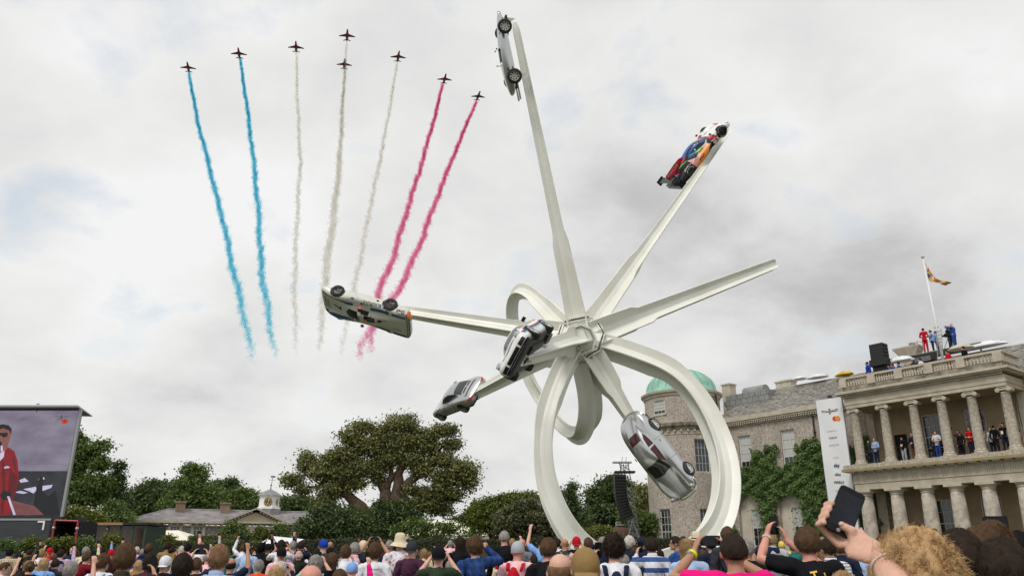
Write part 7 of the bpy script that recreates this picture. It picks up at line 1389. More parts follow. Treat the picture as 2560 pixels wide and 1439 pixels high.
crowd = [
 (26, 1370, 15, 'down', 'short-bk', 'cream-long', 'm', 'far left', dict(pat='check')), (10, 1404, 21, 'down', 'short-br', 'white-short', 'p', 'head turned right at the left edge', dict(rz=-75, tilt=-12)),
 (45, 1382, 12, 'down', None, 'red-short', 'm', 'beside the checked shirt', dict(hat=('cap', 'navy'))), (75, 1372, 13, 'high1', 'crop-dk', 'dgreen-long', 't', 'left of the white shirt', {}), (71, 1401, 17, 'tall2', 'long-sn', 'black-long', 'p', 'front left', {}),
 (105, 1371, 16, 'clasp', 'short-sn', 'white-long', 'p', 'below the dark trailer', {}), (126, 1368, 13, 'one', None, 'red-short', 'p', 'below the red frame', dict(hat=('capback', 'red'), mir=True)), (131, 1380, 13, 'down', 'short-gi', 'pink-short', 'p', '', {}), (141, 1382, 15, 'down', 'short-br', 'black-long', 'p', 'right of the ginger head', {}),
 (153, 1372, 16, 'one', 'short-dk', 'lilac-long', 'p', '', {}), (182, 1366, 13, 'down', None, 'navy-long', 'p', 'left of the green shed', {}), (191, 1373, 14, 'down', 'short-br', 'dgrey-long', 'p', 'under the shed wall', {}), (178, 1402, 31, 'one', 'short-gy', 'white-short', 'p', 'front left with raised forearm', dict(near=True)),
 (155, 1404, 13, 'down', 'crop-dk', 'black-short', 't', 'behind the raised forearm', {}), (90, 1417, 18, 'phone2', 'long-bl', 'lgrey-long', 'p', 'bottom left', {}), (52, 1428, 25, 'down', 'short-dk', 'brown-short', 'm', 'cut by the bottom edge', {}),
 (216, 1365, 15, 'one', 'short-gy', 'cream-long', 'p', '', {}), (218, 1378, 19, 'face', 'short-br', 'dred-short', 'p', 'left of the green shed window', dict(rz=-35)), (257, 1369, 12, 'high1', 'short-dk', 'lblue-long', 't', '', {}), (279, 1372, 15, 'high1', None, 'mar-short', 'm', '', dict(hat=('cap', 'red'), pack='dgrey')),
 (258, 1384, 27, 'down', 'messy-br', 'white-short', 'p', 'left of the olive jacket', dict(pack='sky')), (315, 1361, 42, 'rphone', 'tall-br', 'olive-long', 'p', 'large in the left foreground', dict(near=True)), (369, 1366, 14, 'down', 'crop-bk', 'royal-short', 'd', 'below the cream tent', {}), (374, 1358, 14, 'down', 'messy-br', 'navy-long', 'm', 'behind the royal blue shirt', {}),
 (377, 1384, 27, 'down', 'curly-dk', 'maroonb-long', 't', 'right of the olive jacket', {}), (343, 1366, 12, 'phone2', 'short-wh', 'pink-short', 'p', '', {}), (357, 1372, 12, 'down', 'short-gy', 'blue-long', 'p', '', {}), (251, 1421, 27, 'down', 'short-bl', 'grey-long', 'p', 'child at the bottom edge', dict(near=True)),
 (421, 1353, 14, 'down', 'short-dk', 'tan-long', 'm', '', {}), (414, 1388, 27, 'down', None, 'black-short', 'm', 'front left', dict(hat=('capback', 'white'))), (459, 1384, 42, 'down', 'messy-dk', 'grey-short', 'p', 'large in the left foreground', dict(near=True)), (429, 1366, 14, 'phone2', 'bun-dk', 'white-short', 'm', '', {}),
 (455, 1365, 13, 'down', 'bob-wh', 'orange-long', 'p', '', {}), (471, 1357, 15, 'high1', 'short-bk', 'pink-long', 't', '', {}), (454, 1377, 17, 'down', 'fringe-wh', 'white-long', 'r', '', {}), (504, 1354, 15, 'down', 'crop-gi', 'white-short', 'p', 'above the tablet', {}), (525, 1358, 13, 'high1', None, 'lgrey-long', 'p', '', {}),
 (549, 1361, 41, 'down', 'tall-lb', 'sky-long', 'p', 'large, with a pale collar', dict(near=True)), (492, 1393, 26, 'high2', 'short-br', 'navy-short', 'p', '', dict(item='tablet')), (522, 1376, 21, 'down', 'fringe-gy', 'pink-short', 'r', '', dict(pack='dgrey')), (578, 1392, 26, 'high1', 'fringe-dk', 'navy-short', 't', 'right of the pale collar', dict(near=True)),
 (620, 1358, 17, 'down', 'short-dk', 'sky-long', 't', 'standing tall below the stables', {}), (609, 1359, 13, 'high1', 'short-br', 'white-long', 't', '', dict(mir=True)), (654, 1356, 15, 'high1', 'curly-bk', 'black-long', 'd', 'below the white gazebo', {}), (671, 1358, 15, 'high2', None, 'black-long', 't', 'below the white gazebo', dict(hat=('capback', 'black'))),
 (704, 1349, 16, 'phone2', 'messy-dk', 'white-short', 't', 'under the gazebo', {}), (716, 1352, 11, 'point', 'crop-br', 'navy-long', 'r', 'pointing one finger at the sky', {}), (706, 1367, 21, 'down', None, 'pink-short', 't', 'above the big sideways phone', dict(hat=('capback', 'black'))), (703, 1402, 27, 'phone2', 'short-wh', 'dgreen-long', 't', 'sideways phone in the foreground', dict(near=True, glasses=True)),
 (690, 1416, 35, 'down', 'bob-bl', 'lgrey-short', 'p', 'bottom edge', dict(near=True)), (733, 1352, 14, 'tall2', 'short-gy', 'lilac-short', 'p', '', {}), (753, 1352, 14, 'face', 'short-dk', 'navy-long', 'm', '', {}), (748, 1374, 18, 'down', 'fringe-wh', 'dgreen-long', 'r', '', {}), (790, 1387, 27, 'tall2', 'curly-gy', 'aqua-short', 'p', '', {}),
 (810, 1347, 19, 'down', None, 'dgrey-short', 'p', '', dict(hat=('cap', 'royal'))), (779, 1407, 62, 'down', 'fringe-gy', 'navy-long', 'r', 'big in the bottom foreground', dict(near=True)), (826, 1352, 13, 'down', None, 'black-short', 't', 'right of the royal blue cap', {}), (827, 1367, 18, 'down', None, 'dgrey-long', 'm', 'above the tablet', dict(hat=('cap', 'black'))), (830, 1381, 26, 'down', 'long-br', 'black-long', 'p', 'behind the tablet', {}),
 (850, 1422, 38, 'lphone', 'short-br', 'brown-short', 'p', 'bottom edge', dict(near=True, item='tablet')), (865, 1362, 22, 'face', 'messy-br', 'white-long', 'p', 'left of the pink collar', {}), (888, 1354, 21, 'down', 'short-gy', 'pink-long', 'p', 'in front of the oak trunk', {}), (877, 1364, 13, 'high1', 'short-bk', 'brown-long', 'd', '', {}), (908, 1350, 18, 'down', None, 'green-long', 'p', '', dict(hat=('cap', 'cream'))),
 (881, 1404, 28, 'one', None, 'hot-long', 'p', 'bottom foreground', dict(hat=('cap', 'lblue'))), (938, 1356, 26, 'down', 'messy-br', 'white-short', 'p', 'small print on the back', dict(near=True)), (933, 1360, 21, 'high2', 'short-sn', 'navy-short', 't', 'behind the printed white T-shirt', {}), (973, 1350, 16, 'down', 'short-gy', 'mar-short', 'm', '', {}),
 (1001, 1334, 22, 'down', None, 'white-short', 'm', '', dict(hat=('bucket', 'cream'), pat='floral')), (1029, 1352, 24, 'down', None, 'purple-short', 'p', '', dict(hat=('capback', 'dgrey'), near=True)), (1097, 1364, 31, 'phone2', None, 'green-short', 'p', '', dict(hat=('capback', 'black'), near=True)), (1060, 1372, 15, 'down', 'long-sn', 'cream-long', 'p', 'left of the backwards black cap', {}),
 (1151, 1341, 19, 'down', 'long-dk', 'black-long', 'p', 'left of the plaid shirt', {}), (1126, 1350, 11, 'phone2', 'short-gy', 'pink-short', 'p', 'against the hedge', {}), (1189, 1339, 29, 'shade', 'messy-br', 'blue-long', 'm', '', dict(pat='plaid', near=True)), (1213, 1353, 15, 'down', 'fringe-br', 'olive-long', 't', 'behind the plaid shirt', {}),
 (1261, 1325, 19, 'down', 'crop-gy', 'black-long', 'r', 'tallest head against the dark hedge', {}), (1281, 1345, 13, 'one', 'short-sn', 'brown-long', 'p', '', {}), (1293, 1352, 28, 'down', None, 'pink-short', 'r', '', dict(hat=('cap', 'lgrey'), pack='red', near=True)), (1304, 1345, 17, 'down', None, 'grey-long', 'r', 'pinkish scalp beside the grey cap', {}), (1323, 1360, 14, 'down', 'short-br', 'dgrey-short', 'm', 'against the hedge', {}),
 (1353, 1338, 17, 'high1', 'short-dk', 'lblue-short', 'p', 'left of the ring foot', dict(mir=True)), (1369, 1344, 33, 'down', 'short-br', 'black-short', 'r', 'beside the big bald head', dict(near=True)), (1400, 1378, 63, 'down', 'fringe-lb', 'grey-long', 'p', 'biggest shiny bald head in the centre foreground', dict(near=True)), (1394, 1346, 13, 'down', 'messy-dk', 'white-short', 'p', 'in front of the ring', dict(pack='navy')),
 (1412, 1344, 17, 'down', None, 'dgrey-short', 't', 'in front of the ring', dict(pack='grey')), (1441, 1340, 17, 'phone2', None, 'black-short', 'm', 'in front of the ring', dict(hat=('capback', 'red'))), (1470, 1342, 18, 'down', 'short-br', 'black-long', 'p', 'in front of the ring foot', {}), (1506, 1343, 19, 'shade', 'messy-gy', 'navy-long', 'm', '', dict(mir=True)), (1463, 1368, 66, 'down', None, 'dgreen-long', 'p', 'large in the centre foreground', dict(hat=('capback', 'tan'), near=True)),
 (1534, 1331, 39, 'lphone', 'curly-dk', 'white-short', 'p', 'wearing a dark blue backpack', dict(pack='navy', near=True)), (1571, 1338, 20, 'down', 'short-wh', 'navy-long', 'p', 'under the truss tower', dict(rz=-35, glasses=True)), (1603, 1342, 18, 'phone2', None, 'navy-long', 'm', 'under the truss tower', dict(hat=('cap', 'navy'))), (1581, 1363, 20, 'down', 'long-br', 'brown-long', 'p', 'right of the blue backpack', {}),
 (1628, 1341, 26, 'lphone', 'short-dk', 'white-long', 'p', '', dict(pat='hoops', near=True)), (1692, 1339, 19, 'clasp', 'short-dk', 'blue-short', 'm', 'bearded, face turned left', dict(rz=80, glasses=True, tilt=0)), (1708, 1341, 13, 'down', 'messy-dk', 'dgrey-long', 'm', 'under the turret', {}), (1718, 1346, 30, 'down', 'bob-sn', 'sky-long', 'p', 'left of the straw hat', dict(near=True)),
 (1740, 1330, 18, 'down', None, 'navy-long', 'p', '', dict(hat=('panama', 'cream'))), (1776, 1343, 20, 'down', 'short-bk', 'navy-short', 'm', 'left of the bright pink T-shirt', {}), (1793, 1371, 17, 'down', 'short-bl', 'teal-short', 'p', 'small child beside the bright pink T-shirt', {}), (1818, 1315, 24, 'down', 'short-br', 'dgrey-long', 'm', 'behind the sideways phone', {}),
 (1832, 1329, 59, 'pinkman', 'crop-dk', 'hot-short', 't', 'sideways phone and yellow watch', dict(near=True)), (1864, 1345, 31, 'down', 'short-gy', 'black-long', 't', 'behind the bright pink T-shirt', {}), (1911, 1326, 20, 'down', 'short-br', 'navy-vest', 'm', 'in front of the arched recess', {}), (1927, 1330, 20, 'down', 'short-sn', 'lgrey-long', 'p', 'right of the navy gilet', {}), (1953, 1352, 13, 'down', None, 'yel-short', 'p', 'small child', dict(hat=('cap', 'yel'))),
 (2016, 1315, 48, 'towerman', 'short-br', 'black-short', 'r', 'yellow letters across the back', dict(near=True, glasses=True)), (1983, 1353, 17, 'down', 'short-br', 'teal-long', 'm', 'beside the lettered black shirt', {}), (2069, 1344, 31, 'down', 'short-dk', 'white-long', 'm', 'right of the lettered black shirt', dict(pat='breton', glasses=True, rz=25)), (2097, 1348, 25, 'down', 'short-br', 'navy-long', 'p', 'right of the striped shirt', {}),
 (2055, 1342, 13, 'high1', 'short-sn', 'tan-short', 'p', 'in front of the ivy', {}), (2126, 1362, 22, 'down', 'short-br', 'sky-short', 'm', 'beneath the big hand', {}), (2186, 1356, 17, 'tall2', 'short-br', 'pink-short', 'p', 'below the portico columns', {}), (2207, 1334, 19, 'down', 'curly-br', 'dgrey-long', 'm', 'left of the big curly head', {}), (2106, 1430, 62, 'down', 'messy-sn', 'grey-short', 'p', 'cut by the bottom edge', dict(near=True)),
 (2398, 1327, 104, 'rightman', 'short-dk', 'navy-short', 'p', 'right of the curly blond head', dict(near=True)), (2446, 1318, 84, 'down', 'messy-br', 'dgrey-long', 'm', 'second row at the right', dict(near=True)), (2478, 1302, 66, 'down', 'curly-br', 'white-short', 'm', 'highest head at the right edge', dict(near=True)), (2502, 1342, 108, 'down', 'short-dk', 'blue-long', 'm', 'sunglasses pushed up', dict(near=True)), (2545, 1330, 60, 'tall2', 'short-bk', 'cream-long', 't', 'at the right edge', dict(item='tablet', near=True)),
]
random.seed(4)
fill_h = ['short-br', 'short-dk', 'messy-br', 'crop-dk', 'short-gy', 'long-br', 'short-sn', 'bob-bl', None, 'curly-dk', 'fringe-gy', 'bun-br', 'short-lb', 'messy-gy']; fill_t = ['navy-long', 'white-short', 'dgrey-long', 'lblue-short', 'black-short', 'red-short', 'green-long', 'cream-long', 'purple-short', 'teal-short', 'tan-long', 'grey-short', 'blue-long', 'pink-short', 'orange-short', 'lilac-long']
fi = 0
for x in list(range(6, 1300, 17)):
    fi += 1; px = x + random.uniform(-4, 4); far = fi % 2 == 0; w = random.uniform(10.5, 12.5) if far else random.uniform(14, 22); yt = (1378 if far else 1398) + random.uniform(-4, 6)
    if not far and any(abs(c[0] - px) < 22 and c[2] > 24 for c in crowd): continue
    left = 'below the trailer' if px < 120 else ('below the shed' if px < 330 else ('below the stables' if px < 640 else ('below the big oak' if px < 1180 else 'below the pale shrub')))
    crowd.append((px, yt, w, random.choice(['down', 'down', 'one', 'phone2', 'high1', 'down']), fill_h[(fi * 5) % 14], fill_t[(fi * 7 + fi // 3) % 16], random.choice('pmptm'), ('back row ' if far else 'middle rows ') + left, dict(rz=random.uniform(-20, 20), mir=random.random() < .4)))
for x, yt, w in ((1240, 1372, 15), (1335, 1385, 20), (1430, 1380, 18), (1492, 1372, 17), (1560, 1385, 22), (1650, 1375, 16), (1680, 1388, 18), (1755, 1375, 19), (1850, 1372, 16), (1895, 1365, 16), (1935, 1385, 22), (1960, 1375, 17), (2085, 1372, 16), (2140, 1385, 20), (2165, 1370, 16), (2230, 1365, 16)):
    fi += 1; crowd.append((x, yt, w, random.choice(['down', 'clasp', 'down']), fill_h[(fi * 5) % 14], fill_t[(fi * 7 + 3) % 16], random.choice('pmpt'), 'gap in the rows ' + ('at the ring foot' if x < 1600 else 'below the turret' if x < 1850 else 'below the ivy' if x < 2120 else 'below the portico'), dict(rz=random.uniform(-25, 25))))
PEOPLE = {}
for c in crowd:
    k = dict(c[8]); PEOPLE[(c[0], c[1])] = pp(*c[:7], where=c[7], **k)
# printed shirts, watch and straps
def back_print(o, s, z, w, m, bold=.02, ang=0, x=0, y=0):
    sh = [c for c in o.children if c.name.startswith('shirt')][0]; bm = bmesh.new(); bm.from_mesh(sh.data); bv = BVHTree.FromBMesh(bm); bm.free()
    mb = MB(); put_text(mb, s, Matrix.Translation((x, -1, z)) @ Matrix.Rotation(R_(90), 4, 'X') @ Matrix.Rotation(R_(ang), 4, 'Z'), width=w, bold=bold)
    out = []
    for v in mb.v:
        h, n, i, d = bv.ray_cast(V3(v), V3((0, 1, 0)), 3); out.append((v[0], (h.y if h else -.15) - .006, v[2]))
    mb.v = out; part('lettering', mb, m, o)
back_print(PEOPLE[(938, 1356)], 'cologne racing', 1.40, .165, NV, x=.02)
pn_ = PEOPLE[(2016, 1315)]; YL = mat('print_yellow', (.80, .48, .04), .6)
for ch, x, z, a in (('N', -.085, 1.36, 30), ('T', -.01, 1.405, 10), ('A', .07, 1.40, -8), ('S', .145, 1.365, -25)): back_print(pn_, ch, z, .052, YL, ang=a, x=x, bold=.03)
back_print(pn_, 'oo', 1.345, .07, WH, x=.06, bold=.05)
pk = PEOPLE[(1832, 1329)]; wp = V3((-.235, .32, 1.64)); dw = (wp - V3((-.41, .10, 1.47))).normalized(); wm = MB().tube([wp - dw * .045, wp - dw * .02], .037, 14); ob('watch_strap', wm.mesh('watch_strap', mat('watch_yellow', (.62, .72, .03), .5)), pk)
ob('watch_face', MB().ball(wp - dw * .032 + V3((-.02, -.026, .012)), (.020, .012, .016)).mesh('watch_face', mat('watch_grey', (.25, .27, .25), .3), True), pk)
tw_ = PEOPLE[(2016, 1315)]; wp = V3((-.27, .30, 1.70)); dw = (wp - V3((-.36, .10, 1.52))).normalized(); ob('watch_strap', MB().tube([wp - dw * .035, wp - dw * .015], .036, 14).mesh('watch_strap', CHR), tw_)
# ------------------------------------------------------------------ foreground: curly blond person with a phone
REMN = [('REMESH', dict(mode='VOXEL', voxel_size=.0048, adaptivity=0.0)), ('SMOOTH', dict(factor=.35, iterations=2))]
bY = 2.12; hp_ = P(2288, 1318, bY); s_ = hp_.z / 1.79
fg = thing('person', 'person with curly blond hair holding a black phone, largest in the right foreground', 'person', (hp_.x, bY, 0), 0, 'spectators looking up on the lawn'); fg.scale = (s_,) * 3
inv = lambda v: (V3(v) - fg.location) / s_
Wp = inv(P(2205, 1392, 2.17)); El = inv(P(2270, 1520, 2.0)); Hd = inv(P(2150, 1330, 2.26)); Pc = inv(P(2113, 1278, 2.27))
b = MB(); head_shape(b, R_(14)); chain(b, [(0, -.015, 1.46), (0, .0, 1.52), (0, .012, 1.58)], [.062, .056, .056], 12)
b.tube([(0, 0, .90), (0, .005, 1.12), (0, .005, 1.26), (0, -.005, 1.36), (0, -.01, 1.43), (0, -.01, 1.47)], [.15, .145, .165, .17, .13, .07], 18, ry=[.10, .10, .115, .11, .085, .06])
for sg in (1, -1): chain(b, [(sg * .088, 0, .93), (sg * .095, .01, .5), (sg * .098, -.01, .09)], [.085, .055, .038], 10)
chain(b, [(.178, -.01, 1.42), (.24, 0, 1.27), (.25, 0, 1.13), (.27, .07, .9)], [.056, .045, .040, .027], 10); hand(b, (.27, .07, .9), (0, .25, -1), (-1, 0, 0), .5, -1)
chain(b, [(-.178, -.01, 1.42), (V3((-.178, -.01, 1.42)) + El) / 2, El, El.lerp(Wp, .45), Wp], [.058, .050, .044, .042, .031], 14)
# gripping hand: palm behind the phone's lower right, fingers round the left edge, thumb across the front
ax = (inv(P(2140, 1232, 2.28)) - inv(P(2100, 1335, 2.24))).normalized(); rt = CR - ax * CR.dot(ax); rt.normalize(); bkv = ax.cross(rt).normalized()
if bkv.y < 0: bkv = -bkv
pw_, phh = .073, .148; lo = Pc - ax * phh * .5
palm = Wp.lerp(lo + rt * .02, .75) + bkv * .012
b.grid([[q + (lo - Wp).normalized().cross(bkv).normalized() * (hw * math.cos(a)) + bkv * (ht * math.sin(a)) for a in [k * math.pi / 6 for k in range(12)]] for q, hw, ht in ((Wp, .031, .026), (Wp.lerp(palm, .35), .040, .026), (Wp.lerp(palm, .8), .046, .024), (palm + ax * .015, .044, .020), (palm + ax * .035, .030, .014))], closed=True, capends=True)
L4 = [(-.012, .0), (.012, .004), (.034, .006), (.055, .0)]
for i, (u, e) in enumerate(L4):
    st0 = lo + ax * (u + .0) + rt * .022 + bkv * .030; m1 = lo + ax * (u + .014) - rt * .018 + bkv * .030; m2 = lo + ax * (u + .018) - rt * (pw_ / 2 + .014) + bkv * .012; tip = lo + ax * (u + .018) - rt * (pw_ / 2 + .004) - bkv * .010
    chain(b, [palm + rt * (.01 - .008 * i) + ax * (.005 + .006 * i), st0, m1, m2, tip], [.0125, .0120, .0110, .0105, .0088], 10)
t0 = Wp.lerp(lo, .45) + rt * .028; t1 = lo + rt * .044 + ax * .0 - bkv * .006; t2 = lo + rt * .030 + ax * .020 - bkv * .018; t3 = lo + rt * .006 + ax * .020 - bkv * .015
chain(b, [t0, t1, t2, t3], [.019, .0155, .0140, .0112], 12)
bo_ = evalmesh(b.mesh('body', None, True), REMN); set_mat(ob('body', bo_, fg), mat('skin_near', (.64, .37, .27), .5, var=.10, scale=22, bump=.25, bscale=160, spec=.4))
nl = MB(); nl.ball(t3 - bkv * .0085 - rt * .006, (.0085, .004, .0062), n=12, m=8); ob('nail', nl.mesh('nail', mat('nail_pink', (.72, .46, .38), .3), True), fg)
pm = pose_meshes('down', 12); set_mat(ob('trousers', pm['trousers'], fg), cmat('navy')); set_mat(ob('shoes', pm['shoes'], fg), M_iron)
c = MB(); c.tube([(0, 0, .84), (0, 0, .92), (0, .005, 1.14), (0, .005, 1.28), (0, -.006, 1.37), (0, -.012, 1.435), (0, -.012, 1.475)], [.178, .178, .166, .184, .188, .150, .088], 20, ry=[.128, .128, .116, .132, .126, .10, .075])
for sg in (1, -1): c.tube([(sg * .14, -.01, 1.40), (sg * .19, -.01, 1.36), (sg * .235, 0, 1.26)], [.06, .075, .07], 12)
set_mat(ob('shirt', evalmesh(c.mesh('shirt', None, True), REM), fg), cmat('dgrey'))
HMx = Matrix.Translation(HEADC) @ Matrix.Rotation(R_(14), 4, 'X'); hs = hair_shell('curly'); h1 = strands('curly', 9000, seed=77, length=.030, wid=.0009, curl=1.5, R0=(.090, .110, .129)); h2 = strands('curly', 3500, seed=78, length=.042, wid=.0019, curl=1.8, R0=(.091, .111, .130)); h3 = strands('curly', 900, seed=79, length=.050, wid=.0007, curl=2.4, R0=(.09, .11, .13)); h1.add(h3.v, h3.f); hs.add(h1.v, h1.f); hs.add(h2.v, h2.f)
hm = ob('hair', hs.mesh('hair', None, True), fg); hm.matrix_local = HMx; set_mat(hm, mat('hair_curly_blond', (.46, .29, .14), .6, island=.55, var=.55, scale=18, spec=.2))
gl = ob('sunglasses', MB().tube([(-.086, -.10, .0), (-.084, .0, .012), (-.078, .09, .014)], .0028, 6).tube([(.086, -.10, .0), (.084, .0, .012), (.078, .09, .014)], .0028, 6).box((-.07, .108, -.008), (-.01, .112, .026)).box((.01, .108, -.008), (.07, .112, .026)).mesh('sunglasses', M_phone), fg); gl.matrix_local = HMx
br_ = MB(); wd = (Wp - El).normalized(); w0 = Wp - wd * .035; xx = wd.orthogonal().normalized(); yy = wd.cross(xx)
for i in range(34): a = i * 2 * math.pi / 34; br_.ball(w0 + (xx * math.cos(a) + yy * math.sin(a)) * .038 + wd * .012 * math.sin(a), .0034, n=6, m=4)
ob('bracelet', br_.mesh('bracelet', mat('bead_cream', (.7, .64, .55), .4), True), fg)
fp = thing('phone', 'large black phone gripped by the hand in the right foreground', 'phone', fg.location + Pc * s_); Mq = Matrix((ax, bkv, ax.cross(bkv) * 1)).transposed().to_4x4()
Mq = Matrix((ax, bkv, -rt if (ax.cross(bkv)).dot(rt) < 0 else rt)).transposed().to_4x4(); Mq.translation = fp.location; fp.matrix_world = Mq @ Matrix.Scale(s_, 4)
ob('casing', PH[0], fp); ob('screen', MB().box((-.056, -.0053, -.032), (.056, -.0047, .032)).mesh('screen', mat('dim_screen', (.008, .010, .016), .12, var=.6, scale=14, spec=.3)), fp); ob('home_button', MB().lathe([(.0055, 0), (.0055, .0012)], 16, M=T(-.0645, -.0045, 0) @ Matrix.Rotation(R_(90), 4, 'X')).mesh('home_button', M_lead), fp)
# ------------------------------------------------------------------ people on the balcony and roof
FC = math.degrees(math.atan2(.78, -.62))
def bal_(x, y, pose, hair, top, label, sk='m', dr=0, legs='navy', H=1.74, z=7.68, **k):
    return person(label, 0, 0, 0, pose, tuple(hair.split('-')) if hair else None, tuple(top.split('-')), sk, at=hp(x, y, z), H=H, rz=FC + dr, legs=legs, tilt=k.pop('tilt', 4), group=k.pop('group', 'guests watching from the balcony'), **k)
bal_(1.55, .55, 'clasp', 'short-sn', 'sky-long', 'person in pale blue shirt and dark shorts leaning on the balcony, first bay', 'p', -10)
bal_(3.35, .6, 'clasp', 'bob-dk', 'black-long', 'person in black jacket and patterned skirt with a white badge, second bay', 'p', legs='lgrey', H=1.62)
bal_(3.95, .75, 'clasp', 'short-gy', 'navy-long', 'person in navy blazer and brown trousers beside the black jacket', 'r', legs='brown', H=1.80)
bal_(5.5, .6, 'clasp', 'short-br', 'white-short', 'person in white polo shirt and jeans on the balcony', 'p', legs='blue'); bal_(6.0, .9, 'face', 'bun-dk', 'black-short', 'person in dark T-shirt and jeans taking a picture beside the white polo', 'm', legs='blue', H=1.68, ilabel='small camera held by the person in dark T-shirt on the balcony')
bal_(6.85, .8, 'down', 'bob-br', 'black-long', 'person all in black, left of the red polo shirt', 'm', H=1.5, legs='black'); bal_(7.15, 1.4, 'down', 'long-br', 'black-short', 'person with long brown hair in black behind the red polo shirt', 'm', H=1.66, legs='black')
bal_(7.5, .6, 'clasp', 'short-dk', 'red-short', 'person in red polo shirt and dark shorts on the balcony', 'm', legs='navy'); bal_(7.85, 1.1, 'down', 'short-br', 'white-short', 'person in white half hidden behind the fifth upper column', 'p', H=1.7)
bal_(8.75, .9, 'down', 'crop-bk', 'black-long', 'person in black suit with the back turned on the balcony', 'm', dr=180, legs='black', H=1.72); bal_(9.35, .65, 'phone2', 'short-bk', 'black-short', 'person in black T-shirt with a white badge raising both arms', 't', dr=25, legs='navy', ilabel='phone raised by the person in black T-shirt on the balcony')
bal_(9.75, 1.2, 'down', 'short-dk', 'dgrey-short', 'person half hidden behind the last upper column', 'm', H=1.72)
bal_(.95, .9, 'down', 'short-br', 'dgrey-long', 'person half hidden behind the first upper column in dark grey', 'm', H=1.70); bal_(5.05, 1.3, 'down', 'short-dk', 'navy-long', 'person in navy standing inside the balcony near the tall window', 'm', H=1.72); bal_(6.6, 1.2, 'one', 'short-bk', 'dgrey-short', 'person in dark grey raising a phone behind the group in black', 't', H=1.72, ilabel='phone raised behind the group in black on the balcony'); bal_(8.4, 1.3, 'down', 'bob-bl', 'white-long', 'fair haired person in white beside the black suit on the balcony', 'p', H=1.64)
for x, z in ((9.36, 8.85), (3.36, 8.72)):
    o = ob('name_badge', MB().box((-.06, -.005, -.09), (.06, .005, .09)).mesh('name_badge', MATS['white_paint'])); o.matrix_world = Matrix.Translation(hp(x - .02, .44, z)) @ Matrix.Rotation(math.atan2(-HD.y, -HD.x), 4, 'Z'); tag(o, 'white badge hanging on the chest of the person ' + ('raising both arms' if x > 5 else 'in patterned skirt'), 'badge')
def hpx(px, py, y):
    """house coordinates of a pixel on the vertical plane y"""
    r = ray(px, py); o = V3((0, 0, CAMH)); t = (HP0 - HN * y - o).dot(HN) / r.dot(HN); q = o + r * t - HP0; return V3((q.dot(-HD), y, q.z))
dk_ = thing('roof_deck', 'flat grey working deck on the ridge behind the balustrade', 'platform', hp(0, 0, 0), math.atan2(-HD.y, -HD.x)); ft_ = hpx(2316, 882, 5.6); zd = ft_.z
part('deck', MB().box((2.4, 5.3, zd - .07), (7.4, 7.2, zd - .01)), M_lead, dk_)
for x in (2.6, 5.0, 7.2): part('leg', MB().box((x, 5.4, 14.6), (x + .1, 5.5, zd - .07)), M_lead, dk_)
GR = 'people working on the roof'
def roofp(px, py, y, pose, hair, top, label, sk='m', dr=0, H=1.76, **k):
    q = hpx(px, py, y); return person(label, 0, 0, 0, pose, tuple(hair.split('-')) if hair else None, tuple(top.split('-')), sk, at=hp(*q), H=H, rz=k.pop('rz', 0) + dr, group=GR, tilt=k.pop('tilt', 0), **k)
roofp(2317, 882, 5.6, 'clasp', 'short-br', 'red-long', 'person in bright red overalls standing on the house roof', 'p', -35, 1.82, legs='red'); roofp(2336, 884, 5.9, 'face', 'short-dk', 'lblue-short', 'camera operator in blue shirt on the roof beside the ladder', 'p', 60, 1.72, ilabel='big shoulder camera pointed at the person in red overalls')
roofp(2348, 884, 6.4, 'clasp', 'short-br', 'lblue-short', 'person in blue shirt behind the roof ladder', 'p', 40, 1.66); roofp(2390, 872, 5.6, 'phone2', None, 'blue-long', 'person in blue overalls bending to a tripod camera on the roof', 'p', 30, 1.84, legs='blue', item=0); roofp(2379, 873, 6.4, 'down', 'short-dk', 'navy-short', 'person half hidden behind the blue overalls', 'p', 200, 1.66)
def roofq(px, pyt, y, pose, hair, top, label, **k):
    q = hpx(px, pyt, y); q.z -= 1.72 if True else 0; return person(label, 0, 0, 0, pose, tuple(hair.split('-')) if hair else None, tuple(top.split('-')), k.pop('sk', 'p'), at=hp(*q), H=1.74, rz=k.pop('rz', 40), group=GR, tilt=10, **k)
roofq(2368, 876, 1.0, 'down', 'short-br', 'red-long', 'person in red behind the roof balustrade'); roofq(2408, 866, 1.3, 'shade', 'short-bk', 'black-long', 'person in black lifting one arm behind the balustrade near the corner'); roofq(2300, 895, 1.2, 'down', 'short-dk', 'white-short', 'person in white peering over the balustrade by the loudspeaker wedge')
roofq(2246, 905, 1.3, 'down', 'short-dk', 'blue-short', 'person in blue just above the balustrade, right of the loudspeaker stack'); roofq(2231, 909, 1.5, 'face', 'short-br', 'blue-long', 'person in blue aiming a camera behind the balustrade', ilabel='camera of the person in blue behind the balustrade'); roofq(2168, 905, 1.5, 'down', None, 'royal-long', 'person in royal blue left of the loudspeaker stack', hat=('cap', 'black'))
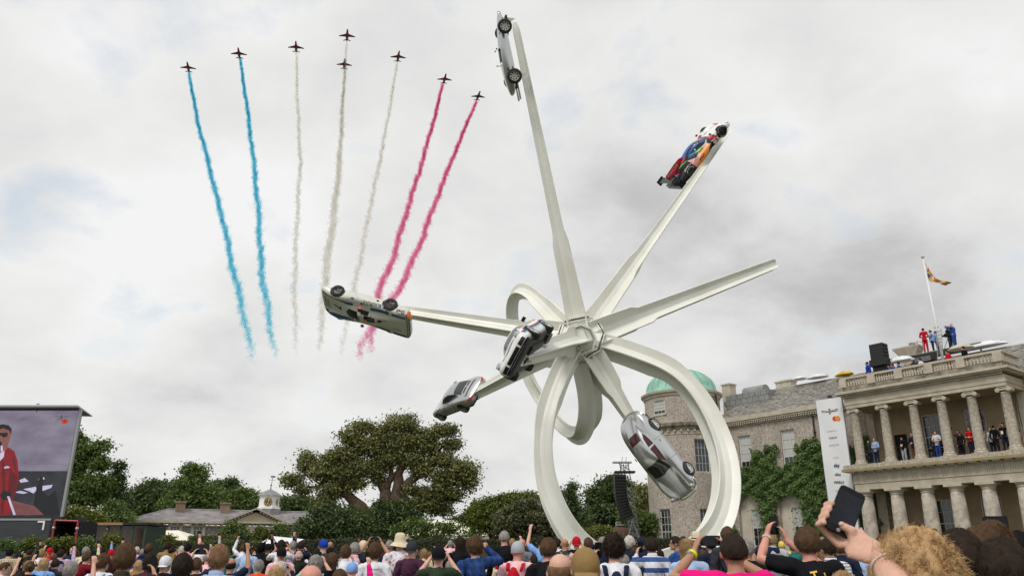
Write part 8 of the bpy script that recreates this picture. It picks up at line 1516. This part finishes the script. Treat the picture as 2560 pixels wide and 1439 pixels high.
# roof equipment
def hthing(name, label, cat, q): return thing(name, label, cat, hp(*q), math.atan2(-HD.y, -HD.x))
q = hpx(2208, 920, 3.2); sp = hthing('loudspeaker_stack', 'tall black stack of concert loudspeakers on the roof', 'loudspeaker', q)
for i in range(7): part('cabinet', MB().box((-.62, -.35 - (0.06 * (6 - i) if i < 2 else 0), .1 + i * .235), (.35 + (.25 if i < 2 else 0), .4, .1 + i * .235 + .225)), spk, sp); part('grille_edge', MB().box((.35, -.3, .14 + i * .235), (.42 + (.2 if i < 2 else 0), .3, .1 + i * .235 + .16)), spk, sp)
part('strut', MB().tube([(-.7, 0, -.4), (-.5, .1, .9)], .025, 5).tube([(.9, 0, -.3), (.4, .1, .8)], .025, 5), M_iron, sp); part('base', MB().box((-.6, -.3, -1.8), (.6, .3, .1)), M_iron, sp)
q = hpx(2308, 905, 2.2); sp = hthing('loudspeaker_wedge', 'low black sloping loudspeaker wedge at the feet of the red overalls', 'loudspeaker', q); part('cabinet', MB().add([(-.9, -.3, -.3), (.8, -.3, .0), (.8, -.3, .45), (-.3, -.3, .35), (-.9, .3, -.3), (.8, .3, .0), (.8, .3, .45), (-.3, .3, .35)], [(0, 1, 2, 3), (7, 6, 5, 4), (0, 4, 5, 1), (1, 5, 6, 2), (2, 6, 7, 3), (3, 7, 4, 0)]), spk, sp); part('base', MB().box((-.6, -.25, -1.6), (.6, .25, -.1)), M_iron, sp)
for i in range(3): part('grille_slot', MB().box((-.4, -.32, .0 + i * .11), (.65, -.3, .05 + i * .11)), M_lead, sp)
q = hpx(2275, 893, 6.5); o = hthing('chimney_stack', 'wide flared stone chimney on the roof left of the red overalls', 'chimney', q); part('stack', MB().grid([[(sx * w, sy * w * .6, z) for sx, sy in ((-1, -1), (1, -1), (1, 1), (-1, 1))] for z, w in ((-2.2, .6), (.1, .6), (.62, .95), (.72, .95))], closed=True, capends=True), M_stone, o); part('pot', MB().lathe([(.25, .7), (.22, 1.0)], 10, c=(.3, 0, 0)), M_lich, o)
# flagpole and flag
a, b_, f0 = hpx(2352, 870, 5.0), hpx(2307, 645, 5.0), 0; fpole = hthing('flagpole', 'tall white flagpole rising from the house roof', 'flagpole', a); top_ = b_ - a; part('pole', MB().tube([(0, 0, -1.2), top_ * .3, top_], [.10, .075, .035], 8), MATS['white_paint'], fpole, smooth=True); part('finial', MB().lathe([(.03, 0), (.13, .03), (.10, .08), (.0, .1)], 10, c=top_), M_lead, fpole); part('cleat', MB().box((-.2, -.05, 1.45), (.08, .05, 1.52)), M_lead, fpole)
def flagm():
    m = bpy.data.materials.new('flag_cloth'); m.use_nodes = True; t = m.node_tree; b = t.nodes['Principled BSDF']; b.inputs['Roughness'].default_value = .8; tc = N(t, 'ShaderNodeTexCoord'); v = N(t, 'ShaderNodeTexVoronoi'); v.inputs['Scale'].default_value = 3.2; t.links.new(tc.outputs['Object'], v.inputs[0]); sp = N(t, 'ShaderNodeSeparateColor'); t.links.new(v.outputs['Color'], sp.inputs[0])
    n = t.nodes.new('ShaderNodeValToRGB'); n.color_ramp.interpolation = 'CONSTANT'; t.links.new(sp.outputs[0], n.inputs[0]); e = n.color_ramp.elements
    for p_, c in ((.3, (.50, .06, .05)), (.52, (.62, .40, .08)), (.72, (.07, .09, .30)), (.86, (.6, .5, .45))): x = e.new(p_); x.color = (*c, 1)
    e[0].color = (.60, .33, .05, 1); e[-1].color = (.48, .07, .06, 1); t.links.new(n.outputs[0], b.inputs['Base Color']); return m
fm = []
for px, py in ((2309, 652), (2312, 690)): fm.append(hpx(px, py, 5.0) - a)
top_edge = [hpx(x, y, 5.0) - a for x, y in ((2311, 655), (2322, 670), (2332, 688), (2345, 699), (2360, 702), (2377, 706))]; bot_edge = [hpx(x, y, 5.0) - a for x, y in ((2319, 692), (2325, 704), (2335, 705), (2348, 708), (2360, 713), (2377, 709))]
te, be = spline(top_edge, 24), spline(bot_edge, 24); flag = hthing('flag', 'red, gold and blue heraldic flag streaming from the roof flagpole', 'flag', a)
rows = [[p.lerp(q2, k / 8) + V3((0, .10 * math.sin(i * .8 + k * .5) * min(1, i / 5), 0)) for k in range(9)] for i, (p, q2) in enumerate(zip(te, be))]; part('cloth', MB().grid(rows), flagm(), flag, smooth=True)
# ladder, tripod camera, handrail, sheets
q = hpx(2352, 885, 4.6); ld = hthing('ladder', 'aluminium ladder standing against the flagpole on the roof', 'ladder', q)
l1, l2, l3, l4 = [hpx(x, y, 4.6) - q for x, y in ((2342, 888), (2341, 826), (2356, 888), (2352, 822))]; part('side_rail', MB().tube([l1 - V3((0, 0, .5)), l2], .03, 5), MATS['alloy'], ld); part('side_rail', MB().tube([l3 - V3((0, 0, .5)), l4], .03, 5), MATS['alloy'], ld)
for i in range(7): part('rung', MB().tube([l1.lerp(l2, (i + .5) / 7), l3.lerp(l4, (i + .5) / 7)], .02, 4), MATS['alloy'], ld)
q = hpx(2373, 875, 5.3); tp = hthing('tripod_camera', 'black camera on a tripod in front of the blue overalls', 'camera', q); hh = hpx(2370, 838, 5.3) - q
for dx, dy in ((-.32, -.2), (.32, -.2), (0, .35)): part('leg', MB().tube([(dx, dy, -.1), hh - V3((0, 0, .12))], .018, 5), M_iron, tp)
part('camera_body', MB().box((hh.x - .22, -.12, hh.z - .1), (hh.x + .14, .12, hh.z + .12)), M_phone, tp); part('lens', MB().tube([(hh.x - .2, 0, hh.z), (hh.x - .42, 0, hh.z + .02)], .07, 10), M_phone, tp)
q = hpx(2295, 870, 3.0); hr = hthing('handrail', 'thin grey scaffold handrail beside the red overalls', 'railing', q); pts = [hpx(x, y, 3.0) - q for x, y in ((2262, 912), (2292, 853), (2308, 856), (2310, 876), (2297, 873), (2292, 853))]; m_ = MB()
for a1, a2 in zip(pts, pts[1:]): m_.tube([a1, a2], .02, 5)
part('rail', m_, M_lead, hr); part('post', MB().tube([pts[0], pts[0] - V3((0, 0, 1.2))], .02, 5), M_lead, hr)
M_sheet = mat('plastic_sheet', (.74, .74, .74), .4, var=.12, scale=5, bump=.8, bscale=5)
def lump(label, px, py, y, rx, rz_, name='sheet_bundle', m=None, seed=0):
    q = hpx(px, py, y); o = hthing(name, label, 'tarpaulin', q); rs2 = random.Random(seed); mb = MB(); rows = []
    for i in range(7):
        ph = math.pi * .5 * i / 6; rows.append([(rx * math.cos(ph) * math.cos(a) * (1 + .15 * rs2.uniform(-1, 1)), .5 * math.cos(ph) * math.sin(a), rz_ * math.sin(ph) * (1 + .3 * rs2.uniform(-1, 1))) for a in [2 * math.pi * j / 14 for j in range(14)]])
    mb.grid(rows, closed=True, capends=True); part('bundle', mb, m or M_sheet, o)
lump('crumpled white plastic sheet on the far left of the house roof', 2000, 948, 5.4, .6, .22, seed=1); lump('long white sheet bundle in the middle of the house roof', 2045, 944, 5.4, .9, .25, seed=2); lump('white sheet bundle left of the loudspeaker stack', 2110, 938, 5.0, .7, .25, seed=3)
lump('yellow machine cover poking from the white sheet on the roof', 2112, 937, 4.9, .7, .25, name='cover', m=mat('cover_yellow', (.6, .42, .04), .6), seed=4); lump('beige and white sandbags behind the balustrade left of the wedge', 2255, 903, 2.4, .8, .3, name='sandbags', seed=5); lump('folded beige sheet over the crouching person near the corner', 2402, 872, 3.2, .8, .25, m=mat('beige_sheet', (.55, .47, .36), .7), seed=6); lump('white sheets on the ridge right of the blue overalls', 2465, 866, 5.5, 1.4, .3, seed=7); lump('small white sheet beside the turret dome', 1898, 975, 5.2, .7, .25, seed=8)
dup_ = {k: v for k, v in SEEN.items() if v > 1}
if dup_: print('DUPLABELS', dup_)
